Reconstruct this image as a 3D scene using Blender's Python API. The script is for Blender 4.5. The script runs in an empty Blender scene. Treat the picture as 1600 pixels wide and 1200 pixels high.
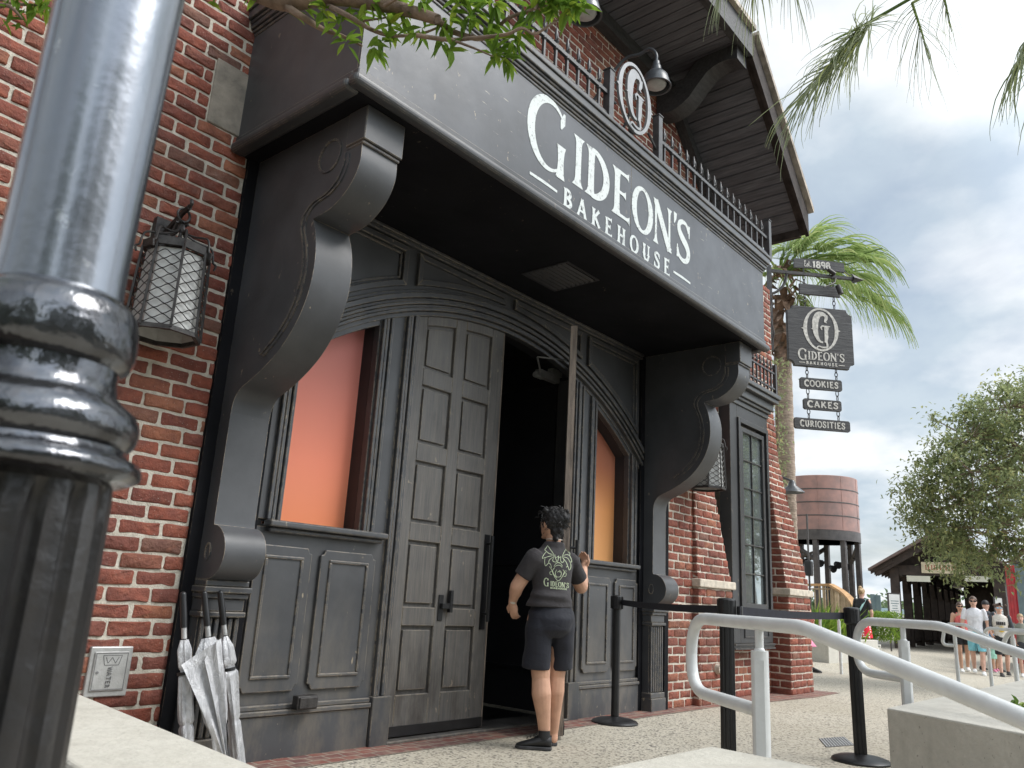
import bpy, math, random
import numpy as np
from mathutils import Vector, Matrix, noise
from mathutils.bvhtree import BVHTree
R = math.radians
rnd = random.Random(7)
SC = bpy.context.scene
COL = SC.collection

# ------------------------------------------------------------------ camera, sky, sun, exposure
cd = bpy.data.cameras.new("camera")
cam = bpy.data.objects.new("camera", cd)
COL.objects.link(cam)
cam.matrix_world = Matrix(((0.63935759, -0.23346329, -0.73260955, 0.0),
                           (-0.76693058, -0.12531345, -0.6293759, -4.3),
                           (0.05513034, 0.96425693, -0.25917024, 1.0),
                           (0, 0, 0, 1)))
cd.sensor_width = 36.0
cd.lens = 27.818
cd.clip_start = 0.05
cd.clip_end = 3000
cd.dof.use_dof = True
cd.dof.focus_distance = 6.0
cd.dof.aperture_fstop = 9.0
SC.camera = cam

SUN_EL, SUN_ROT = R(50), R(148)
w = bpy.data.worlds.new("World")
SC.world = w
w.use_nodes = True
nt = w.node_tree
nt.nodes.clear()
def wn(t, **k):
    n = nt.nodes.new(t)
    for a, b in k.items():
        setattr(n, a, b)
    return n
out = wn('ShaderNodeOutputWorld')
bg = wn('ShaderNodeBackground')
sky = wn('ShaderNodeTexSky', sky_type='NISHITA', sun_disc=False)
sky.sun_elevation = SUN_EL
sky.sun_rotation = SUN_ROT
sky.air_density = 1.0
sky.dust_density = 2.0
tc = wn('ShaderNodeTexCoord')
sep = wn('ShaderNodeSeparateXYZ')
nt.links.new(tc.outputs['Generated'], sep.inputs[0])
mx = wn('ShaderNodeMath', operation='MAXIMUM')
nt.links.new(sep.outputs['Z'], mx.inputs[0]); mx.inputs[1].default_value = 0.0
ad = wn('ShaderNodeMath', operation='ADD')
nt.links.new(mx.outputs[0], ad.inputs[0]); ad.inputs[1].default_value = 0.25
dx = wn('ShaderNodeMath', operation='DIVIDE'); dy = wn('ShaderNodeMath', operation='DIVIDE')
nt.links.new(sep.outputs['X'], dx.inputs[0]); nt.links.new(ad.outputs[0], dx.inputs[1])
nt.links.new(sep.outputs['Y'], dy.inputs[0]); nt.links.new(ad.outputs[0], dy.inputs[1])
cb = wn('ShaderNodeCombineXYZ')
nt.links.new(dx.outputs[0], cb.inputs[0]); nt.links.new(dy.outputs[0], cb.inputs[1])
n1 = wn('ShaderNodeTexNoise'); n1.inputs['Scale'].default_value = 1.6; n1.inputs['Detail'].default_value = 7; n1.inputs['Roughness'].default_value = .55; n1.inputs['Distortion'].default_value = .3
nt.links.new(cb.outputs[0], n1.inputs['Vector'])
rp = wn('ShaderNodeValToRGB')
rp.color_ramp.elements[0].position = .32; rp.color_ramp.elements[0].color = (0.42, .42, .42, 1)
rp.color_ramp.elements[1].position = .56; rp.color_ramp.elements[1].color = (1, 1, 1, 1)
nt.links.new(n1.outputs['Fac'], rp.inputs[0])
n2 = wn('ShaderNodeTexNoise'); n2.inputs['Scale'].default_value = 2.9; n2.inputs['Detail'].default_value = 6; n2.inputs['Roughness'].default_value = .5
mp = wn('ShaderNodeMapping'); mp.inputs['Location'].default_value = (3.1, 7.7, 0)
nt.links.new(cb.outputs[0], mp.inputs[0]); nt.links.new(mp.outputs[0], n2.inputs['Vector'])
rp2 = wn('ShaderNodeValToRGB')
rp2.color_ramp.elements[0].position = .38; rp2.color_ramp.elements[0].color = (5.3, 6.15, 6.9, 1)
rp2.color_ramp.elements[1].position = .58; rp2.color_ramp.elements[1].color = (8.5, 8.85, 9.1, 1)
nt.links.new(n2.outputs['Fac'], rp2.inputs[0])
mix = wn('ShaderNodeMix', data_type='RGBA')
nt.links.new(rp.outputs[0], mix.inputs[0])
nt.links.new(sky.outputs[0], mix.inputs[6])
nt.links.new(rp2.outputs[0], mix.inputs[7])
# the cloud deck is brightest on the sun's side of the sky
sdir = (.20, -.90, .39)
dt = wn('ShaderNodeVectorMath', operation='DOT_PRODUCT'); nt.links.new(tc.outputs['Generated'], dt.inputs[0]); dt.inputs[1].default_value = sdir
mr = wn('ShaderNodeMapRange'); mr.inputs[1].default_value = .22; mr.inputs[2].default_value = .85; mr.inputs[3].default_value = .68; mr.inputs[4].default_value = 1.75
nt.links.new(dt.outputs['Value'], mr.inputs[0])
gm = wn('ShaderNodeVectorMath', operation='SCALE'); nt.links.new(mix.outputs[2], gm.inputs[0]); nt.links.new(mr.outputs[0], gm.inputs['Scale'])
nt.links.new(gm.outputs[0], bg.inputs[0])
bg.inputs[1].default_value = 0.1
nt.links.new(bg.outputs[0], out.inputs[0])

sl = bpy.data.lights.new("sun", 'SUN')
sl.energy = 1.6
sl.angle = R(28)
sl.color = (1, .975, .94)
so = bpy.data.objects.new("sun", sl)
COL.objects.link(so)
# light comes from the front right of the building, high
_d = Vector((math.sin(SUN_ROT) * math.cos(SUN_EL), math.cos(SUN_ROT) * math.cos(SUN_EL), math.sin(SUN_EL)))
so.rotation_euler = _d.to_track_quat('Z', 'Y').to_euler()
vs = SC.view_settings
vs.view_transform = 'Standard'
vs.look = 'None'
vs.exposure = 0.85
vs.gamma = 1.0
SC.cycles.max_bounces = 6
SC.cycles.diffuse_bounces = 3
SC.cycles.glossy_bounces = 3
SC.cycles.transparent_max_bounces = 6

# ------------------------------------------------------------------ mesh helpers
class MB:
    """collects shapes and links them as one mesh object"""
    def __init__(s, T=None):
        s.v = []; s.f = []; s.T = T
    def add(s, vs, fs):
        o = len(s.v)
        if s.T is not None:
            vs = [tuple(s.T @ Vector(p)) for p in vs]
        s.v.extend([tuple(p) for p in vs])
        s.f.extend([tuple(i + o for i in f) for f in fs])
        return s
    def box(s, x0, x1, y0, y1, z0, z1):
        return s.add([(x0, y0, z0), (x1, y0, z0), (x1, y1, z0), (x0, y1, z0), (x0, y0, z1), (x1, y0, z1), (x1, y1, z1), (x0, y1, z1)],
                     [(3, 2, 1, 0), (4, 5, 6, 7), (0, 1, 5, 4), (1, 2, 6, 5), (2, 3, 7, 6), (3, 0, 4, 7)])
    def prism(s, poly, axis, a, b):
        n = len(poly)
        ar = sum(poly[i][0] * poly[(i + 1) % n][1] - poly[(i + 1) % n][0] * poly[i][1] for i in range(n))
        if ar < 0:
            poly = poly[::-1]
        if axis == 'y':
            P = lambda p, t: (p[0], t, p[1])
        elif axis == 'x':
            P = lambda p, t: (t, p[0], p[1])
        else:
            P = lambda p, t: (p[0], p[1], t)
        vs = [P(p, a) for p in poly] + [P(p, b) for p in poly]
        fl = (axis == 'y') != (a > b)
        fs = [tuple(range(n))[::-1], tuple(range(n, 2 * n))] + [(i, (i + 1) % n, n + (i + 1) % n, n + i) for i in range(n)]
        if fl:
            fs = [f[::-1] for f in fs]
        return s.add(vs, fs)
    def strip(s, A, B, axis, a, b):
        """solid band between two 2-D polylines of equal length"""
        n = len(A)
        for i in range(n - 1):
            s.prism([A[i], A[i + 1], B[i + 1], B[i]], axis, a, b)
        return s
    def band(s, A, B, axis, a, b):
        """one closed solid between polylines A and B"""
        return s.prism(list(A) + list(B)[::-1], axis, a, b)
    def tube(s, pts, r, n=8, caps=True, closed=False):
        pts = [Vector(p) for p in pts]
        m = len(pts)
        rr = r if isinstance(r, (list, tuple)) else [r] * m
        tans = []
        for i in range(m):
            if closed:
                t = pts[(i + 1) % m] - pts[i - 1]
            else:
                t = pts[min(i + 1, m - 1)] - pts[max(i - 1, 0)]
            tans.append(t.normalized() if t.length > 1e-9 else Vector((0, 0, 1)))
        up = Vector((0, 0, 1)) if abs(tans[0].z) < .9 else Vector((1, 0, 0))
        u = tans[0].cross(up).normalized()
        vs = []; fs = []
        for i in range(m):
            t = tans[i]
            u = (u - t * u.dot(t))
            u = u.normalized() if u.length > 1e-6 else t.orthogonal().normalized()
            v = t.cross(u)
            for k in range(n):
                a = 2 * math.pi * k / n
                vs.append(pts[i] + (u * math.cos(a) + v * math.sin(a)) * rr[i])
        for i in range(m - (0 if closed else 1)):
            j = (i + 1) % m
            for k in range(n):
                fs.append((i * n + k, i * n + (k + 1) % n, j * n + (k + 1) % n, j * n + k))
        if caps and not closed:
            fs.append(tuple(range(n))[::-1]); fs.append(tuple((m - 1) * n + k for k in range(n)))
        return s.add(vs, fs)
    def lathe(s, prof, c=(0, 0, 0), n=24, flute=0, fd=0.0, zf=None):
        vs = []; fs = []
        m = len(prof)
        for (r, z) in prof:
            for k in range(n):
                a = 2 * math.pi * k / n
                q = r
                if flute and zf and zf[0] <= z <= zf[1]:
                    q = r - fd * max(0, math.cos(flute * a)) ** .7 if math.cos(flute * a) > 0 else r
                vs.append((c[0] + q * math.cos(a), c[1] + q * math.sin(a), c[2] + z))
        for i in range(m - 1):
            for k in range(n):
                fs.append((i * n + k, i * n + (k + 1) % n, (i + 1) * n + (k + 1) % n, (i + 1) * n + k))
        fs.append(tuple(range(n))[::-1]); fs.append(tuple((m - 1) * n + k for k in range(n)))
        return s.add(vs, fs)
    def ball(s, c, rx, ry=None, rz=None, n=12, m=8, M=None):
        ry = ry or rx; rz = rz or rx
        vs = []; fs = []
        for i in range(1, m):
            th = math.pi * i / m
            for k in range(n):
                a = 2 * math.pi * k / n
                p = Vector((rx * math.sin(th) * math.cos(a), ry * math.sin(th) * math.sin(a), rz * math.cos(th)))
                if M is not None: p = M @ p
                vs.append(Vector(c) + p)
        t = Vector((0, 0, rz)); b = Vector((0, 0, -rz))
        if M is not None: t = M @ t; b = M @ b
        vs.append(Vector(c) + t); vs.append(Vector(c) + b)
        T_, B_ = len(vs) - 2, len(vs) - 1
        for i in range(m - 2):
            for k in range(n):
                fs.append((i * n + k, (i + 1) * n + k, (i + 1) * n + (k + 1) % n, i * n + (k + 1) % n))
        for k in range(n):
            fs.append((T_, k, (k + 1) % n)); fs.append((B_, (m - 2) * n + (k + 1) % n, (m - 2) * n + k))
        return s.add(vs, fs)
    def quad(s, a, b, c, d):
        return s.add([a, b, c, d], [(0, 1, 2, 3)])
    def loft(s, rings, n=16, caps=True):
        """rings: (centre, ux, uy) with ux, uy the half-axis vectors"""
        vs = []; fs = []
        for c, ux, uy in rings:
            c = Vector(c); ux = Vector(ux); uy = Vector(uy)
            for k in range(n):
                a = 2 * math.pi * k / n
                vs.append(c + ux * math.cos(a) + uy * math.sin(a))
        m = len(rings)
        for i in range(m - 1):
            for k in range(n):
                fs.append((i * n + k, i * n + (k + 1) % n, (i + 1) * n + (k + 1) % n, (i + 1) * n + k))
        if caps:
            fs.append(tuple(range(n))[::-1]); fs.append(tuple((m - 1) * n + k for k in range(n)))
        return s.add(vs, fs)

ORG = {}
def root_origin(p):
    while p is not None and p.name not in ORG:
        p = p.parent
    return ORG[p.name] if p is not None else Vector((0, 0, 0))

def link_mesh(name, mb, mat, parent=None, base=None, smooth=None, bevel=0, seg=1):
    """ONE mesh object. Coordinates are world; children sit in their thing's frame"""
    me = bpy.data.meshes.new(name)
    o = bpy.data.objects.new(name, me)
    if parent is not None:
        org = root_origin(parent)
    else:
        org = Vector(base) if base is not None else Vector((0, 0, 0))
        o.location = org
    ox, oy, oz = org
    me.from_pydata([(x - ox, y - oy, z - oz) for x, y, z in mb.v], [], mb.f)
    if mat is not None:
        me.materials.append(mat)
    if smooth is not None:
        me.polygons.foreach_set('use_smooth', [True] * len(me.polygons))
        if smooth < 180:
            try:
                me.set_sharp_from_angle(angle=R(smooth))
            except Exception:
                pass
    COL.objects.link(o)
    if parent is not None:
        o.parent = parent
    else:
        ORG[o.name] = org.copy()
    if bevel:
        b = o.modifiers.new('bevel', 'BEVEL'); b.width = bevel; b.segments = seg; b.limit_method = 'ANGLE'; b.angle_limit = R(40)
        b.harden_normals = False
    return o

def tag(o, label=None, cat=None, group=None, kind=None):
    if label: o['label'] = label
    if cat: o['category'] = cat
    if group: o['group'] = group
    if kind: o['kind'] = kind
    return o

def thing(name, loc, label, cat, group=None):
    o = bpy.data.objects.new(name, None)
    o.empty_display_size = .1
    o.location = loc
    COL.objects.link(o)
    ORG[o.name] = Vector(loc)
    return tag(o, label, cat, group)

def dup(o, loc=None, label=None, rotz=0, parent=None):
    """a thing with its parts and sub-parts, moved"""
    c = o.copy(); COL.objects.link(c)
    if parent is not None: c.parent = parent
    if loc is not None:
        c.location = loc; c.rotation_euler = (0, 0, rotz)
        ORG[c.name] = Vector(loc)
    if label: c['label'] = label
    for ch in list(o.children):
        dup(ch, parent=c)
    return c

def remeshed(mb, voxel, smooth=4, factor=.5):
    """union of overlapping solids as one continuous skin"""
    me = bpy.data.meshes.new('tmp'); me.from_pydata([tuple(v) for v in mb.v], [], mb.f)
    o = bpy.data.objects.new('tmp', me); COL.objects.link(o)
    m = o.modifiers.new('r', 'REMESH'); m.mode = 'VOXEL'; m.voxel_size = voxel
    if smooth:
        s = o.modifiers.new('s', 'SMOOTH'); s.iterations = smooth; s.factor = factor
    dg = bpy.context.evaluated_depsgraph_get(); dg.update()
    em = o.evaluated_get(dg).to_mesh()
    r = MB()
    r.v = [tuple(v.co) for v in em.vertices]
    r.f = [tuple(p.vertices) for p in em.polygons]
    o.evaluated_get(dg).to_mesh_clear()
    bpy.data.objects.remove(o); bpy.data.meshes.remove(me)
    return r

def spline(P, n=8):
    """Catmull-Rom through points"""
    P = [Vector(p) for p in P]
    out = []
    for i in range(len(P) - 1):
        p0 = P[max(i - 1, 0)]; p1 = P[i]; p2 = P[i + 1]; p3 = P[min(i + 2, len(P) - 1)]
        for k in range(n):
            t = k / n
            out.append(.5 * ((2 * p1) + (-p0 + p2) * t + (2 * p0 - 5 * p1 + 4 * p2 - p3) * t * t + (-p0 + 3 * p1 - 3 * p2 + p3) * t ** 3))
    out.append(P[-1])
    return out

# ------------------------------------------------------------------ materials
class NT:
    def __init__(s, name):
        s.m = bpy.data.materials.new(name); s.m.use_nodes = True
        s.t = s.m.node_tree; s.t.nodes.clear()
        s.out = s.n('ShaderNodeOutputMaterial')
        s.p = s.n('ShaderNodeBsdfPrincipled')
        s.l(s.p.outputs[0], s.out.inputs[0])
        s.tc = s.n('ShaderNodeTexCoord')
        s.vec = s.tc.outputs['Object']
    def n(s, t, **k):
        x = s.t.nodes.new(t)
        for a, b in k.items(): setattr(x, a, b)
        return x
    def l(s, a, b): s.t.links.new(a, b)
    def noise(s, scale, detail=4, rough=.55, dist=0, stretch=None, vec=None, loc=None):
        x = s.n('ShaderNodeTexNoise')
        x.inputs['Scale'].default_value = scale; x.inputs['Detail'].default_value = detail
        x.inputs['Roughness'].default_value = rough; x.inputs['Distortion'].default_value = dist
        v = vec or s.vec
        if stretch or loc:
            mp = s.n('ShaderNodeMapping')
            if stretch: mp.inputs['Scale'].default_value = stretch
            if loc: mp.inputs['Location'].default_value = loc
            s.l(v, mp.inputs[0]); v = mp.outputs[0]
        s.l(v, x.inputs['Vector'])
        return x.outputs['Fac']
    def ramp(s, fac, stops):
        x = s.n('ShaderNodeValToRGB')
        els = x.color_ramp.elements
        while len(els) < len(stops): els.new(.5)
        for e, (p, c) in zip(els, stops):
            e.position = p
            e.color = (c, c, c, 1) if isinstance(c, (int, float)) else (*c, 1)
        s.l(fac, x.inputs[0])
        return x.outputs[0]
    def mix(s, fac, a, b, mode='MIX'):
        x = s.n('ShaderNodeMix', data_type='RGBA', blend_type=mode)
        for i, v in ((0, fac), (6, a), (7, b)):
            if isinstance(v, (int, float)): x.inputs[i].default_value = v if i == 0 else (v, v, v, 1)
            elif isinstance(v, tuple): x.inputs[i].default_value = (*v, 1)
            else: s.l(v, x.inputs[i])
        return x.outputs[2]
    def math(s, op, a, b=None):
        x = s.n('ShaderNodeMath', operation=op)
        for i, v in ((0, a), (1, b)):
            if v is None: continue
            if isinstance(v, (int, float)): x.inputs[i].default_value = v
            else: s.l(v, x.inputs[i])
        return x.outputs[0]
    def base(s, c):
        if isinstance(c, tuple): s.p.inputs['Base Color'].default_value = (*c, 1)
        else: s.l(c, s.p.inputs['Base Color'])
    def rough(s, v):
        if isinstance(v, (int, float)): s.p.inputs['Roughness'].default_value = v
        else: s.l(v, s.p.inputs['Roughness'])
    def bump(s, h, dist=.01, strength=1.0):
        b = s.n('ShaderNodeBump'); b.inputs['Distance'].default_value = dist; b.inputs['Strength'].default_value = strength
        s.l(h, b.inputs['Height'])
        s.l(b.outputs[0], s.p.inputs['Normal'])
    def edge(s, radius=.008):
        bv = s.n('ShaderNodeBevel', samples=3); bv.inputs['Radius'].default_value = radius
        g = s.n('ShaderNodeNewGeometry')
        d = s.n('ShaderNodeVectorMath', operation='DOT_PRODUCT')
        s.l(bv.outputs[0], d.inputs[0]); s.l(g.outputs['Normal'], d.inputs[1])
        return s.math('SUBTRACT', 1.0, d.outputs['Value'])

def pm(name, c, rough=.5, var=.15, scale=6, bump=0, bscale=60, metal=0, spec=.5, c2=None, detail=5, stretch=None, coat=0):
    k = NT(name)
    c2 = c2 or tuple(x * (1 - var * 2) for x in c)
    c1 = tuple(min(1, x * (1 + var)) for x in c)
    f = k.noise(scale, detail, stretch=stretch)
    k.base(k.mix(k.ramp(f, [(.3, 0.), (.7, 1.)]), c2, c1))
    k.rough(rough)
    k.p.inputs['Metallic'].default_value = metal
    k.p.inputs['Specular IOR Level'].default_value = spec
    k.p.inputs['Coat Weight'].default_value = coat
    if bump:
        k.bump(k.noise(bscale, 4), bump)
    return k.m

def black_paint(name, c=(.056, .0575, .061), worn=1.0, rough=.42, dusty=0.0, grain=False, edgew=.005, dustc=(.20, .17, .13), scratch=0.0):
    """dark oil paint on timber: soft mottling, rubbed arrises and chips showing pale wood, dust low down"""
    k = NT(name)
    f = k.noise(1.7, 6, .6)
    b = k.mix(k.ramp(f, [(.3, 0.), (.7, 1.)]), tuple(x * .72 for x in c), tuple(x * 1.35 for x in c))
    if grain:
        g = k.noise(9, 6, .65, stretch=(6, 6, .35))
        b = k.mix(k.ramp(g, [(.35, 0.), (.75, .75)]), b, (.19, .17, .145))
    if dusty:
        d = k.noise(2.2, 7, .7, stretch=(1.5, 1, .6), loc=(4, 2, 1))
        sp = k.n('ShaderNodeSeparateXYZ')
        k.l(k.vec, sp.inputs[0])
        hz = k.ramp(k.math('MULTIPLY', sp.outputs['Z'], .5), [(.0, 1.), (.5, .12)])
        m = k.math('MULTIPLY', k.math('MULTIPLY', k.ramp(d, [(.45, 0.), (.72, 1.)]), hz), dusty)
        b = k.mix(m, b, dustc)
    e = k.edge(edgew)
    n = k.noise(14, 5, .7)
    wear = k.math('MULTIPLY', k.ramp(e, [(.015, 0.), (.07, 1.)]), k.ramp(n, [(.48 - .05 * worn, 0.), (.57 - .05 * worn, 1.)]))
    ch = k.noise(23, 3, .6, stretch=(1, 1, .5), loc=(1, 5, 3))
    cm = k.noise(2.6, 3, .5, loc=(9, 1, 3))
    chips = k.math('MULTIPLY', k.ramp(ch, [(.685, 0.), (.71, 1.)]), k.ramp(cm, [(.47, 0.), (.58, 1.)]))
    if scratch:
        mpn = k.n('ShaderNodeMapping'); mpn.inputs['Rotation'].default_value = (0, R(-38), 0); mpn.inputs['Scale'].default_value = (2.2, 2, 15); k.l(k.vec, mpn.inputs[0])
        sc1 = k.noise(3.2, 4, .62, vec=mpn.outputs[0]); sc2 = k.noise(2.1, 3, .5, loc=(5, 5, 9))
        sm_ = k.math('MULTIPLY', k.ramp(sc1, [(.66, 0.), (.72, 1.)]), k.ramp(sc2, [(.47, 0.), (.6, 1.)]))
        b = k.mix(k.math('MULTIPLY', sm_, scratch), b, (.36, .33, .27))
        dr = k.noise(5, 5, .6, stretch=(3, 3, .18), loc=(2, 2, 2)); b = k.mix(k.ramp(dr, [(.56, 0.), (.8, .45)]), b, (.035, .036, .04))
    tot = k.math('MINIMUM', k.math('ADD', k.math('MULTIPLY', wear, .95 * worn), k.math('MULTIPLY', chips, .6 * worn)), 1.0)
    b = k.mix(tot, b, (.42, .34, .235))
    k.base(b)
    k.rough(k.ramp(k.noise(4, 5), [(.2, rough - .08), (.8, rough + .12)]))
    if grain:
        k.bump(k.noise(30, 5, .6, stretch=(4, 4, .25)), .002)
    else:
        k.bump(k.noise(7, 4, .6), .004, .35)
    return k.m

M = {}
M['paint'] = black_paint('black_joinery_paint')
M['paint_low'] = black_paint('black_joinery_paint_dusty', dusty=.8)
M['paint_plain'] = black_paint('black_paint_plain', c=(.026, .026, .028), worn=.5)
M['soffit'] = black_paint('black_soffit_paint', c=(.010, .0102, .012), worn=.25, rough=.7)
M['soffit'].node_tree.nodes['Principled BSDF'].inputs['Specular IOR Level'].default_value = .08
M['fascia'] = black_paint('slate_black_fascia', c=(.052, .057, .066), worn=.8, rough=.42, scratch=.8)
M['cornice'] = black_paint('worn_black_cornice', c=(.046, .048, .051), worn=.75, rough=.38, edgew=.006)
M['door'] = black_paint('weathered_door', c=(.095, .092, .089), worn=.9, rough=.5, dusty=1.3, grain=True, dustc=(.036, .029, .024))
M['door_edge'] = pm('bare_door_edge', (.25, .20, .16), .7, .3, 14, .003, 60, stretch=(3, 3, .3))
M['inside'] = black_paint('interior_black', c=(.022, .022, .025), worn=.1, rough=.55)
M['iron'] = pm('wrought_iron', (.05, .046, .044), .45, .3, 20, .002, 90, metal=.35)
M['rail_iron'] = pm('grey_iron', (.062, .062, .064), .45, .2, 12, .001, 90, metal=.2)
M['timber'] = pm('charred_timber', (.036, .035, .035), .62, .5, 9, .006, 30, stretch=(1, 4, 4), c2=(.022, .022, .023))
M['barge'] = pm('barge_board', (.040, .031, .027), .7, .3, 8, .003, 40, spec=.2)
M['roof'] = pm('roof_edge_tile', (.42, .36, .30), .8, .25, 8, .006, 40)
def wood_boards():
    k = NT('soffit_boards')
    g = k.noise(5, 7, .65, stretch=(8, .6, 8))
    sp = k.n('ShaderNodeNewGeometry')
    b = k.mix(k.ramp(g, [(.3, 0.), (.75, 1.)]), (.045, .046, .052), (.17, .17, .185))
    b = k.mix(k.math('MULTIPLY', sp.outputs['Random Per Island'], .45), b, (.075, .076, .084))
    k.base(b); k.rough(.6)
    k.bump(k.noise(18, 5, .6, stretch=(5, .4, 5)), .006)
    return k.m
M['boards'] = wood_boards()
def brick_mat():
    k = NT('clay_brick')
    g = k.n('ShaderNodeNewGeometry')
    ri = g.outputs['Random Per Island']
    c = k.ramp(ri, [(0., (.19, .060, .042)), (.3, (.27, .078, .050)), (.55, (.33, .10, .058)), (.78, (.22, .076, .056)), (.93, (.37, .145, .08)), (1., (.19, .105, .08))])
    n = k.noise(11, 6, .65)
    c = k.mix(k.ramp(n, [(.35, .0), (.75, .75)]), c, (.09, .034, .03))
    n2 = k.noise(17, 4, .6, loc=(3, 3, 3))
    c = k.mix(k.ramp(n2, [(.55, 0.), (.8, .5)]), c, (.34, .13, .075))
    s = k.noise(120, 2, .5)
    c = k.mix(k.ramp(s, [(.66, 0.), (.72, .5)]), c, (.45, .36, .30))
    gr = k.noise(.9, 6, .65, loc=(7, 1, 4)); c = k.mix(k.ramp(gr, [(.5, 0.), (.72, .55)]), c, (.10, .055, .045))
    ef = k.noise(2.3, 7, .72, loc=(1, 8, 2)); c = k.mix(k.ramp(ef, [(.6, 0.), (.8, .35)]), c, (.46, .40, .34))
    k.base(c); k.rough(.78)
    k.p.inputs['Specular IOR Level'].default_value = .3
    k.bump(k.math('ADD', k.noise(38, 5, .65), k.math('MULTIPLY', k.noise(14, 4, .6), 1.3)), .012, 1.0)
    return k.m
M['brick'] = brick_mat()
def mortar_mat():
    k = NT('lime_mortar')
    n = k.noise(20, 6, .7)
    k.base(k.mix(k.ramp(n, [(.3, 0.), (.7, 1.)]), (.42, .38, .31), (.68, .63, .54)))
    k.rough(.95); k.bump(k.noise(55, 6, .7), .012)
    return k.m
M['mortar'] = mortar_mat()
M['stone'] = pm('weathered_stone', (.30, .26, .21), .85, .2, 9, .006, 60, c2=(.19, .17, .14))
M['cast_stone'] = pm('cast_stone', (.56, .50, .41), .85, .15, 16, .004, 90)
def concrete(name, c, c2, form=False, spots=True):
    k = NT(name)
    n = k.noise(2.2, 8, .65); n2 = k.noise(24, 6, .7)
    b = k.mix(k.ramp(n, [(.3, 0.), (.7, 1.)]), c2, c)
    b = k.mix(k.ramp(n2, [(.35, .35), (.65, 0.)]), b, tuple(x * .72 for x in c2))
    if spots:
        s = k.noise(55, 2, .5, loc=(2, 9, 1)); b = k.mix(k.ramp(s, [(.70, 0.), (.74, .6)]), b, tuple(x * .4 for x in c2))
        st = k.noise(3, 5, .6, stretch=(3, 3, .35), loc=(6, 1, 2)); b = k.mix(k.ramp(st, [(.55, 0.), (.8, .35)]), b, tuple(x * .5 for x in c2))
    k.base(b); k.rough(.85); k.bump(k.math('ADD', k.noise(60, 5, .6), k.noise(9, 4)), .004)
    return k.m
M['concrete'] = concrete('cast_concrete', (.56, .54, .48), (.45, .43, .38))
M['concrete_top'] = concrete('planter_capping', (.56, .54, .475), (.48, .455, .39), spots=True)
def aggregate():
    k = NT('exposed_aggregate')
    v = k.n('ShaderNodeTexVoronoi'); v.inputs['Scale'].default_value = 62; k.l(k.vec, v.inputs['Vector'])
    wn_ = k.n('ShaderNodeSeparateColor'); k.l(v.outputs['Color'], wn_.inputs[0])
    st = k.ramp(wn_.outputs[0], [(0., (.10, .09, .08)), (.12, (.22, .195, .155)), (.28, (.42, .38, .305)), (.7, (.54, .49, .40)), (1., (.66, .61, .52))])
    st.node.color_ramp.interpolation = 'CONSTANT'
    gap = k.ramp(v.outputs['Distance'], [(.45, 0.), (.72, 1.)])
    b = k.mix(gap, st, (.47, .43, .35))
    v2 = k.n('ShaderNodeTexVoronoi'); v2.inputs['Scale'].default_value = 27; k.l(k.vec, v2.inputs['Vector'])
    s2 = k.n('ShaderNodeSeparateColor'); k.l(v2.outputs['Color'], s2.inputs[0])
    dk = k.math('MULTIPLY', k.ramp(s2.outputs[1], [(.74, 0.), (.76, 1.)]), k.ramp(v2.outputs['Distance'], [(.3, 1.), (.36, 0.)]))
    b = k.mix(k.math('MULTIPLY', dk, .88), b, (.10, .09, .09))
    big = k.noise(.5, 5, .6)
    b = k.mix(k.ramp(big, [(.35, .32), (.65, 0.)]), b, (.31, .265, .19))
    k.base(b); k.rough(.8); k.bump(v.outputs['Distance'], .004, .5)
    return k.m
M['ground'] = aggregate()
def pavers(name):
    k = NT(name)
    sp = k.n('ShaderNodeSeparateXYZ'); k.l(k.vec, sp.inputs[0])
    cb_ = k.n('ShaderNodeCombineXYZ'); k.l(sp.outputs['X'], cb_.inputs[0]); k.l(sp.outputs['Y'], cb_.inputs[1])
    wob = k.n('ShaderNodeVectorMath', operation='ADD')
    nz = k.n('ShaderNodeTexNoise'); nz.inputs['Scale'].default_value = 14; k.l(k.vec, nz.inputs['Vector'])
    sc = k.n('ShaderNodeVectorMath', operation='SCALE'); sc.inputs['Scale'].default_value = .014; k.l(nz.outputs['Color'], sc.inputs[0])
    k.l(cb_.outputs[0], wob.inputs[0]); k.l(sc.outputs[0], wob.inputs[1])
    bt = k.n('ShaderNodeTexBrick', offset=.5)
    k.l(wob.outputs[0], bt.inputs['Vector'])
    bt.inputs['Scale'].default_value = 1.0; bt.inputs['Brick Width'].default_value = .125; bt.inputs['Row Height'].default_value = .095
    bt.inputs['Mortar Size'].default_value = .007; bt.inputs['Mortar Smooth'].default_value = .3
    bt.inputs['Color1'].default_value = (.22, .08, .06, 1); bt.inputs['Color2'].default_value = (.13, .06, .055, 1); bt.inputs['Mortar'].default_value = (.30, .26, .21, 1)
    n = k.noise(9, 5)
    b = k.mix(k.ramp(n, [(.45, 0.), (.7, .6)]), bt.outputs['Color'], (.33, .24, .18))
    k.base(b); k.rough(.75); k.bump(k.math('SUBTRACT', 1.0, bt.outputs['Fac']), .004)
    return k.m
M['pavers'] = pavers('brick_pavers')
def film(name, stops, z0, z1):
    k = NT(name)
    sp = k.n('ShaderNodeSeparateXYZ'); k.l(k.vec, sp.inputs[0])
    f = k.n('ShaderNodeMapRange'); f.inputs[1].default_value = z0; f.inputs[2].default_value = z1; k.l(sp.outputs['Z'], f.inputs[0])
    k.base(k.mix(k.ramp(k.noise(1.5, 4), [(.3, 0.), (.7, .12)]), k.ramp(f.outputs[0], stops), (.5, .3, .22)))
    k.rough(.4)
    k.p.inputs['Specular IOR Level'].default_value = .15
    return k.m
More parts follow.
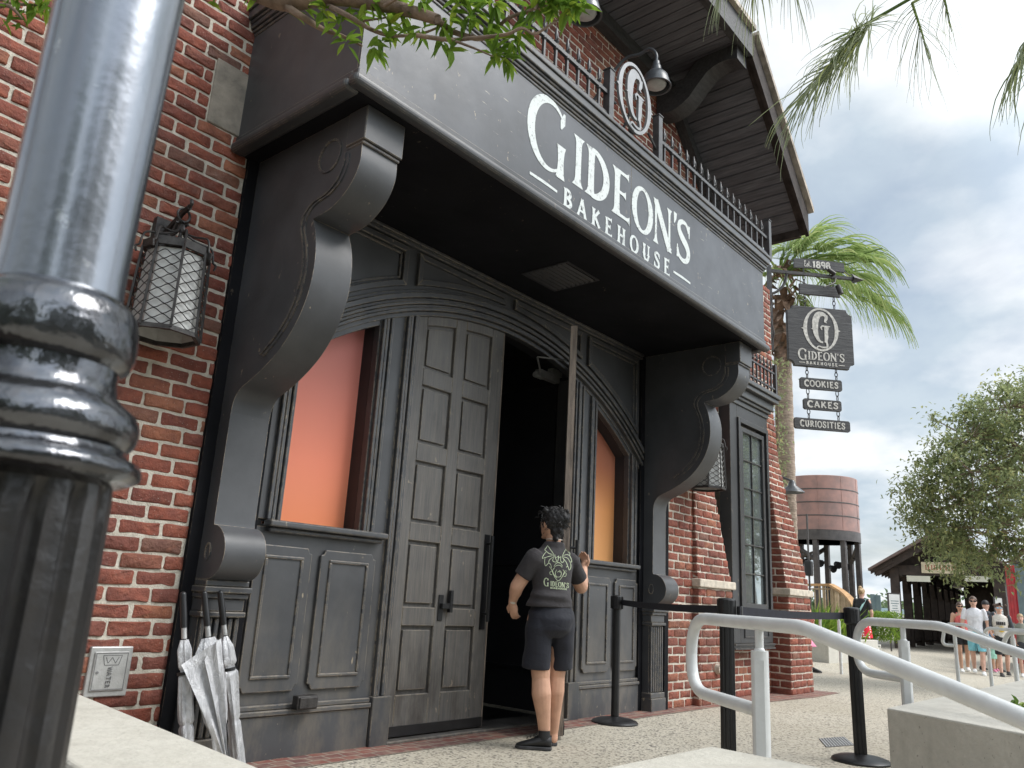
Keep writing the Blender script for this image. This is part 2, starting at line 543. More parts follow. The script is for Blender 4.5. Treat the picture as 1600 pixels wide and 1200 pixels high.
M['film_l'] = film('amber_film', [(0., (.86, .28, .13)), (.3, (.92, .29, .18)), (.65, (.80, .27, .21)), (1., (.55, .20, .19))], 1.35, 2.85)
M['film_r'] = film('amber_film_shaded', [(0., (.86, .42, .16)), (.35, (.84, .36, .13)), (.65, (.5, .18, .10)), (1., (.22, .075, .06))], 1.35, 2.85)  # same amber gradient film, with the jamb's shade painted into the dark top
M['glass'] = pm('dark_window_glass', (.30, .34, .34), .03, .1, 2, 0, spec=.9, metal=.7)
M['white_glass'] = pm('seeded_white_glass', (.50, .50, .48), .35, .08, 18, .002, 60)
def letters():
    k = NT('worn_white_lettering')
    n = k.noise(26, 5, .7); n2 = k.noise(60, 3, .6, loc=(1, 2, 3))
    m = k.math('MAXIMUM', k.ramp(n, [(.56, 0.), (.66, .75)]), k.ramp(n2, [(.62, 0.), (.70, .7)]))
    k.base(k.mix(m, (.60, .635, .62), (.16, .165, .17))); k.rough(.7)
    return k.m
M['letter'] = letters()
M['letter_sign'] = pm('sign_cream_paint', (.60, .58, .53), .7, .2, 25)
M['emblem'] = pm('grey_metal_emblem', (.24, .245, .25), .45, .1, 10, metal=.3)
M['handrail'] = pm('pale_grey_rail_paint', (.66, .675, .67), .36, .06, 8, .001, 50)
M['gloss_black'] = pm('black_gloss_enamel', (.012, .012, .015), .13, .3, 7, .0012, 14, spec=.7, coat=.6)
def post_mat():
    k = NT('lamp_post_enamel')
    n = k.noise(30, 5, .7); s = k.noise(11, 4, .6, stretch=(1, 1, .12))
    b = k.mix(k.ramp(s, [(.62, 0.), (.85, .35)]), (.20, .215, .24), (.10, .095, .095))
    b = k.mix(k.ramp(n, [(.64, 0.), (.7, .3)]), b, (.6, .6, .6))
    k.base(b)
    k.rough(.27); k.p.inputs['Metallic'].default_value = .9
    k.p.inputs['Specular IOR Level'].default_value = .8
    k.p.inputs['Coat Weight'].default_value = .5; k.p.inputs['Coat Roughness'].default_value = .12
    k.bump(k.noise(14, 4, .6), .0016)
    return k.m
M['post'] = post_mat()
M['post_ring'] = pm('ring_enamel', (.11, .115, .125), .16, .4, 16, .004, 26, metal=.85, c2=(.035, .035, .037), coat=.3)
M['post_base'] = pm('weathered_black_column', (.026, .024, .023), .36, .5, 9, .004, 22, stretch=(3, 3, .3), c2=(.010, .010, .011))
M['rubber'] = pm('black_plastic', (.014, .014, .015), .38, .2, 10)
M['belt'] = pm('navy_belt_webbing', (.012, .013, .022), .7, .2, 30, .001, 200)
M['red'] = pm('red_button', (.5, .02, .02), .4)
M['alu'] = pm('cast_aluminium', (.46, .46, .45), .42, .12, 14, .002, 50, metal=.5)
M['alu_dark'] = pm('engraved_line', (.16, .16, .16), .5)
M['lamp_grey'] = pm('dark_grey_enamel', (.075, .082, .09), .3, .15, 8)
def silver():
    k = NT('silver_umbrella_cloth')
    n = k.noise(26, 6, .7, dist=1.0, stretch=(1, 1, .5))
    k.base(k.mix(k.ramp(n, [(.3, 0.), (.7, 1.)]), (.34, .34, .35), (.60, .60, .61)))
    k.rough(.36); k.p.inputs['Metallic'].default_value = .35
    k.bump(n, .012, .8)
    return k.m
M['silver'] = silver()
def leaf(name, a, b, c=None):
    k = NT(name)
    g = k.n('ShaderNodeNewGeometry')
    r = g.outputs['Random Per Island']
    st = [(0., a), (.8, b)] + ([(1., c)] if c else [])
    k.base(k.ramp(r, st)); k.rough(.6); k.p.inputs['Specular IOR Level'].default_value = .25
    tr = k.n('ShaderNodeBsdfTranslucent'); k.l(k.p.inputs['Base Color'].links[0].from_socket, tr.inputs[0])
    mxs = k.n('ShaderNodeMixShader'); mxs.inputs[0].default_value = .45
    k.l(k.p.outputs[0], mxs.inputs[1]); k.l(tr.outputs[0], mxs.inputs[2]); k.l(mxs.outputs[0], k.out.inputs[0])
    return k.m
M['leaf_near'] = leaf('glossy_leaf', (.10, .19, .025), (.22, .36, .045), (.34, .42, .05))
M['leaf_oak'] = leaf('oak_leaf', (.19, .235, .115), (.36, .41, .21), (.50, .50, .22))
M['leaf_palm'] = leaf('palm_leaf', (.17, .25, .07), (.36, .46, .17), (.50, .52, .24))
M['leaf_palm_grey'] = leaf('palm_leaf_dry', (.17, .21, .11), (.32, .36, .22), (.44, .48, .13))
M['leaf_shrub'] = leaf('shrub_leaf', (.08, .16, .025), (.24, .36, .05), (.35, .45, .08))
M['leaf_far'] = leaf('far_leaf', (.08, .13, .06), (.18, .24, .12))
M['bark'] = pm('grey_brown_bark', (.24, .17, .12), .85, .25, 14, .006, 50, stretch=(1, 1, .4))
M['palm_bark'] = pm('palm_trunk_bark', (.36, .28, .22), .9, .25, 8, .02, 16, stretch=(.6, .6, 6))
M['palm_boot'] = pm('dead_leaf_base', (.24, .15, .10), .9, .35, 9, .01, 30)
M['skin'] = pm('tan_skin', (.58, .33, .22), .5, .08, 12, .001, 120)
M['skin_pale'] = pm('light_skin', (.62, .37, .28), .5, .08, 12)
M['hair'] = pm('black_hair', (.010, .0085, .0085), .6, .3, 30, .004, 90)
M['hair_brown'] = pm('brown_hair', (.09, .05, .03), .5, .3, 30, .004, 90)
M['hair_blonde'] = pm('blonde_hair', (.42, .28, .14), .5, .3, 30, .004, 90)
def cloth(name, c, r=.85, bump=.006, sc=7):
    k = NT(name)
    n = k.noise(sc, 5, .6, dist=.6)
    k.base(k.mix(k.ramp(n, [(.3, 0.), (.7, 1.)]), tuple(x * .8 for x in c), tuple(min(1, x * 1.15) for x in c)))
    k.rough(r); k.p.inputs['Sheen Weight'].default_value = .04
    k.bump(k.noise(sc * 1.6, 3, .5, dist=1.2, stretch=(1, 1, 1.6)), bump * 2)
    return k.m
M['tee'] = cloth('charcoal_tee', (.034, .030, .032), .85, .003)
M['navy'] = cloth('navy_shorts', (.0085, .0095, .017), .75, .002)
M['shoe'] = pm('black_shoe', (.015, .015, .016), .55, .2, 20, .002, 80)
M['shoe_sole'] = pm('dark_sole', (.04, .04, .042), .7)
M['print'] = pm('pale_green_print', (.55, .62, .42), .8, .15, 40)
M['strap'] = pm('pale_strap', (.6, .56, .5), .6)
# ------------------------------------------------------------------ the setting: ground
def gz(x, y):
    """the paving dips a little in the middle distance"""
    def ss(a, b, t):
        t = max(0, min(1, (t - a) / (b - a))); return t * t * (3 - 2 * t)
    return -.17 * ss(13, 20, x) * (1 - ss(24, 30, x)) * (1 - ss(.5, 2.2, y))
mb = MB()
xs = [-60, -20, -8] + [-6 + 1.0 * i for i in range(42)] + [40, 60, 100, 200, 400, 900]
ys = [-400, -150, -60, -25] + [-16 + 1.0 * i for i in range(26)] + [14, 25, 60, 150, 400, 900]
mb.add([(x, y, gz(x, y)) for y in ys for x in xs],
       [(j * len(xs) + i, j * len(xs) + i + 1, (j + 1) * len(xs) + i + 1, (j + 1) * len(xs) + i) for j in range(len(ys) - 1) for i in range(len(xs) - 1)])
tag(link_mesh('ground', mb, M['ground'], smooth=180), kind='structure')
mb = MB().add([(1.3, -.30, .004), (8.2, -.30, .004), (8.2, .06, .004), (1.3, .06, .004)], [(0, 1, 2, 3)])
mb.add([(8.2, -.30, .004), (10.5, -.52, .004), (11.5, -.5, .004), (11.4, .1, .004), (8.2, .06, .004)], [(0, 1, 2, 3, 4)])
tag(link_mesh('brick_paving', mb, M['pavers']), kind='structure')

# ------------------------------------------------------------------ the brick building
bld = thing('brick_building', (4.9, 0, 0), 'red brick gabled building with slatted dark eaves behind the black entrance portal', 'building')
BL, BC, MJ = .24, .0865, .0145
def brick_face(mb, P, u, v, n, wu, hv):
    """one hand-made brick: P lower left corner on the wall face, u along, v up, n outward"""
    j = lambda a: rnd.uniform(-a, a)
    r = .010
    if wu < .03: return
    r = min(r, wu * .3)
    pro = rnd.uniform(.001, .011)
    out = []
    pts = [(0, r), (r * .3, r * .3), (r, 0), (wu * .35, j(.003)), (wu * .68, j(.003)), (wu - r, 0), (wu - r * .3, r * .3), (wu, r), (wu + j(.002), hv * .5), (wu, hv - r),
           (wu - r * .3, hv - r * .3), (wu - r, hv), (wu * .66, hv + j(.004)), (wu * .33, hv + j(.004)), (r, hv), (r * .3, hv - r * .3), (0, hv - r), (j(.002), hv * .5)]
    pts = [(a + j(.0026), b + j(.0026)) for a, b in pts]
    N = len(pts)
    cx, cy = wu / 2, hv / 2
    vs = []
    for (a, b), dep in [(p, -.03) for p in pts] + [(p, pro - .006) for p in pts]:
        vs.append(P + u * a + v * b + n * dep)
    for a, b in pts:
        s_ = 1 - .008 / max(abs(a - cx), abs(b - cy), .02)
        vs.append(P + u * (cx + (a - cx) * s_) + v * (cy + (b - cy) * s_) + n * (pro + j(.0022)))
    vs.append(P + u * cx + v * cy + n * (pro + j(.003)))
    fs = []
    for k in range(N):
        m_ = (k + 1) % N
        fs += [(k, m_, N + m_, N + k), (N + k, N + m_, 2 * N + m_, 2 * N + k), (2 * N + k, 2 * N + m_, 3 * N)]
    mb.add(vs, fs)
def brick_rows(mb, z0, z1, spans, yf, holes=()):
    u, v, n = Vector((1, 0, 0)), Vector((0, 0, 1)), Vector((0, -1, 0))
    i0 = int(round(z0 / BC)); i1 = int(round(z1 / BC))
    for i in range(i0, i1):
        z = i * BC; zc = z + BC / 2
        for xa, xb in spans(zc):
            x = math.floor(xa / BL) * BL + (BL / 2 if i % 2 else 0) - BL
            x += .02 * math.sin(i * 1.7)
            while x < xb:
                a, b = max(x, xa), min(x + BL - MJ, xb)
                cuts = [(a, b)]
                for hx0, hx1, hz0, hz1 in holes:
                    if hz0 < zc < hz1:
                        nc = []
                        for p, q in cuts:
                            if q <= hx0 or p >= hx1: nc.append((p, q))
                            else:
                                if p < hx0: nc.append((p, hx0))
                                if q > hx1: nc.append((hx1, q))
                        cuts = nc
                for p, q in cuts:
                    if q - p > .03:
                        y = yf(zc) if callable(yf) else yf
                        brick_face(mb, Vector((p, y, z)), u, v, n, q - p, BC - MJ)
                x += BL
def brick_side(mb, z0, z1, xf, yspan):
    """face looking towards -x (the left cheeks of the piers)"""
    u, v, n = Vector((0, -1, 0)), Vector((0, 0, 1)), Vector((-1, 0, 0))
    for i in range(int(round(z0 / BC)), int(round(z1 / BC))):
        z = i * BC; zc = z + BC / 2
        ya, yb = yspan(zc)
        L = ya - yb
        if L < .03: continue
        if i % 2 and L > .2:
            parts = [(0, L * .42), (L * .42 + MJ, L)]
        else:
            parts = [(0, L)]
        for p, q in parts:
            brick_face(mb, Vector((xf, ya - p, z)), u, v, n, q - p, BC - MJ)
GK = 7.79
def gable(z):
    if z <= 4.75: return [(-1.2, 2.302)]
    s = max(0, (7.15 - z)) / 1.13
    xb = GK + s
    if z < 5.6: xb = 10.75
    return [(4.9 - (GK - 4.9) - s, xb)]
wall = MB()
brick_rows(wall, 0, 7.15, gable, 0.0, holes=((1.975, 2.275, 3.70, 4.18), (2.1, 7.7, 4.75, 4.9)))
brick_rows(wall, 0, 4.75, lambda z: [(7.44, 8.36)], -.10)
brick_rows(wall, 0, 4.75, lambda z: [(8.36, 8.99)] if z > 2.6 else [], 0.0)
brick_rows(wall, 0, .62, lambda z: [(8.9, 10.42)], 0.0)
brick_rows(wall, 3.9, 4.75, lambda z: [(8.99, 10.75)], 0.0)
brick_rows(wall, 0, 3.9, lambda z: [(10.16, 10.45)], 0.0)
brick_rows(wall, 3.0, 3.9, lambda z: [(10.45, 10.75)], 0.0)
link_mesh('brickwork', wall, M['brick'], bld, smooth=50)
mort = MB()
mort.prism([(-1.2, 0), (2.304, 0), (2.304, 4.75), (-1.2, 4.75)], 'y', .001, .25)
_s = 2.4 / 1.13
mort.prism([(4.9 - 2.89 - _s, 4.75), (10.76, 4.75), (10.76, 5.6), (GK + 1.55 / 1.13, 5.6), (GK, 7.15), (4.9 - 2.89, 7.15)], 'y', .0011, .25)
mort.prism([(7.43, 0), (8.365, 0), (8.365, 4.75), (7.43, 4.75)], 'y', -.099, .25)
mort.prism([(8.366, 0), (10.45, 0), (10.45, .62), (8.366, .62)], 'y', .0012, .25)
mort.prism([(8.366, 2.5), (9.0, 2.5), (9.0, 4.7499), (8.366, 4.7499)], 'y', .0012, .25)
mort.prism([(9.0, 3.9), (10.76, 3.9), (10.76, 4.7499), (9.0, 4.7499)], 'y', .0012, .25)
mort.prism([(10.155, .62), (10.76, .62), (10.76, 3.9), (10.155, 3.9)], 'y', .0012, .25)
link_mesh('mortar_bed', mort, M['mortar'], bld)
# body of the building behind the front
mb = MB().box(-1.2, 10.76, .26, 9.0, 3.62, 4.74)
mb.box(10.70, 10.759, .252, 9.0, 0, 5.6)
mb.box(-1.2, -1.14, .252, 9.0, 0, 3.6)
link_mesh('side_wall', mb, M['stone'], bld)
# stone block let into the brickwork
mb = MB().box(1.985, 2.272, -.012, .03, 3.715, 4.17)
link_mesh('stone_block', mb, M['stone'], bld, bevel=.006)
# piers ---------------------------------------------------------
def lin_(a, b, n): return [a + (b - a) * i / (n - 1) for i in range(n)]
def pier(name, xl, xr0, xr1, yb, zc, ztop, y_of, xr_of):
    p = MB()
    brick_rows(p, 0, zc, lambda z: [(xl, xr0)], yb)
    brick_side(p, 0, zc, xl, lambda z: (0.0, yb))
    brick_rows(p, zc + .1, ztop, lambda z: [(xl, xr_of(z))], y_of)
    brick_side(p, zc + .1, ztop, xl, lambda z: (0.0, y_of(z)))
    o = link_mesh(name, p, M['brick'], bld, smooth=50)
    m = MB()
    m.box(xl + .001, xr0 - .004, yb + .004, .0, 0, zc)
    zz = lin_(zc + .05, ztop, 17)
    vs = []
    for z in zz:
        vs += [(xl + .001, min(-.001, y_of(z) + .004), z), (xr_of(z) - .006, min(-.001, y_of(z) + .004), z), (xr_of(z) - .006, .0, z), (xl + .001, .0, z)]
    fs = []
    for i in range(16):
        o = 4 * i; fs += [(o, o + 1, o + 5, o + 4), (o + 1, o + 2, o + 6, o + 5), (o + 3, o, o + 4, o + 7)]
    m.add(vs, fs + [(64, 65, 66, 67)])
    link_mesh('pier_mortar', m, M['mortar'], bld)
    c = MB().box(xl - .03, xr0 + .05, yb - .035, .0, zc + .004, zc + .092)
    link_mesh('stone_cap', c, M['cast_stone'], bld, bevel=.012, seg=2)
def lerp(a, b, t): return a + (b - a) * t
pier('brick_pier', 8.10, 8.92, 8.6, -.175, 1.211, 2.6, lambda z: lerp(-.165, -.105, (z - 1.3) / 1.3), lambda z: lerp(8.93, 8.56, (z - 1.3) / 1.2))
pier('brick_pier', 10.40, 11.15, 10.8, -.27, 1.211, 3.72, lambda z: lerp(-.25, -.012, max(0, min(1, (z - 1.3) / 1.75))), lambda z: lerp(11.2, 10.72, (z - 1.3) / 2.45))
# gable eaves ----------------------------------------------------
SOFF = 7.27; KX = 7.62; EX = 9.22; SL = 1.0
def und(x):
    x = 4.9 + abs(x - 4.9)
    return SOFF if x <= KX else SOFF - (x - KX) * SL
def roofline(x0, x1, off, n=1):
    return [(x0, und(x0) + off), (x1, und(x1) + off)]
B = MB(); bw = .135
def boards(xa, xb, y0, y1):
    n = int((xb - xa) / bw)
    for i in range(n):
        a = xa + i * (xb - xa) / n + .006; b = xa + (i + 1) * (xb - xa) / n - .006
        B.prism([(a, und(a)), (b, und(b)), (b, und(b) + .02), (a, und(a) + .02)], 'y', y0, y1)
def slope_boards(sgn):
    n = 17
    for i in range(n):
        a = KX + i * (EX - KX) / n + .006; b = KX + (i + 1) * (EX - KX) / n - .006
        pa, pb = (4.9 + sgn * (a - 4.9)), (4.9 + sgn * (b - 4.9))
        B.prism([(pa, und(a)), (pb, und(b)), (pb, und(b) + .02), (pa, und(a) + .02)], 'y', -1.08, -.001)
boards(4.9 - (KX - 4.9), KX, -1.08, -.001)
slope_boards(1); slope_boards(-1)
Rf = MB()
P = [(4.9 - (EX - 4.9), und(EX)), (4.9 - (KX - 4.9), SOFF), (KX, SOFF), (EX, und(EX))]
up = [(x + (0.08 if x > 4.9 else -.08) * (1 if abs(x - 4.9) > 3 else .5), z + .24) for x, z in P]
lo = [(x, z + .024) for x, z in P]
Rf.band(lo, up, 'y', -1.09, 6.0)
rf = link_mesh('roof', Rf, M['barge'], bld)
link_mesh('soffit_boards', B, M['boards'], rf)
for sg in (0, 1, -1):
    m = MB()
    def X(x): return x if sg >= 0 else 9.8 - x
    if sg == 0: pts = [(9.8 - KX - .02, SOFF), (KX + .02, SOFF)]
    else: pts = [(X(KX + .02), SOFF - .02), (X(EX + .03), und(EX) - .03)]
    m.band([(x, z - .06) for x, z in pts], [(x, z + .27) for x, z in pts], 'y', -1.135, -1.091)
    m.band([(x, z - .03) for x, z in pts], [(x, z + .035) for x, z in pts], 'y', -1.09, -1.03)
    link_mesh('barge_board', m, M['barge'] if sg else M['timber'], rf)
    m = MB()
    m.band([(x + (.05 * sg), z + .272) for x, z in pts], [(x + (.07 * sg), z + .335) for x, z in pts], 'y', -1.19, -.9)
    link_mesh('roof_edge', m, M['roof'], rf)
# eave fascia at the low end of the rake, and the timber along the wall
m = MB().box(EX - .02, EX + .05, -1.03, 6, und(EX) - .08, und(EX) + .2)
link_mesh('eave_board', m, M['barge'], rf)
for a, b in (((4.9 - 2.85, SOFF - .003), (KX + .14, SOFF - .003)), ((KX + .16, SOFF - .18), (9.1, und(9.1) - .02))):
    m = MB(); m.band([(a[0], a[1] - .17), (b[0], b[1] - .17)], [a, b], 'y', -.13, -.012)
    link_mesh('wall_timber', m, M['timber'], bld)
for xx in (7.38, 2.2):
    bt = spline([(-.02, 6.72, 0), (-.22, 6.70, 0), (-.42, 6.78, 0), (-.58, 6.94, 0), (-.72, 7.06, 0), (-.9, 7.10, 0), (-1.06, 7.06, 0)], 6)
    tp = spline([(-.02, 7.02, 0), (-.22, 7.01, 0), (-.38, 7.08, 0), (-.5, 7.2, 0), (-.62, 7.262, 0), (-.9, 7.262, 0), (-1.06, 7.262, 0)], 6)
    m = MB(); m.band([(p.x, p.y) for p in bt], [(p.x, p.y) for p in tp], 'x', xx, xx + .24)
    link_mesh('curved_brace', m, M['timber'], bld, smooth=40)
# bay window -----------------------------------------------------
bay = MB(); by = -.15
bay.box(9.0, 9.2, by, .0, .62, 3.5); bay.box(10.12, 10.15, by, 0, .62, 3.5); bay.box(9.2, 10.12, by, 0, 3.34, 3.5); bay.box(9.2, 10.12, by, 0, .62, .98)
bw_ = link_mesh('bay_window', bay, M['paint_plain'], bld, bevel=.004)
m = MB()
for a, b, c, d in ((9.2, 9.26, .98, 3.34), (10.06, 10.12, .98, 3.34)): m.box(a, b, by - .025, by + .05, c, d)
m.box(9.26, 10.06, by - .025, by + .05, 3.28, 3.34); m.box(9.26, 10.06, by - .025, by + .05, .98, 1.02)
for a, b in ((9.3, 9.36), (9.96, 10.02)): m.box(a, b, by - .005, by + .06, 1.02, 3.24)
m.box(9.36, 9.96, by - .005, by + .06, 3.18, 3.24); m.box(9.36, 9.96, by - .005, by + .06, 1.02, 1.08)
m.box(9.652, 9.668, by + .01, by + .045, 1.08, 3.18)
for i in range(1, 6): m.box(9.36, 9.96, by + .012, by + .043, 1.08 + i * .35 - .008, 1.08 + i * .35 + .008)
link_mesh('window_frame', m, M['paint_plain'], bw_, bevel=.003)
link_mesh('pane', MB().box(9.36, 9.96, by + .03, by + .036, 1.08, 3.18), M['glass'], bw_)
m = MB().box(8.97, 10.18, by - .09, 0, .90, .925)
m.prism([(by - .07, .90), (by - .0, .82), (by, .90)], 'x', 9.0, 10.15)
link_mesh('sill', m, M['paint_plain'], bw_, bevel=.004)
m = MB().box(9.3, 10.02, by - .012, by, .68, .70).box(9.3, 10.02, by - .012, by, .79, .81).box(9.3, 9.32, by - .012, by, .70, .79).box(10.0, 10.02, by - .012, by, .70, .79)
m.box(8.99, 10.16, by - .03, by + .1, .595, .618).box(8.99, 10.16, by - .015, by + .1, .57, .594).box(8.99, 10.16, by - .03, by + .1, .55, .569)
link_mesh('apron_moulding', m, M['paint_plain'], bw_, bevel=.003)
m = MB()
for i, (p, a, b) in enumerate(((.02, 3.5, 3.56), (.05, 3.562, 3.60), (.08, 3.602, 3.70), (.14, 3.702, 3.76), (.17, 3.762, 3.82))):
    m.box(9.0 - p * .6, 10.15 + p * .6, by - p, 0, a, b)
link_mesh('cornice', m, M['cornice'], bw_, bevel=.008, seg=2)
fr = thing('iron_railing', (9.55, by - .1, 3.82), 'short spiked iron railing on top of the bay window cornice', 'railing')
m = MB()
for z in (3.9, 4.12): link_mesh('bar', MB().box(9.02, 10.2, by - .12, by - .10, z, z + .022), M['rail_iron'], fr)
for x in (9.02, 10.18): link_mesh('post', MB().box(x, x + .045, by - .13, by - .085, 3.82, 4.26), M['rail_iron'], fr)
def picket_mb(x, y, z0, z1, r=.010):
    m = MB(); m.box(x - r, x + r, y - r, y + r, z0, z1 - .2)
    m.lathe([(r, z1 - .2), (r * 2.2, z1 - .19), (r * 2.2, z1 - .175), (r * .8, z1 - .165), (r * 1.0, z1 - .14), (r * 2.3, z1 - .125), (r * 1.1, z1 - .11), (r * 1.0, z1 - .09), (r * 1.7, z1 - .06), (r * .9, z1 - .045), (r * 1.0, z1 - .03), (r * .2, z1)], (x, y, 0), 8)
    for a in (0, 2.1, 4.2):
        m.tube([(x, y, z1 - .13), (x + math.cos(a) * .028, y + math.sin(a) * .028, z1 - .115), (x + math.cos(a) * .034, y + math.sin(a) * .034, z1 - .075)], [.006, .006, .002], 5)
    return m
def pickets(par, xs_, y, z0, z1, mat):
    x0 = xs_[0]
    p = link_mesh('picket', picket_mb(x0, y, z0, z1), mat, par, smooth=40)
    for x in xs_[1:]:
        c = p.copy(); COL.objects.link(c); c.parent = par; c.location = (x - x0, 0, 0)
pickets(fr, [9.12 + i * .118 for i in range(9)], by - .11, 3.82, 4.3, M['rail_iron'])
# ------------------------------------------------------------------ entrance portal
CX = 4.9; AZ = -.10
def arc(x, r): return AZ + math.sqrt(max(r * r - (x - CX) ** 2, 0))
def mir(x): return 2 * CX - x
por = thing('entrance_portal', (4.9, 0, 0), 'black painted timber entrance portal with arched doorway, scroll brackets and canopy', 'doorway')
def lin(a, b, n): return [a + (b - a) * i / (n - 1) for i in range(n)]
# backing above the arch
m = MB(); X_ = lin(2.68, 7.12, 41)
m.band([(x, arc(x, 3.33)) for x in X_], [(x, 3.6) for x in X_], 'y', .0, .06)
spd = link_mesh('spandrel', m, M['paint'], por)
# arch mouldings
m = MB()
for r0, r1, y in ((3.30, 3.335, -.012), (3.335, 3.36, -.05), (3.361, 3.385, -.03), (3.386, 3.41, -.055), (3.411, 3.435, -.03), (3.436, 3.475, -.06), (3.476, 3.505, -.02)):
    a = [(x, arc(x, r0)) for x in X_]; b = [(x, arc(x, r1)) for x in X_]
    m.band(a, b, 'y', y, .001 if r0 > 3.33 else .05)
link_mesh('arch_moulding', m, M['paint'], por, bevel=.004)
# spandrel panels: raised outer band and inner sunk bead
def frame_poly(xa, xb, zt, r, w, y0, y1, mb):
    xs1 = lin(xa, xb, 13); xs2 = lin(xa + w, xb - w, 13)
    o = [(x, arc(x, r)) for x in xs1]; i = [(x, arc(x, r + w)) for x in xs2]
    mb.band(o, i, 'y', y0, y1)
    mb.band([(xa, zt), (xb, zt)], [(xa + w, zt - w), (xb - w, zt - w)], 'y', y0, y1)
    mb.band([(xa, arc(xa, r)), (xa, zt)], [(xa + w, arc(xa + w, r + w)), (xa + w, zt - w)], 'y', y0, y1)
    mb.band([(xb, arc(xb, r)), (xb, zt)], [(xb - w, arc(xb - w, r + w)), (xb - w, zt - w)], 'y', y0, y1)
for xa, xb in ((2.76, 3.69), (3.80, 4.84), (4.96, 6.0), (6.11, 7.04)):
    m = MB(); zt = 3.53
    frame_poly(xa, xb, zt, 3.535, .045, -.032, 0, m)
    if arc((xa + xb) / 2, 3.6) + .12 < zt and xa in (2.76, 6.11):
        frame_poly(xa + .055, xb - .055, zt - .055, 3.595, .018, -.016, 0, m)
    link_mesh('spandrel_panel', m, M['paint'], spd, bevel=.004)
m = MB().box(2.70, 7.1, -.045, 0, 3.545, 3.575).box(2.70, 7.1, -.06, 0, 3.576, 3.599)
link_mesh('head_moulding', m, M['paint'], por, bevel=.004)
# corner boards either side
for q_ in ((2.285, 2.36, -.03), (2.621, 2.70, -.03), (7.44, 7.515, -.13), (7.10, 7.179, -.03)):
    link_mesh('corner_board', MB().box(q_[0], q_[1], q_[2], .05, 0, 3.6), M['soffit'], por)

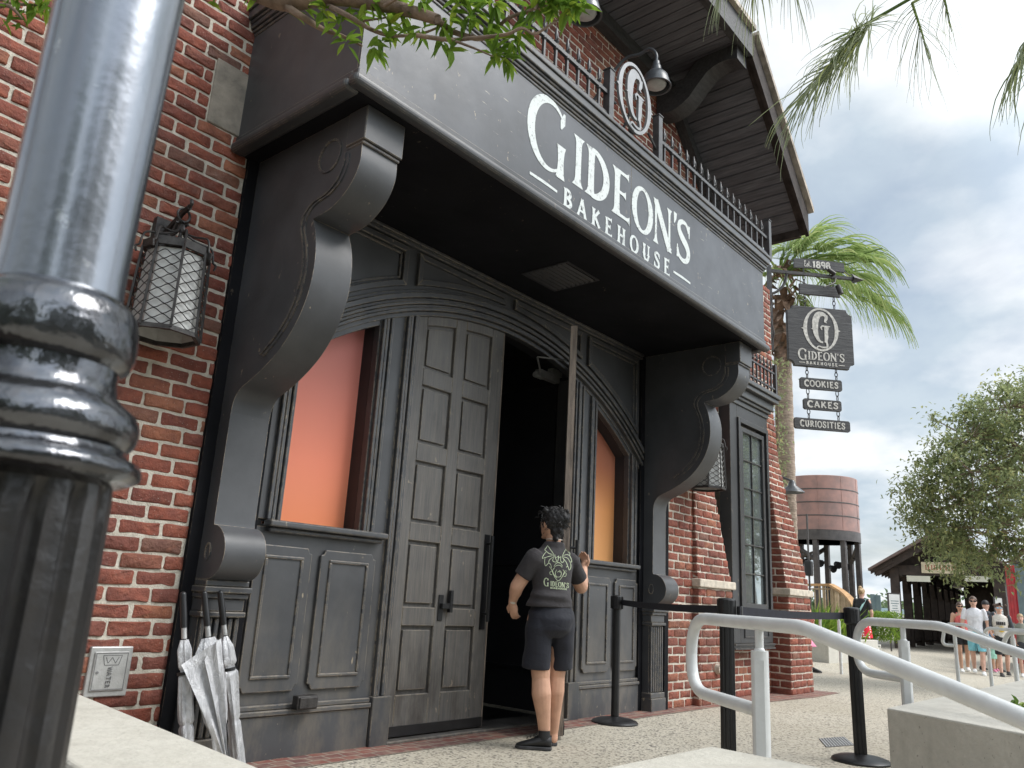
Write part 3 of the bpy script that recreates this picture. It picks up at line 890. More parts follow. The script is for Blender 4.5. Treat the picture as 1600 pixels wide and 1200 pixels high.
def side(sg):
    F = (lambda x: x) if sg > 0 else mir
    def bx(mb, a, b, *r):
        a, b = F(a), F(b); mb.box(min(a, b), max(a, b), *r)
    # wainscot
    m = MB(); bx(m, 2.70, 3.735, 0, .06, .0, 1.33)
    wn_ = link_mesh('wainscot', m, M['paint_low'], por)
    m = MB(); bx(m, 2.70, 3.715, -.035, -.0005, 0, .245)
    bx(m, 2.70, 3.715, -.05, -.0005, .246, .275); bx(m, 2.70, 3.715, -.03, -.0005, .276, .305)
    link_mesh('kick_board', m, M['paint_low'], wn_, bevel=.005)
    for xa, xb in ((2.72, 3.13), (3.20, 3.655)):
        n = .035; z0, z1 = .375, 1.225
        pl = [(xa, z0 + n), (xa + n * .55, z0 + n * .9), (xa + n, z0), (xb - n, z0), (xb - n * .55, z0 + n * .9), (xb, z0 + n), (xb, z1 - n), (xb - n * .55, z1 - n * .9), (xb - n, z1), (xa + n, z1), (xa + n * .55, z1 - n * .9), (xa, z1 - n)]
        pl = [(F(x), z) for x, z in pl]
        m = MB(); m.prism(pl, 'y', -.024, -.0005)
        w_ = .02; a, b, c, d = xa + .065, xb - .065, z0 + .075, z1 - .06
        bx(m, a, b, -.036, -.0235, c, c + w_); bx(m, a, b, -.036, -.0235, d - w_, d); bx(m, a, a + w_, -.036, -.0235, c + w_, d - w_); bx(m, b - w_, b, -.036, -.0235, c + w_, d - w_)
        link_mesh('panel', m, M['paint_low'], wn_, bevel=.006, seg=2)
    # window
    wd = MB(); bx(wd, 2.76, 3.70, -.085, -.0, 1.331, 1.372); bx(wd, 2.78, 3.68, -.05, .0, 1.30, 1.33)
    def col(mb, a, b, y0, y1, z0, r):
        xs_ = lin(a, b, 4)
        mb.prism([(F(a), z0), (F(b), z0)] + [(F(x), arc(x, r)) for x in xs_[::-1]], 'y', y0, y1)
    m = MB()
    col(m, 2.70, 2.88, 0, .06, 1.374, 3.31); col(m, 3.50, 3.735, 0, .06, 1.374, 3.31)
    for a, b, y in ((2.765, 2.79, -.03), (2.80, 2.825, -.022), (2.835, 2.86, -.03), (3.515, 3.54, -.03), (3.55, 3.575, -.022), (3.585, 3.61, -.03)):
        col(m, a, b, y, -.0005, 1.374, 3.30)
    x_ = lin(2.88, 3.50, 9)
    m.band([(F(x), arc(x, 3.265)) for x in x_], [(F(x), arc(x, 3.329)) for x in x_], 'y', .001, .06)
    win = link_mesh('window', m, M['paint'], por, bevel=.004)
    link_mesh('sill', wd, M['paint'], win, bevel=.012, seg=3)
    m = MB()   # deep reveal
    col(m, 3.50, 3.535, .061, .17, 1.374, 3.29); col(m, 2.845, 2.88, .061, .17, 1.374, 3.29)
    m.band([(F(x), arc(x, 3.262)) for x in x_], [(F(x), arc(x, 3.30)) for x in x_], 'y', .061, .17)
    bx(m, 2.88, 3.50, .0, .17, 1.33, 1.3735)
    link_mesh('reveal', m, M['inside'], win)
    m = MB(); m.prism([(F(2.86), 1.36), (F(3.52), 1.36)] + [(F(x), arc(x, 3.28)) for x in lin(2.86, 3.52, 8)[::-1]], 'y', .17, .18)
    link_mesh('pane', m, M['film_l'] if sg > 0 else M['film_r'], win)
    # door casing
    m = MB()
    col(m, 3.736, 3.868, -.0, .20, .0, 3.31)
    for a, b, y in ((3.742, 3.766, -.035), (3.776, 3.80, -.024), (3.81, 3.834, -.035), (3.842, 3.864, -.02)):
        col(m, a, b, y, -.0005, .31, 3.30)
    bx(m, 3.722, 3.885, -.055, -.0005, 0, .31)
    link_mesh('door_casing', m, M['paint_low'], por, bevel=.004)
    # pilaster under the bracket
    m = MB(); bx(m, 2.37, 2.62, -.10, .0, .17, .80)
    pil = link_mesh('pilaster', m, M['paint'], por)
    m = MB()
    for i in range(6):
        a = 2.378 + i * .0415; bx(m, a, a + .026, -.125, -.1005, .175, .795)
    link_mesh('flutes', m, M['paint'], pil, bevel=.008, seg=2)
    m = MB(); bx(m, 2.355, 2.633, -.145, .0, 0, .12); bx(m, 2.36, 2.628, -.135, .0, .121, .17)
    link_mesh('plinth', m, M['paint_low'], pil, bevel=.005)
    m = MB(); bx(m, 2.355, 2.633, -.145, .0, .801, .83); bx(m, 2.365, 2.624, -.13, .0, .831, .90); bx(m, 2.355, 2.633, -.15, .0, .901, .93); bx(m, 2.345, 2.642, -.17, .0, .931, .965); bx(m, 2.36, 2.628, -.15, .0, .966, 1.0)
    link_mesh('capital', m, M['paint'], pil, bevel=.006, seg=2)
    # scroll bracket
    A = spline([(-1.085, 3.36, 0), (-1.085, 3.26, 0), (-1.045, 3.165, 0), (-.97, 3.09, 0), (-.86, 3.035, 0), (-.71, 3.015, 0)], 6)
    Bc = spline([(-.71, 3.012, 0), (-.752, 2.91, 0), (-.776, 2.79, 0), (-.776, 2.66, 0), (-.75, 2.54, 0), (-.70, 2.43, 0), (-.62, 2.325, 0), (-.53, 2.245, 0), (-.41, 2.17, 0), (-.29, 2.115, 0), (-.20, 2.075, 0), (-.152, 2.02, 0), (-.136, 1.94, 0)], 5)
    prof = [(0.0, 3.599), (-1.085, 3.599)] + [(p.x, p.y) for p in A] + [(p.x, p.y) for p in Bc[1:]] + [(-.136, 1.32)]
    sc_ = [(-.14 - .148 * math.sin(R(a)), 1.15 + .148 * math.cos(R(a))) for a in range(0, 181, 12)]
    prof += sc_ + [(0, 1.002)]
    m = MB(); a, b = F(2.36), F(2.618); m.prism(prof, 'x', min(a, b), max(a, b))
    br = link_mesh('scroll_bracket', m, M['paint'], por, smooth=35)
    m = MB(); a, b = F(2.348), F(2.630); m.box(min(a, b), max(a, b), -1.115, -.95, 3.385, 3.598); m.box(min(a, b) + .006, max(a, b) - .006, -1.10, -.95, 3.365, 3.384)
    link_mesh('top_block', m, M['paint'], br, bevel=.005)
    for xa, xb in ((2.36, 2.352), (2.618, 2.626)):
        m = MB(); a, b = F(xa), F(xb); lo_, hi_ = min(a, b), max(a, b)
        c1 = [Vector((p.x + .10, p.y + .03, 0)) for p in A[2:-8]]
        # incised border that follows the curve
        inner = spline([(-.94, 3.36, 0), (-.935, 3.28, 0), (-.89, 3.20, 0), (-.80, 3.145, 0), (-.68, 3.12, 0), (-.61, 3.06, 0), (-.60, 2.99, 0), (-.64, 2.88, 0), (-.665, 2.76, 0), (-.66, 2.64, 0), (-.63, 2.53, 0), (-.57, 2.43, 0), (-.48, 2.34, 0), (-.36, 2.26, 0)], 5)
        for dw in (0.0, .035):
            pts_ = [(p.x - dw, p.y - dw * .4) for p in inner]
            qts = [(p.x - dw - .012, p.y - dw * .4 - .006) for p in inner]
            m.band(pts_, qts, 'x', lo_, hi_)
        link_mesh('carved_border', m, M['paint'], br); m = MB()
        ring = [(-.80 + .105 * math.cos(R(t)), 3.385 + .105 * math.sin(R(t))) for t in range(0, 361, 15)]
        rin = [(-.80 + .094 * math.cos(R(t)), 3.385 + .094 * math.sin(R(t))) for t in range(0, 361, 15)]
        m.strip(ring, rin, 'x', lo_, hi_)
        link_mesh('carved_ring', m, M['paint'], br); m = MB()
        ring = [(-.12 + .03 * math.cos(R(t)), 1.15 + .05 * math.sin(R(t))) for t in range(0, 361, 20)]
        rin = [(-.12 + .022 * math.cos(R(t)), 1.15 + .042 * math.sin(R(t))) for t in range(0, 361, 20)]
        m.strip(ring, rin, 'x', lo_, hi_)
        link_mesh('scroll_eye', m, M['paint'], br)
side(1); side(-1)

# doors: leaf built closed about its hinge, then turned
def door_leaf(T, mirror):
    def fx(x): return x if not mirror else -x
    W = 1.015; th = .034
    def zt(x): return arc(3.872 + x, 3.325)
    m = MB(T); m.prism([(fx(x), z) for x, z in [(0, .03), (W, .03)] + [(x, zt(x)) for x in lin(W, 0, 9)]], 'y', .026, th)
    fr_ = lambda a, b: (min(fx(a), fx(b)), max(fx(a), fx(b)))
    st = MB(T)
    cols = ((.11, .43), (.55, .87)); rows = ((.30, .76), (.89, 1.355), (1.485, 1.94), (2.075, 2.525), (2.655, None))
    # rails and stiles as one face standing proud of the sunk panels (both sides)
    for ya, yb in ((-.002, .025), (th + .001, th + .018)):
        for a, b in ((0, .11), (.43, .55), (.87, W)):
            xs_ = lin(a, b, 4)
            st.prism([(fx(a), .03), (fx(b), .03)] + [(fx(x), zt(x)) for x in xs_[::-1]], 'y', ya, yb)
        for a, b in cols:
            p, q = fr_(a, b)
            for z0, z1 in ((.03, .30), (.76, .89), (1.355, 1.485), (1.94, 2.075), (2.525, 2.655)): st.box(p, q, ya, yb, z0, z1)
            xs_ = lin(a, b, 5)
            st.band([(fx(x), zt(x) - .10) for x in xs_], [(fx(x), zt(x)) for x in xs_], 'y', ya, yb)
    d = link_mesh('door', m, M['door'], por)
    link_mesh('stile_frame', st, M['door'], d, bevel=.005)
    pn = MB(T)
    for a, b in cols:
        for z0, z1 in rows:
            p, q = a + .028, b - .028
            for ya, yb in ((.006, .0255), (th + .0005, th + .01)):
                xs_ = lin(p, q, 4)
                if z1 is None: pn.prism([(fx(p), z0 + .028), (fx(q), z0 + .028)] + [(fx(x), zt(x) - .128) for x in xs_[::-1]], 'y', ya, yb)
                else: pn.prism([(fx(p), z0 + .028), (fx(q), z0 + .028), (fx(q), z1 - .028), (fx(p), z1 - .028)], 'y', ya, yb)
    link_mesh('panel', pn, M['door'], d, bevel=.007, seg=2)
    e = MB(T); p, q = fr_(W + .0005, W + .012); e.prism([(p, .03), (q, .03), (q, zt(W)), (p, zt(W))], 'y', -.002, th + .018)
    link_mesh('leaf_edge', e, M['door_edge'], d)
    k = MB(T); p, q = fr_(.0, W); k.box(p, q, -.010, -.0025, .035, .10)
    link_mesh('kick_plate', k, M['rubber'], d)
    h = MB(T)
    p, q = fr_(.925, .985); h.box(p, q, -.008, -.0025, .74, 1.47)
    xh = fx(.955)
    h.tube([(xh, -.06, .80), (xh, -.06, 1.46)], .014, 8)
    for z in (.86, 1.40): h.tube([(xh, -.004, z), (xh, -.06, z)], .010, 8)
    link_mesh('handle', h, M['rubber'], d, smooth=40)
    l = MB(T); p, q = fr_(.455, .505); l.box(p, q, -.012, -.0025, .80, .985)
    p, q = fr_(.47, .56); l.box(p, q, -.04, -.013, .885, .925); p, q = fr_(.545, .575); l.box(p, q, -.045, -.012, .86, 1.02)
    link_mesh('latch', l, M['rubber'], d, bevel=.003)
    return d
dl = door_leaf(Matrix.Translation((3.872, .02, 0)), False)
dr = door_leaf(Matrix.Translation((5.928, .02, 0)) @ Matrix.Rotation(R(37), 4, 'Z'), True)
dr['label'] = 'door leaf swung open towards the pavement'
# doorway: threshold, lobby behind
m = MB().box(3.87, 5.93, -.06, .24, 0, .022)
link_mesh('threshold', m, M['door'], por, bevel=.006)
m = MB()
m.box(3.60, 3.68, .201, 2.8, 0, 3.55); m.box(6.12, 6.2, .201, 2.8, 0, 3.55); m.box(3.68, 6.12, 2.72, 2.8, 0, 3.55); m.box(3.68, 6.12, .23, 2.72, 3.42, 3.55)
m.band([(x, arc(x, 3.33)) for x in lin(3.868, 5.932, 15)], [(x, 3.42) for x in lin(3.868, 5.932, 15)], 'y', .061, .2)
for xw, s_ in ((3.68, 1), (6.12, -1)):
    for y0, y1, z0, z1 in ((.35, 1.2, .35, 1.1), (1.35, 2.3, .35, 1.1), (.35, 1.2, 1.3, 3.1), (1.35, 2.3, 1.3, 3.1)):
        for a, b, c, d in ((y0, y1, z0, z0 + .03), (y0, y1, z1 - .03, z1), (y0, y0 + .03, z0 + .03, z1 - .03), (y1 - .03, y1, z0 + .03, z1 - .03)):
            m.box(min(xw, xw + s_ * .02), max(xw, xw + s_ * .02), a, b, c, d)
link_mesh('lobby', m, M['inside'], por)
link_mesh('door_mat', MB().box(3.9, 5.9, .26, 2.5, .003, .012), M['rubber'], por)
# overhead closer of the open leaf
m = MB().box(5.50, 5.80, .09, .15, 2.98, 3.05); m.tube([(5.46, .12, 2.99), (5.56, .12, 2.99)], .028, 10); m.box(5.7, 5.85, .10, .16, 3.05, 3.11)
m.tube([(5.52, .10, 3.02), (5.36, .02, 3.11)], .009, 6); m.tube([(5.36, .02, 3.115), (5.62, -.12, 3.13)], .007, 6)
link_mesh('door_closer', m, M['alu'], por, smooth=40)

# canopy --------------------------------------------------------
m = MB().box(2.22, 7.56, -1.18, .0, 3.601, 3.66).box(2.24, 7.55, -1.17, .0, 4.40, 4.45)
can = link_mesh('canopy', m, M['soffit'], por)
for q_ in ((2.20, 2.24), (7.55, 7.58)): link_mesh('side_board', MB().box(*q_, -1.18, .0, 3.661, 4.53), M['paint'], can)
m = MB().box(2.20, 4.948, -1.2, -1.181, 3.66, 4.53).box(4.952, 7.58, -1.2, -1.181, 3.66, 4.53)
link_mesh('fascia_board', m, M['fascia'], can)
m = MB()
def rim(mb, p, z0, z1):
    mb.box(2.20 - p, 7.58 + p, -1.2 - p, -1.16, z0, z1)
    mb.box(2.20 - p, 2.26, -1.16, 0, z0, z1); mb.box(7.52, 7.58 + p, -1.16, 0, z0, z1)
rim(m, .045, 3.585, 3.655); 
link_mesh('drip_moulding', m, M['cornice'], can, bevel=.03, seg=4)
m = MB(); rim(m, .014, 3.656, 3.70)
link_mesh('bead', m, M['cornice'], can, bevel=.008, seg=2)
m = MB()
for p, a, b in ((.008, 4.455, 4.478), (.020, 4.479, 4.50), (.034, 4.501, 4.535), (.044, 4.536, 4.556), (.062, 4.557, 4.62), (.074, 4.621, 4.652)):
    rim(m, p, a, b)
m.box(2.15, 7.65, -1.25, .0, 4.60, 4.648)
link_mesh('cornice', m, M['cornice'], can, bevel=.007, seg=2)
m = MB().box(4.66, 5.12, -.80, -.78, 3.592, 3.6).box(4.66, 5.12, -.35, -.33, 3.592, 3.6).box(4.66, 4.68, -.78, -.35, 3.592, 3.6).box(5.10, 5.12, -.78, -.35, 3.592, 3.6)
for i in range(9):
    y = -.76 + i * .047; m.prism([(y, 3.598), (y + .006, 3.598), (y + .03, 3.588), (y + .024, 3.588)], 'x', 4.68, 5.10)
link_mesh('soffit_vent', m, M['inside'], can)
# ------------------------------------------------------------------ lettering
def stroke(mb, pts, ws, place, d0=0.0, d1=.003):
    """flat brush stroke of changing width as a thin solid"""
    n = len(pts); A = []; Bq = []
    for i in range(n):
        a = Vector(pts[max(i - 1, 0)]); b = Vector(pts[min(i + 1, n - 1)])
        t = (b - a)
        t = t.normalized() if t.length > 1e-9 else Vector((0, 1))
        q = Vector((-t.y, t.x)) * ws[i] * .5
        p = Vector(pts[i])
        A.append(p + q); Bq.append(p - q)
    vs = []
    for d in (d0, d1):
        vs += [place(p.x, p.y, d) for p in A] + [place(p.x, p.y, d) for p in Bq]
    fs = []
    for i in range(n - 1):
        fs += [(2 * n + i, 2 * n + i + 1, 3 * n + i + 1, 3 * n + i), (i, n + i, n + i + 1, i + 1),
               (i, i + 1, 2 * n + i + 1, 2 * n + i), (n + i + 1, n + i, 3 * n + i, 3 * n + i + 1)]
    fs += [(0, 2 * n, 3 * n, n), (n - 1, 2 * n - 1, 4 * n - 1, 3 * n - 1)]
    mb.add(vs, fs)
def arcpts(cx, cy, rx, ry, a0, a1, n=18):
    return [(cx + rx * math.cos(R(a0 + (a1 - a0) * i / (n - 1))), cy + ry * math.sin(R(a0 + (a1 - a0) * i / (n - 1)))) for i in range(n)]
def glyph(ch, W=.17, T=.065, fl=1.9):
    """strokes of one letter on a unit cap height, and its width"""
    S = []
    def st(x, y0=0, y1=1, w=W, f=fl):
        h = y1 - y0; k = .07
        S.append(([(x, y0), (x, y0 + k * .45), (x, y0 + k), (x, y0 + k * 2.2), (x, (y0 + y1) / 2), (x, y1 - k * 2.2), (x, y1 - k), (x, y1 - k * .45), (x, y1)],
                  [w * f, w * (1 + (f - 1) * .75), w * (1 + (f - 1) * .3), w, w * .94, w, w * (1 + (f - 1) * .3), w * (1 + (f - 1) * .75), w * f]))
    def ar(*a, f=None, n=22):
        p = arcpts(*a, n=n)
        S.append((p, [f(i / (n - 1)) for i in range(n)]))
    def arm(x0, x1, y, t=T, e=2.6):
        S.append(([(x0, y), (x1 - .1, y), (x1 - .03, y), (x1, y)], [t, t, t * (1 + (e - 1) * .45), t * e]))
    def dg(x0, y0, x1, y1, w, f=1.0):
        S.append(([(x0, y0), (x0 + (x1 - x0) * .1, y0 + (y1 - y0) * .1), (x0 + (x1 - x0) * .9, y0 + (y1 - y0) * .9), (x1, y1)], [w * f, w, w, w * f]))
    sn = lambda t: math.sin(math.pi * t)
    if ch == 'I': st(.16); w = .32
    elif ch == 'D':
        st(.15); ar(.17, .5, .44, .475, 90, -90, f=lambda t: T + (W * 1.05 - T) * sn(t)); w = .70
    elif ch == 'E':
        st(.15); arm(.15, .56, .965); arm(.15, .46, .52); arm(.15, .60, .035); w = .63
    elif ch == 'F':
        st(.15); arm(.15, .56, .965); arm(.15, .46, .52); w = .6
    elif ch == 'O':
        ar(.38, .5, .32, .475, 0, 360, f=lambda t: T + (W - T) * abs(math.cos(2 * math.pi * t)) ** 1.3, n=36); w = .76
    elif ch == 'N':
        st(.11, 0, 1, T * 1.15, 2.6); st(.66, 0, 1, T * 1.15, 2.6); dg(.10, .97, .67, .03, W * 1.05); w = .78
    elif ch == 'S':
        p = spline([(.52, .78, 0), (.43, .93, 0), (.28, .96, 0), (.13, .86, 0), (.13, .70, 0), (.26, .56, 0), (.42, .44, 0), (.50, .28, 0), (.44, .10, 0), (.27, .035, 0), (.11, .11, 0), (.05, .26, 0)], 4)
        n = len(p); S.append(([(q.x, q.y) for q in p], [T * 1.6 * (1 - i / (n - 1) * 0) if False else (T * 1.2 + (W * 1.02 - T * 1.2) * math.exp(-((i / (n - 1) - .5) / .22) ** 2)) for i in range(n)]))
        S.append(([(.53, .66), (.53, .96)], [T * .5, T * 1.1])); S.append(([(.05, .04), (.05, .34)], [T * 1.1, T * .5])); w = .60
    elif ch == 'G':
        ar(.42, .5, .36, .475, 48, 318, f=lambda t: T * .9 + (W * 1.1 - T) * sn(min(1, t * 1.1)) ** 1.4, n=30)
        st(.66, .0, .46, W * .9, 1.5); S.append(([(.64, .70), (.67, .80), (.70, .94)], [T * .6, T * 2.4, T * .8])); w = .84
    elif ch == 'B':
        st(.15); ar(.17, .745, .33, .22, 90, -90, f=lambda t: T + (W - T) * sn(t)); ar(.17, .275, .39, .24, 90, -90, f=lambda t: T + (W - T) * sn(t)); w = .64
    elif ch == 'A':
        dg(.06, 0, .35, 1, T * 1.2, 1.5); dg(.35, 1, .66, 0, W, 1.25); S.append(([(.17, .32), (.55, .32)], [T, T])); w = .72
    elif ch == 'K':
        st(.15); dg(.18, .42, .58, .98, T * 1.3, 1.5); dg(.28, .55, .64, .02, W * .95, 1.3); w = .70
    elif ch == 'H':
        st(.15); st(.60); S.append(([(.15, .5), (.60, .5)], [T * 1.2, T * 1.2])); w = .76
    elif ch == 'U':
        st(.15, .35, 1); ar(.365, .36, .215, .325, 180, 360, f=lambda t: W + (T * 1.2 - W) * t); st(.58, .35, 1, T * 1.2, 2.4); w = .72
    elif ch == 'C':
        ar(.40, .5, .34, .475, 50, 310, f=lambda t: T * 1.4 + (W - T) * sn(t) ** 1.3); S.append(([(.62, .72), (.63, .97)], [T * .5, T * 1.4])); w = .68
    elif ch == 'R':
        st(.15); ar(.17, .735, .34, .23, 90, -90, f=lambda t: T + (W - T) * sn(t)); dg(.30, .52, .62, .02, W, 1.2); w = .67
    elif ch == 'T':
        st(.33); S.append(([(.02, .96), (.10, .96), (.56, .96), (.64, .96)], [T * 2.4, T, T, T * 2.4])); w = .66
    elif ch == 'W':
        for a, b, q in ((.02, .24, W), (.46, .24, T), (.46, .68, W), (.90, .68, T)): dg(a, 1, b, 0, q)
        w = .92
    elif ch == "'":
        S.append(([(.10, .98), (.09, .85), (.05, .72)], [.15, .12, .03])); w = .20
    elif ch == '1':
        st(.22); dg(.05, .76, .22, .96, T * 1.3); w = .42
    elif ch == '8':
        ar(.30, .745, .19, .20, 0, 360, f=lambda t: W * .85, n=24); ar(.30, .27, .23, .235, 0, 360, f=lambda t: W * .95, n=24); w = .62
    elif ch == '9':
        ar(.30, .68, .22, .27, 0, 360, f=lambda t: W * .9, n=24); ar(.30, .60, .235, .55, 10, -75, f=lambda t: W * .95); w = .62
    else: w = .3
    return S, w
def write(mb, text, place, h, width=None, gap=.07, **kw):
    """text from x=0 rightwards, cap height h, squeezed or stretched to width"""
    adv = 0; items = []
    for ch in text:
        S, w = glyph(ch, **kw); items.append((adv, S)); adv += w + gap
    adv -= gap
    sx = (width / adv) if width else h
    k = 0
    for x0, S in items:
        for p, ws in S:
            k += 1; d = .0005 * (k % 5)
            wf = (sx + h) / 2
            stroke(mb, [((x + x0) * sx, y * h) for x, y in p], [q * wf for q in ws], place, 0, .003 + d)
def emblem(mb, place, rx, ry, d1=.006, tail=True, big=False):
    """oval ring with pointed sides round an ornate capital"""
    n = 61
    p = [(rx * math.cos(R(t * 6)), ry * math.sin(R(t * 6))) for t in range(n)]
    stroke(mb, p, [rx * (.125 + .12 * abs(math.cos(R(t * 6))) ** 6) for t in range(n)], place, 0, d1)
    for s in (1, -1): stroke(mb, [(s * rx * .99, 0), (s * rx * 1.12, 0), (s * rx * 1.24, 0)], [ry * .30, ry * .10, ry * .004], place, 0, d1 + .0004)
    g = spline([(.36, .52, 0), (.30, .70, 0), (.10, .76, 0), (-.14, .70, 0), (-.32, .42, 0), (-.36, .05, 0), (-.30, -.30, 0), (-.12, -.56, 0), (.10, -.62, 0)], 5)
    if big: g = [q * 1.08 for q in g]
    n = len(g)
    stroke(mb, [(q.x * rx, q.y * ry) for q in g], [rx * (.10 + .30 * math.sin(math.pi * min(1, (i / (n - 1)) * 1.02)) ** 1.6) for i in range(n)], place, 0, d1 + .0008)
    stroke(mb, [(.44 * rx, .72 * ry), (.36 * rx, .54 * ry), (.28 * rx, .38 * ry), (.40 * rx, .34 * ry)], [rx * .06, rx * .20, rx * .12, rx * .03], place, 0, d1 + .0012)
    stroke(mb, [(-.62 * rx, .0), (-.46 * rx, .0), (-.36 * rx, .0)], [rx * .01, rx * .08, rx * .2], place, 0, d1 + .0016)
    stroke(mb, [(.36 * rx, .12 * ry), (.33 * rx, -.05 * ry), (.33 * rx, -.35 * ry), (.28 * rx, -.62 * ry)], [rx * .30, rx * .22, rx * .24, rx * .16], place, 0, d1 + .0020)
    stroke(mb, [(.06 * rx, -.02 * ry), (.0 * rx, .10 * ry), (.10 * rx, .18 * ry), (.24 * rx, .16 * ry), (.42 * rx, .16 * ry), (.60 * rx, .17 * ry)], [rx * .05, rx * .10, rx * .10, rx * .10, rx * .12, rx * .03], place, 0, d1 + .0024)
    if tail:
        q = spline([(.30, -.55, 0), (.36, -.80, 0), (.12, -.86, 0), (-.20, -.82, 0), (-.30, -.95, 0), (-.05, -1.02, 0)], 5)
        stroke(mb, [(a.x * rx, a.y * ry) for a in q], [rx * .13 - rx * .09 * i / (len(q) - 1) for i in range(len(q))], place, 0, d1 + .0028)

# painted name on the canopy front
m = MB()
def fas(x0, z0): return lambda x, y, d: (x0 + x, -1.2005 - d * .7, z0 + y)
S, _w = glyph('G', W=.145, T=.045)
for k, (p, ws) in enumerate(S): stroke(m, [(x * .585, y * .565) for x, y in p], [q * .545 for q in ws], fas(3.615, 3.885), 0, .003 + .0005 * k)
for ch, x0, wd in (('I', 4.155, .12), ('D', 4.315, .315), ('E', 4.68, .26), ('O', 4.975, .31), ('N', 5.30, .325), ("'", 5.645, .07), ('S', 5.695, .27)):
    S, _w = glyph(ch, W=.185, T=.07)
    for k, (p, ws) in enumerate(S):
        sx = wd / _w
        zz = (3.925, .405) if ch != "'" else (3.95, .405)
        stroke(m, [(x * sx, y * zz[1]) for x, y in p], [q * (sx * .6 + zz[1] * .4) for q in ws], fas(x0, zz[0]), 0, .003 + .0005 * k)
write(m, 'BAKEHOUSE', fas(4.05, 3.703), .142, 1.535, gap=.42, W=.21, T=.12, fl=1.6)
for a, b in ((3.665, 3.975), (5.65, 5.955)): stroke(m, [(a, 3.773), ((a + b) / 2, 3.776), (b, 3.771)], [.021, .024, .019], fas(0, 0))
link_mesh('lettering', m, M['letter'], can)

# iron railing on the canopy, with the oval emblem -----------------
ir = thing('iron_railing', (4.9, -1.2, 4.653), 'long grey iron railing with spiked pickets and oval emblem above the name board', 'railing')
yr = -1.205
for a, b in ((2.22, 4.56), (5.37, 7.72)):
    for z in (4.70, 4.895): link_mesh('bar', MB().box(a, b, yr - .013, yr + .013, z, z + .03), M['rail_iron'], ir)
for x in (2.2, 4.55, 5.325, 7.70):
    link_mesh('post', MB().box(x, x + .065, yr - .032, yr + .032, 4.654, 5.12).box(x - .006, x + .071, yr - .038, yr + .038, 5.121, 5.135), M['rail_iron'], ir, bevel=.003)
for s_ in (2.20, 7.73):
    pass
px_ = [2.34 + i * .14 for i in range(16)] + [5.47 + i * .14 for i in range(16)]
pickets(ir, px_, yr, 4.654, 5.075, M['rail_iron'])
m = MB()
emblem(m, lambda x, y, d: (4.925 + x, yr - .015 - d, 5.055 + y), .23, .305, .022)
link_mesh('oval_emblem', m, M['emblem'], ir)
for q_ in ([(4.925, yr + .01, 4.95), (4.925, yr + .15, 4.66)], [(4.68, yr - .005, 4.88), (4.60, yr, 4.88)], [(5.19, yr - .005, 4.88), (5.33, yr, 4.80)]): link_mesh('stay', MB().tube(q_, .012, 6), M['rail_iron'], ir)
link_mesh('foot', MB().box(4.90, 4.95, yr - .012, yr + .012, 4.654, 4.80), M['rail_iron'], ir)

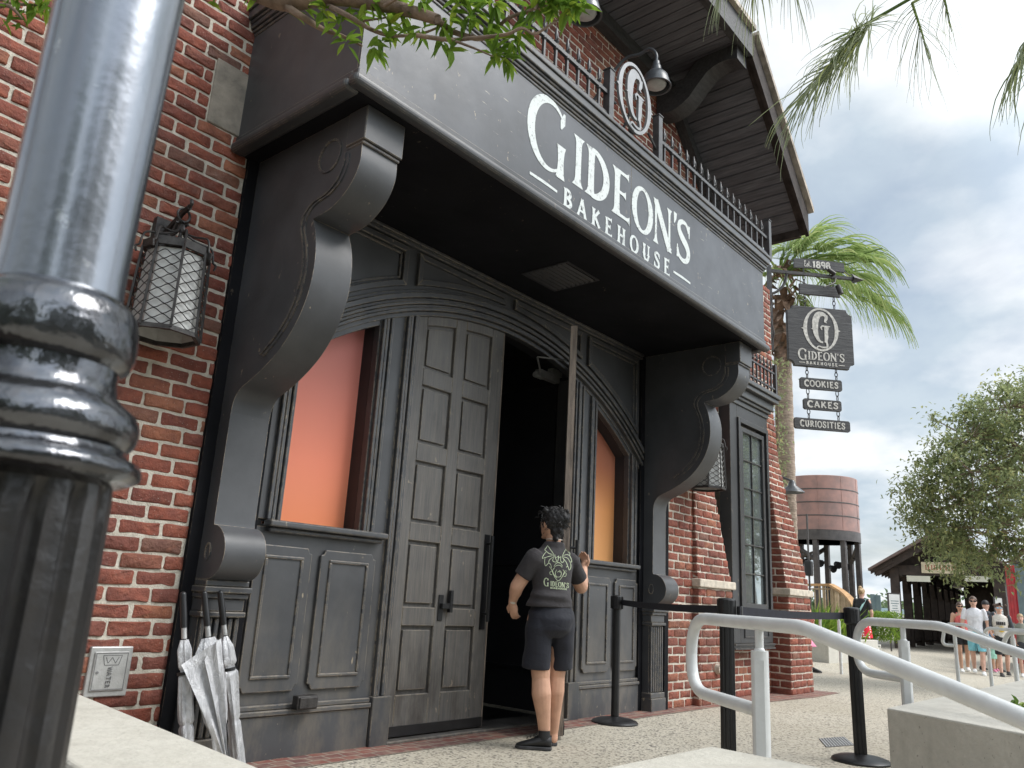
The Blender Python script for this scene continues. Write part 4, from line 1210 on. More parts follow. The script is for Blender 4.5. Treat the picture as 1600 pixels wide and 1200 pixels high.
# wrought iron lanterns -------------------------------------------
def lantern(loc, label, rot=0.0):
    L = thing('wall_lantern', loc, label, 'lantern', 'caged wall lanterns')
    X0, Y0, Z0 = loc
    T = Matrix.Translation(Vector(loc)) @ Matrix.Rotation(rot, 4, 'Z')
    r0, r1, H = .195, .175, .47     # bottom and top radius, height
    hx = lambda r, k: (r * math.cos(R(45 * k + 22.5)), r * math.sin(R(45 * k + 22.5)))
    m = MB(T)
    for k in range(8):
        a, b = hx(r0, k), hx(r1, k)
        m.tube([(a[0], a[1], 0), (b[0], b[1], H)], .0085, 4)
        for r_, z_, hh in ((r0, -.012, .024), (r1 + .004, H - .012, .045)):
            p, q = hx(r_, k), hx(r_, k + 1); p2, q2 = hx(r_ - .022, k), hx(r_ - .022, k + 1)
            m.prism([p, q, q2, p2], 'z', z_, z_ + hh)
        m.tube(spline([(b[0] * 1.16, b[1] * 1.16, H - .04), (b[0] * 1.20, b[1] * 1.20, H - .01), (b[0] * 1.1, b[1] * 1.1, H + .005), (b[0] * 1.06, b[1] * 1.06, H + .05), (b[0] * .95, b[1] * .95, H + .085), (b[0] * .5, b[1] * .5, H + .10), (b[0] * .15, b[1] * .15, H + .13), (b[0] * .06, b[1] * .06, H + .18), (b[0] * .2, b[1] * .2, H + .185)], 4), .0065, 5)
    m.tube([(0, 0, H + .07), (0, 0, H + .20)], .009, 6)
    m.tube([(.038 * math.cos(R(t)), 0, H + .235 + .038 * math.sin(R(t))) for t in range(0, 360, 24)], .0075, 6, closed=True)
    link_mesh('cage', m, M['iron'], L, smooth=40)
    g = MB(T)
    for k in range(8):
        N = 15
        for i in range(N):
            pts = []
            for s in range(0, 13):
                t = s / 12
                z = (i + .5) / N * (H - .05) + .012 + .0125 * math.cos(2 * math.pi * t * 1.5) * (1 if i % 2 else -1)
                f = z / H; r = r0 + (r1 - r0) * f - .006
                p, q = hx(r, k), hx(r, k + 1)
                pts.append((p[0] + (q[0] - p[0]) * t, p[1] + (q[1] - p[1]) * t, z))
            g.tube(pts, .0030, 4, caps=False)
    link_mesh('expanded_mesh', g, M['iron'], L)
    w_ = MB(T)
    for k in range(8):
        a, b, c, d = hx(r0 - .024, k), hx(r0 - .024, k + 1), hx(r1 - .024, k + 1), hx(r1 - .024, k)
        w_.add([(a[0], a[1], .01), (b[0], b[1], .01), (c[0], c[1], H - .02), (d[0], d[1], H - .02)], [(0, 1, 2, 3)])
    link_mesh('glass', w_, M['white_glass'], L)
    m = MB(T); m.lathe([(.0, .05), (.06, .05), (.09, .09), (.09, .12), (.0, .12)], n=14); m.tube([(0, 0, .12), (0, 0, H)], .012, 6)
    m.lathe([(r1 * .85, H - .012), (r1 * .85, H - .008)], n=6)
    link_mesh('lamp_holder', m, M['iron'], L)
    a = MB()
    a.box(X0 - .06, X0 + .06, -.045 if loc[1] > -.3 else -.14, .012, Z0 + H + .04, Z0 + H + .26)
    a.tube([(X0, -.03, Z0 + H + .18), (X0, Y0, Z0 + H + .262), (X0, Y0 - .05, Z0 + H + .272)], .016, 6); a.tube(spline([(X0, -.04, Z0 + H + .06), (X0, Y0 * .5, Z0 + H + .12), (X0, Y0 * .8, Z0 + H + .24)], 5), .012, 6)
    a.tube(spline([(X0, Y0 - .05, Z0 + H + .272), (X0, Y0 - .07, Z0 + H + .29), (X0, Y0 - .06, Z0 + H + .31)], 3), .011, 6)
    link_mesh('wall_arm', a, M['iron'], L)
    return L
lantern((1.845, -.235, 2.245), 'wrought iron caged lantern on the brick wall beside the lamp post', .12)
lantern((8.0, -.34, 2.26), 'wrought iron caged lantern half hidden behind the far scroll bracket', .12)

# gooseneck barn lamps -----------------------------------------------
def barn_lamp(tip, wallp, label, s=1.0):
    L = thing('barn_lamp', tip, label, 'wall lamp', 'gooseneck barn lamps')
    x, y, z = tip
    m = MB()
    m.lathe([(a_ * .76, b_ * .8) for a_, b_ in [(.02, .36), (.045, .35), (.05, .30), (.065, .28), (.068, .22), (.10, .20), (.155, .14), (.175, .06), (.185, .0), (.20, -.004), (.20, -.012), (.178, -.01), (.165, .06), (.14, .13), (.05, .19), (.0, .19)]], (x, y, z), 24)
    link_mesh('shade', m, M['lamp_grey'], L, smooth=40)
    m = MB(); m.ball((x, y, z + .02), .105, .105, .04, 16, 8)
    link_mesh('diffuser', m, M['white_glass'], L, smooth=180)
    m = MB()
    wx, wy, wz = wallp
    m.tube(spline([(x, y, z + .28), (x, y + .005, z + .38), (x, y + .08, z + .47), (x, y + .2, z + .46), (x + (wx - x) * .6, y + .4, z + .42), (wx, wy, wz)], 6), .017, 8)
    m.lathe([(.06, -.02), (.06, .02), (.03, .03)], (wx, wy, wz), 12)
    link_mesh('gooseneck', m, M['lamp_grey'], L, smooth=60)
barn_lamp((6.02, -.80, 6.0), (5.95, -.02, 6.0), 'grey gooseneck barn lamp hanging beside the oval emblem under the eaves')
barn_lamp((4.78, -.80, 6.0), (4.72, -.02, 6.0), 'grey gooseneck barn lamp at the top edge behind the leafy branch')

# hanging sign at the corner -------------------------------------------
SO = Vector((11.411, -.474, 0)); SU = Vector((.722, -.692, 0)); SN = Vector((-.692, -.722, 0))
def sgp(off=0.0): return lambda x, y, d: tuple(SO + SU * x + SN * (off + d) + Vector((0, 0, y)))
def sbox(mb, u0, u1, z0, z1, n0, n1):
    P = sgp()
    mb.add([P(u0, z0, n0), P(u1, z0, n0), P(u1, z0, n1), P(u0, z0, n1), P(u0, z1, n0), P(u1, z1, n0), P(u1, z1, n1), P(u0, z1, n1)],
           [(0, 1, 2, 3), (7, 6, 5, 4), (4, 5, 1, 0), (5, 6, 2, 1), (6, 7, 3, 2), (7, 4, 0, 3)])
def splate(mb, poly, n0, n1):
    P = sgp(); n = len(poly)
    mb.add([P(a, b, n0) for a, b in poly] + [P(a, b, n1) for a, b in poly], [tuple(range(n)), tuple(range(n, 2 * n))[::-1]] + [(i, n + i, n + (i + 1) % n, (i + 1) % n) for i in range(n)])
def sign_wood():
    k = NT('charred_sign_board')
    g = k.noise(4, 6, .7, stretch=(1, 1, 12))
    k.base(k.mix(k.ramp(g, [(.35, 0.), (.75, 1.)]), (.022, .022, .024), (.085, .083, .082))); k.rough(.6); k.bump(g, .006)
    return k.m
M['sign'] = sign_wood()
def chain(mb, u, z0, z1):
    n = max(2, int((z1 - z0) / .055)); P = sgp()
    for i in range(n):
        zc = z0 + (i + .5) * (z1 - z0) / n; h = (z1 - z0) / n * .62
        pts = []
        for t in range(0, 360, 45):
            a = .022 * math.cos(R(t)); b = h * math.sin(R(t))
            pts.append(P(u + (a if i % 2 else 0), zc + b, (0 if i % 2 else a)))
        mb.tube(pts, .0065, 5, closed=True)
    return mb
def hang(name, z0, label): return thing(name, tuple(SO + Vector((0, 0, z0))), label, 'sign', 'boards of the hanging sign')
sb = thing('sign_bracket', tuple(SO + SU * -.73 + Vector((0, 0, 5.9))), 'black iron arrow bracket with the Est 1898 plaque at the building corner', 'sign bracket')
m = MB(); P = sgp()
sbox(m, -.73, .60, 5.955, 6.0, -.022, .022)
m.add([P(.58, 5.90, 0), P(.58, 6.06, 0), P(.77, 5.975, 0), P(.58, 5.98, .06), P(.58, 5.98, -.06)], [(0, 3, 2), (3, 1, 2), (1, 4, 2), (4, 0, 2), (0, 4, 1, 3)])
link_mesh('arrow', m, M['iron'], sb)
m = MB(); sbox(m, -.765, -.73, 4.70, 6.05, -.05, .05); sbox(m, -.78, -.764, 4.62, 4.72, -.03, .03)
a0 = spline([(-.73, 5.60, 0), (-.62, 5.66, 0), (-.52, 5.78, 0), (-.47, 5.95, 0)], 6)
m.tube([P(q.x, q.y, 0) for q in a0], .022, 6)
m.tube([P(-.75, 5.5, .08), P(-.80, 5.2, .1), P(-.74, 4.95, .09), P(-.78, 4.7, .05)], .012, 6)
link_mesh('wall_plate', m, M['iron'], sb)
def arch_z(u): return .018 * (1 - ((u - .03) / .4) ** 2)
us = [-.35 + .8 * i / 16 for i in range(17)]
m = MB(); splate(m, [(u, 6.065 + arch_z(u)) for u in us] + [(u, 6.215 + arch_z(u)) for u in us[::-1]], -.015, .015)
m.tube([P(-.36, 6.18, 0), P(-.42, 6.17, 0), P(-.44, 6.12, 0), P(-.40, 6.10, 0)], .008, 5); m.tube([P(.45, 6.10, 0), P(.49, 6.06, 0), P(.54, 6.03, 0), P(.57, 6.05, 0)], .008, 5)
for u in (-.2, .3): m.tube([P(u, 6.0, 0), P(u, 6.08, 0)], .01, 5)
pq = link_mesh('plaque', m, M['sign'], sb)
m = MB()
e1 = spline([(.10, .80, 0), (.16, .96, 0), (.02, .95, 0), (-.02, .75, 0), (.08, .55, 0), (-.02, .42, 0), (-.03, .15, 0), (.12, .04, 0), (.25, .2, 0)], 4)
def estp(x, y, d): return P(-.185 + x * .105, 6.098 + y * .10, .0155 + d)
stroke(m, [(q.x, q.y) for q in e1], [.11] * len(e1), estp)
e1 = spline([(.30, .2, 0), (.42, .55, 0), (.50, .3, 0), (.42, .05, 0), (.30, .1, 0)], 4); stroke(m, [(q.x, q.y) for q in e1], [.09] * len(e1), estp)
stroke(m, [(.66, .95), (.62, .4), (.64, .08), (.78, .1)], [.09, .1, .1, .05], estp, 0, .0034); stroke(m, [(.50, .62), (.82, .68)], [.07, .06], estp, 0, .0038)
stroke(m, [(.92, .02), (.92, .14)], [.12, .12], estp)
write(m, '1898', lambda x, y, d: P(-.06 + x, 6.095 + y, .0155 + d), .105, .285, gap=.07, W=.24, T=.14, fl=1.4)
link_mesh('lettering', m, M['letter_sign'], pq)
m = MB()
m.tube([P(.20, 5.99, .02), P(.20, 6.03, .06)], .010, 6); m.tube([P(.16, 6.075, .05), P(.27, 6.0, .055)], .034, 10)
m.tube([P(.30, 5.955, .02), P(.26, 5.86, .06), P(.05, 5.74, .12)], .010, 6); m.tube([P(.28, 5.80, .10), P(.315, 5.66, .12)], .04, 10)
link_mesh('spotlight', m, M['iron'], sb, smooth=50)
hb = hang('hanging_sign', 5.73, 'small blank dark board hanging right under the arrow bracket')
m = MB(); sbox(m, -.285, .36, 5.645, 5.815, -.018, .018)
link_mesh('board', m, M['sign'], hb, bevel=.006)
for u in (-.20, .26): link_mesh('chain', chain(MB(), u, 5.815, 5.956), M['iron'], hb)
hb = hang('hanging_sign', 4.98, 'large notched dark board with pale oval emblem and bakehouse name on chains')
m = MB(); n_ = .085; u0, u1, z0, z1 = -.50, .515, 4.505, 5.445
pl = []
for (cx_, cz_, a0_, a1_) in ((u0, z0, 90, 0), (u1, z0, 180, 90), (u1, z1, 270, 180), (u0, z1, 360, 270)):
    pl += [(cx_ + n_ * math.cos(R(a0_ + (a1_ - a0_) * i / 5)), cz_ + n_ * math.sin(R(a0_ + (a1_ - a0_) * i / 5))) for i in range(6)]
splate(m, pl, -.03, .03)
bd = link_mesh('board', m, M['sign'], hb, bevel=.006)
for u in (-.20, .26): link_mesh('chain', chain(MB(), u, 5.445, 5.645), M['iron'], hb)
m = MB()
emblem(m, lambda x, y, d: P(.015 + x, 5.095 + y, .0305 + d), .245, .325, .004)
S, _w = glyph('G', W=.16, T=.07)
for k, (p, ws) in enumerate(S): stroke(m, [(x * .17, y * .175) for x, y in p], [q * .17 for q in ws], lambda x, y, d: P(-.355 + x, 4.60 + y, .0305 + d), 0, .003 + .0005 * k)
write(m, "IDEON'S", lambda x, y, d: P(-.205 + x, 4.612 + y, .0305 + d), .128, .565, gap=.08, W=.19, T=.09)
write(m, 'BAKEHOUSE', lambda x, y, d: P(-.235 + x, 4.538 + y, .0305 + d), .045, .48, gap=.35, W=.24, T=.16, fl=1.4)
for a, b in ((-.345, -.255), (.265, .36)): stroke(m, [(a, 4.56), (b, 4.56)], [.01, .01], lambda x, y, d: P(x, y, .0305 + d))
link_mesh('lettering', m, M['letter_sign'], bd)
for txt, u0, u1, z0, z1, zc, lab in (('COOKIES', -.335, .31, 4.165, 4.335, 4.505, 'dark board lettered cookies, first below the emblem board'),
                                 ('CAKES', -.295, .285, 3.858, 4.02, 4.165, 'dark board lettered cakes, the shortest of the hanging boards'),
                                 ('CURIOSITIES', -.445, .40, 3.562, 3.725, 3.858, 'dark board lettered curiosities, lowest of the hanging boards')):
    hb = hang('hanging_sign', z0, lab)
    c = .022
    m = MB(); splate(m, [(u0 + c, z0), (u1 - c, z0), (u1, z0 + c), (u1, z1 - c), (u1 - c, z1), (u0 + c, z1), (u0, z1 - c), (u0, z0 + c)], -.02, .02)
    bd = link_mesh('board', m, M['sign'], hb, bevel=.004)
    m = MB(); w_ = (u1 - u0) * .80
    write(m, txt, lambda x, y, d: P((u0 + u1) / 2 - w_ / 2 + x, (z0 + z1) / 2 - .046 + y, .0205 + d), .092, w_, gap=.13, W=.20, T=.155, fl=1.15)
    link_mesh('lettering', m, M['letter_sign'], bd)
    for u in (-.215, .235): link_mesh('chain', chain(MB(), u, z1, zc), M['iron'], hb)
# ------------------------------------------------------------------ street furniture
CR = np.array(cam.matrix_world)[:3, :3]
def at(px, py, d):
    """point seen at a pixel of the 1600 px photograph, d metres along the view axis"""
    v = CR @ np.array([(px - 800) / 1236.375 * d, -(py - 600) / 1236.375 * d, -d])
    return Vector((v[0], v[1] - 4.3, v[2] + 1.0))
# lamp post in the foreground
lp = thing('lamp_post', (.243, -3.543, 0), 'glossy black fluted lamp post close to the camera at the left edge', 'lamp post')
m = MB()
prof = [(.16, 0), (.16, .10), (.13, .14), (.125, .30), (.10, .36), (.086, .40), (.083, .55)]
prof += [(.082 - .004 * i / 20, .56 + i * .025) for i in range(21)]
prof += [(.0770, 1.071), (.087, 1.0745), (.0980, 1.080), (.0990, 1.087), (.0960, 1.093), (.0840, 1.098), (.0825, 1.104), (.0880, 1.110), (.0910, 1.118), (.0905, 1.127), (.0860, 1.136), (.0750, 1.144), (.0665, 1.152), (.0645, 1.164), (.0645, 1.174), (.0715, 1.178), (.0755, 1.186),
         (.0765, 1.198), (.0755, 1.211), (.0722, 1.226), (.0655, 1.234), (.0605, 1.240), (.0595, 1.26), (.0595, 1.30), (.0608, 1.42), (.0625, 1.57), (.062, 1.9), (.06, 2.6), (.055, 3.3)]
prof = [(r * (.90 if z > 1.239 else .965 if z > 1.07 else .97), z) for r, z in prof]
k_ = [i for i, p in enumerate(prof) if p[1] > 1.072][0]
k2 = [i for i, p in enumerate(prof) if p[1] > 1.239][0]
m.lathe(prof[k2:], (.243, -3.543, 0), 96)
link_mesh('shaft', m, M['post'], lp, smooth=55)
m = MB(); m.lathe(prof[k_ - 1:k2 + 1], (.243, -3.543, 0), 96)
link_mesh('ringed_collar', m, M['post_ring'], lp, smooth=55)
m = MB(); m.lathe(prof[:k_], (.243, -3.543, 0), 120, flute=15, fd=.008, zf=(.56, 1.062))
link_mesh('fluted_base', m, M['post_base'], lp, smooth=55)
m = MB(); m.lathe([(.055, 3.3), (.11, 3.34), (.12, 3.38), (.08, 3.40), (.09, 3.44), (.19, 3.80), (.20, 3.83), (.11, 3.98), (.03, 4.03), (.02, 4.12), (.0, 4.14)], (.243, -3.543, 0), 24)
link_mesh('lantern_head', m, M['post'], lp, smooth=40)

# concrete planter walls
def wall_run(mb, pts, w, z0, z1, side=1):
    """low wall following pts, w wide to one side, mitred"""
    n = len(pts); off = []
    for i in range(n):
        p = Vector(pts[i]); d0 = (p - Vector(pts[i - 1])).normalized() if i else None; d1 = (Vector(pts[i + 1]) - p).normalized() if i < n - 1 else None
        if d0 is None: q = Vector((-d1.y, d1.x)) * w
        elif d1 is None: q = Vector((-d0.y, d0.x)) * w
        else:
            a = Vector((-d0.y, d0.x)); b = Vector((-d1.y, d1.x)); h = (a + b).normalized(); q = h * (w / max(.3, h.dot(a)))
        off.append(p + q * side)
    mb.band([(p[0], p[1]) for p in pts], [(p.x, p.y) for p in off], 'z', z0, z1)
tag(link_mesh('planting_bed', MB().prism([(-9, -.02), (1.05, -.02), (.78, -3.08), (.74, -4.0), (-9, -4.6)], 'z', .004, .03), pm('mulch', (.06, .042, .03), .95, .4, 18, .02, 30)), kind='structure')
pw = thing('planter_wall', (1.4, -3.2, 0), 'low pale concrete planter wall running from the brickwork round the foreground corner', 'wall')
L1 = [(1.415, -.02), (1.08, -3.095), (2.372, -3.13), (2.33, -3.62)]
m = MB(); wall_run(m, L1[:3], .30, 0, .545, -1)
m2 = MB(); m2.prism([L1[1], L1[2], (2.34, -3.55), (1.05, -3.5)], 'z', .0, .5449)
m.v += m2.v; o_ = len(m.v) - len(m2.v); m.f += [tuple(i + o_ for i in f) for f in m2.f]
link_mesh('wall_body', m, M['concrete'], pw)
m = MB(); wall_run(m, [(1.425, -.02), (1.092, -3.085)], .33, .546, .60, -1)
m.prism([(1.092, -3.0855), (2.385, -3.12), (2.345, -3.57), (.75, -3.53), (.763, -3.0855)], 'z', .546, .60)
link_mesh('capping', m, M['concrete_top'], pw, bevel=.012, seg=3)
pw = thing('planter_wall', (4.6, -3.5, 0), 'grey board marked concrete planter on the right below the sloping handrail', 'wall')
OUT_ = [(4.45, -3.05), (8.6, -3.12), (8.6, -6.6), (2.5, -6.6)]
IN_ = [(4.72, -3.42), (8.1, -3.5), (8.1, -6.3), (3.15, -6.3)]
m = MB()
for i in range(4):
    j = (i + 1) % 4
    m.prism([OUT_[i], OUT_[j], IN_[j], IN_[i]], 'z', 0, .57)
link_mesh('wall_body', m, M['concrete'], pw, bevel=.008, seg=2)
tag(link_mesh('soil', MB().prism(IN_, 'z', .1, .44), pm('dark_soil', (.05, .038, .028), .95, .4, 20, .02, 40), pw))

# handrails
def rounded(P, r, n=7):
    P = [Vector(p) for p in P]; out = [P[0]]
    for i in range(1, len(P) - 1):
        a, b, c = P[i - 1], P[i], P[i + 1]
        q_ = r[i - 1] if isinstance(r, list) else r
        ra = min(q_, (a - b).length * .5, (c - b).length * .5)
        p = b + (a - b).normalized() * ra; q = b + (c - b).normalized() * ra
        for k in range(n + 1):
            t = k / n; out.append(p * (1 - t) ** 2 + b * 2 * t * (1 - t) + q * t * t)
    out.append(P[-1]); return out
def handrail(P, post, zt, label, r=.0245, pr=.031, extra=None, plate=None):
    H = thing('handrail', (post[0], post[1], gz(post[0], post[1])), label, 'handrail', 'pale grey tubular handrails')
    m = MB(); m.tube(rounded(P, [.05] + [.149] * (len(P) - 3)), r, 16)
    link_mesh('rail', m, M['handrail'], H, smooth=60)
    m = MB(); m.tube([(post[0], post[1], gz(post[0], post[1])), (post[0], post[1], zt - .085)], pr, 16); m.tube([(post[0], post[1], zt - .085), (post[0], post[1], zt)], r * .62, 12); m.lathe([(r * .62, -.004), (r * .80, .0), (r * .80, .004), (r * .62, .010)], (post[0], post[1], zt - .085), 14)
    if plate:
        dx_, dy_ = plate; q = Vector((dx_, dy_, 0)).normalized(); s = Vector((-q.y, q.x, 0))
        c = Vector((post[0], post[1], 0)) + q * (pr - .006)
        vs = []
        for z in (.10, zt - .115):
            for a, b in ((-1, 0), (1, 0), (1, .0085), (-1, .0085)): vs.append(c + s * (.0165 * a) + q * b + Vector((0, 0, z)))
        m.add(vs, [(0, 1, 2, 3), (7, 6, 5, 4), (0, 4, 5, 1), (1, 5, 6, 2), (2, 6, 7, 3), (3, 7, 4, 0)])
    link_mesh('post', m, M['handrail'], H, smooth=40)
    for e in extra or []:
        link_mesh('post', MB().tube([(e[0], e[1], 0), e], pr, 14), M['handrail'], H, smooth=40)
    return H
handrail([(1.55, -4.98, .55), (2.71, -3.295, .955), (3.30, -2.585, .955), (3.31, -2.575, .655), (2.91, -3.055, .655)], (2.905, -3.06), .945, 'thick grey handrail nearest the camera, its looped end before the tall black stanchion', plate=(-1, -.35), extra=[(1.56, -4.96, .55)])
handrail([(3.5, -5.1, .50), (4.93, -3.215, .975), (5.335, -2.655, .975), (5.345, -2.64, .675), (5.10, -2.97, .675)], (5.09, -2.985), .965, 'grey handrail sloping down in front of the concrete planter on the right', plate=(-1, -.35), extra=[(3.52, -5.08, .5)])
handrail([(11.4, -3.05, .42), (14.97, -1.38, .965), (15.28, -1.02, .965), (15.36, -.93, .62), (15.42, -1.10, .62)], (15.42, -1.12), .96, 'grey handrail with a looped end in front of the woman in the pink top', r=.026, pr=.03)
handrail([(12.2, -3.6, .40), (14.75, -2.27, .93), (15.80, -1.52, .93), (15.90, -1.40, .62), (15.85, -1.5, .62)], (15.86, -1.52), .92, 'grey handrail with a low loop in front of the man in the white shirt', r=.026, pr=.028)
handrail([(12.4, -4.2, .42), (14.6, -2.4, .90), (15.10, -1.95, .90), (15.22, -1.80, .58), (15.0, -2.0, .58)], (15.0, -2.02), .89, 'grey handrail with a looped end in front of the boy in the baseball shirt', r=.034, pr=.034)
handrail([(16.12, .70, 1.0), (15.95, .90, 1.0), (15.70, 1.20, 1.0), (15.70, 1.20, .66), (15.93, .93, .66)], (15.93, .93), .99, 'short grey handrail loop beside the far planter with yellow green plants', r=.024, pr=.028)

# belt stanchions
def stanchion(x, y, label, tilt=(0, 0), fl=False):
    S = thing('belt_stanchion', (x, y, 0), label, 'stanchion', 'black belt stanchions of the queue line')
    T = Matrix.Translation((x, y, 0)) @ Matrix.Rotation(tilt[0], 4, 'X') @ Matrix.Rotation(tilt[1], 4, 'Y')
    m = MB(); m.lathe([(.20, 0), (.20, .012), (.19, .022), (.15, .036), (.06, .05), (.045, .055)], (x, y, 0), 36)
    link_mesh('base', m, M['rubber'], S, smooth=40)
    pr_ = .044 if fl else .035
    m = MB(T); m.lathe([(pr_, .04), (pr_, .95)], n=32, flute=8 if fl else 0, fd=.006, zf=(0, 2))
    link_mesh('post', m, M['rubber'], S, smooth=40)
    m = MB(T); g_ = .008 if fl else 0; m.lathe([(.036 + g_, .94), (.045 + g_, .945), (.046 + g_, 1.05), (.042 + g_, 1.062), (.0, 1.066)], n=24)
    for k in range(4):
        a = k * math.pi / 2 + .4
        c, s_ = math.cos(a), math.sin(a)
        p = [(c * .04 - s_ * .019, s_ * .04 + c * .019), (c * .057 - s_ * .017, s_ * .057 + c * .017), (c * .057 + s_ * .017, s_ * .057 - c * .017), (c * .04 + s_ * .019, s_ * .04 - c * .019)]
        m.prism(p, 'z', .948, 1.056)
    link_mesh('belt_head', m, M['rubber'], S, bevel=.003)
    return S
_b = at(1136, 1000, 4.8)
A_, B_, C_ = (6.23, -.33), (_b.x, _b.y), (6.36, -2.32)
stanchion(*A_, 'black belt stanchion standing against the portal panels near the far bracket')
s2 = stanchion(*B_, 'black belt stanchion in the middle of the line, behind the nearest handrail loop', fl=True)
s3 = stanchion(*C_, 'black belt stanchion leaning slightly, last of the line by the grey handrails', tilt=(.0, -.035), fl=True)
link_mesh('release_button', MB().box(B_[0] + .03, B_[0] + .045, B_[1] - .052, B_[1] - .036, .955, .967), M['red'], s2)
m = MB().box(B_[0] + .025, B_[0] + .05, B_[1] - .085, B_[1] - .053, .945, 1.02); link_mesh('belt_clip', m, M['rubber'], s2, bevel=.003)
def belt(par, a, b, za, zb, sag=.012):
    m = MB(); n = 12; a = Vector(a); b = Vector(b); q = (b - a).normalized(); t = Vector((-q.y, q.x)) * .0012
    vs = []
    for i in range(n + 1):
        f = i / n; p = a + (b - a) * f; z = za + (zb - za) * f - sag * 4 * f * (1 - f)
        for h in (-.024, .024):
            for s_ in (-1, 1): vs.append((p.x + t.x * s_, p.y + t.y * s_, z + h))
    fs = []
    for i in range(n):
        o = i * 4; fs += [(o, o + 4, o + 6, o + 2), (o + 1, o + 3, o + 7, o + 5), (o + 2, o + 6, o + 7, o + 3), (o, o + 1, o + 5, o + 4)]
    link_mesh('belt', m.add(vs, fs), M['belt'], par)
belt(s2, (A_[0], A_[1] - .05), (B_[0], B_[1] + .05), 1.005, .995)
belt(s3, (B_[0] + .01, B_[1] - .08), (C_[0] - .035, C_[1] + .05), .995, 1.0)

# silver umbrellas leaning on the left pilaster
def umbrella(top, tip, loose, label, seed, hand=.17):
    r_ = random.Random(seed)
    top, tip = Vector(top), Vector(tip)
    U = thing('umbrella', tuple(tip), label, 'umbrella', 'folded silver umbrellas by the entrance')
    ax = (tip - top); Ln = ax.length; ax.normalize()
    s = Vector((1, -.25, 0)); s = (s - ax * s.dot(ax)).normalized(); f = ax.cross(s)
    m = MB(); m.tube([top, top + ax * hand * .5, top + ax * hand], [.0165, .0175, .0165], 12); m.ball(top, .0165, n=10, m=6)
    link_mesh('handle', m, M['rubber'], U, smooth=50)
    m = MB(); m.tube([top + ax * hand, top + ax * (hand + .055)], .014, 12)
    link_mesh('collar', m, M['alu'], U, smooth=50)
    rings = []; N = 28; K = 40
    vs = []
    for i in range(K + 1):
        t = i / K; c = top + ax * (hand + .06 + t * (Ln - hand - .06))
        tw = t * 2.2 + seed
        if loose:
            w_ = lerp(.03, .052, min(1, t / .08)) if t < .08 else (.052 + .012 * math.sin(min(1, t / .6) * math.pi)) if t < .6 else lerp(.052, .032, min(1, (t - .6) / .1)) if t < .7 else .032 - .02 * (t - .7)
            cs = -s * (.008 * math.sin(min(1, t / .7) * math.pi))
        else:
            w_ = lerp(.018, .038, min(1, t / .08)) + .007 * math.sin(t * 9 + seed) * (1 - t) - .008 * t
            if .22 < t < .27: w_ *= .72
            if .60 < t < .64: w_ *= .78
            cs = Vector((0, 0, 0))
        for k in range(N):
            a = 2 * math.pi * k / N
            rp_ = 1 + .16 * math.sin(4 * a + tw) + .09 * math.sin(7 * a - tw * 1.6) + .02 * r_.uniform(-1, 1) + .05 * math.sin(11 * a + tw * 2.3)
            vs.append(c + cs + (s * math.cos(a) * w_ + f * math.sin(a) * w_ * (.5 if loose else .9)) * rp_)
    fs = [(i * N + k, i * N + (k + 1) % N, (i + 1) * N + (k + 1) % N, (i + 1) * N + k) for i in range(K) for k in range(N)]
    fs += [tuple(range(N))[::-1], tuple(K * N + k for k in range(N))]
    m = MB().add(vs, fs)
    if loose:   # two unfurled panels hanging open
        for q_, wd, ln in ((-1, .21, .56), (.0, .08, .58)):
            a = top + ax * (hand + .055) + f * .05; nn = 9; vv = []
            for i in range(nn):
                for j in range(6):
                    u = i / (nn - 1); v = j / 5
                    p = a + ax * (.02 + u * ln + .09 * v * (1 - u)) - s * ((v - .15) * wd * (1 - u * .85) - .01) + f * (.025 + .012 * math.sin(v * 7 + u * 3) + .01 * (q_ + 1))
                    vv.append(p)
            m.add(vv, [(i * 6 + j, i * 6 + j + 1, (i + 1) * 6 + j + 1, (i + 1) * 6 + j) for i in range(nn - 1) for j in range(5)])
    link_mesh('canopy', m, M['silver'], U, smooth=40)
    if not loose:
        m = MB(); c = top + ax * (hand + .06 + .25 * (Ln - hand - .06))
        m.loft([(c - ax * .008, s * .040, f * .036), (c + ax * .008, s * .040, f * .036)], 16)
        link_mesh('strap', m, M['rubber'], U)
    m = MB(); m.tube([tip - ax * .02, tip + ax * .03], [.008, .004], 8); link_mesh('ferrule', m, M['rubber'], U)
umbrella((2.21, -.20, .915), (2.31, -.34, .04), False, 'tightly wrapped silver umbrella, leftmost of the three, against the corner board', 3)
umbrella((2.315, -.225, .925), (2.475, -.38, .03), True, 'loosely folded silver umbrella with an open flap between the two wrapped ones', 1)
umbrella((2.43, -.19, .93), (2.625, -.30, .03), False, 'wrapped silver umbrella with a dark strap, rightmost, against the fluted pilaster', 5)

# wall boxes
ub = thing('utility_box', (1.975, -.02, .40), 'grey cast metal water outlet box set in the brickwork low on the left', 'utility box')
m = MB().box(1.868, 2.082, -.022, .03, .40, .642)
link_mesh('frame', m, M['alu'], ub, bevel=.006, seg=2)
m = MB().box(1.888, 2.062, -.03, -.0225, .428, .618)
fd_ = link_mesh('door', m, M['alu'], ub, bevel=.004)
m = MB()
def ubp(x, y, d): return (x, -.0305 - d, y)
for p in ([(1.896, .436), (1.896, .61)], [(2.054, .436), (2.054, .61)], [(1.896, .436), (2.054, .436)], [(1.896, .61), (2.054, .61)]): stroke(m, p, [.004, .004], ubp, 0, .0006)
for p in ([(1.93, .60), (2.025, .60)], [(1.93, .60), (1.942, .553)], [(2.025, .60), (2.013, .553)], [(1.942, .553), (2.013, .553)], [(1.945, .592), (1.958, .562)], [(1.958, .562), (1.977, .590)], [(1.977, .590), (1.996, .562)], [(1.996, .562), (2.01, .592)]): stroke(m, p, [.0035, .0035], ubp, 0, .001)
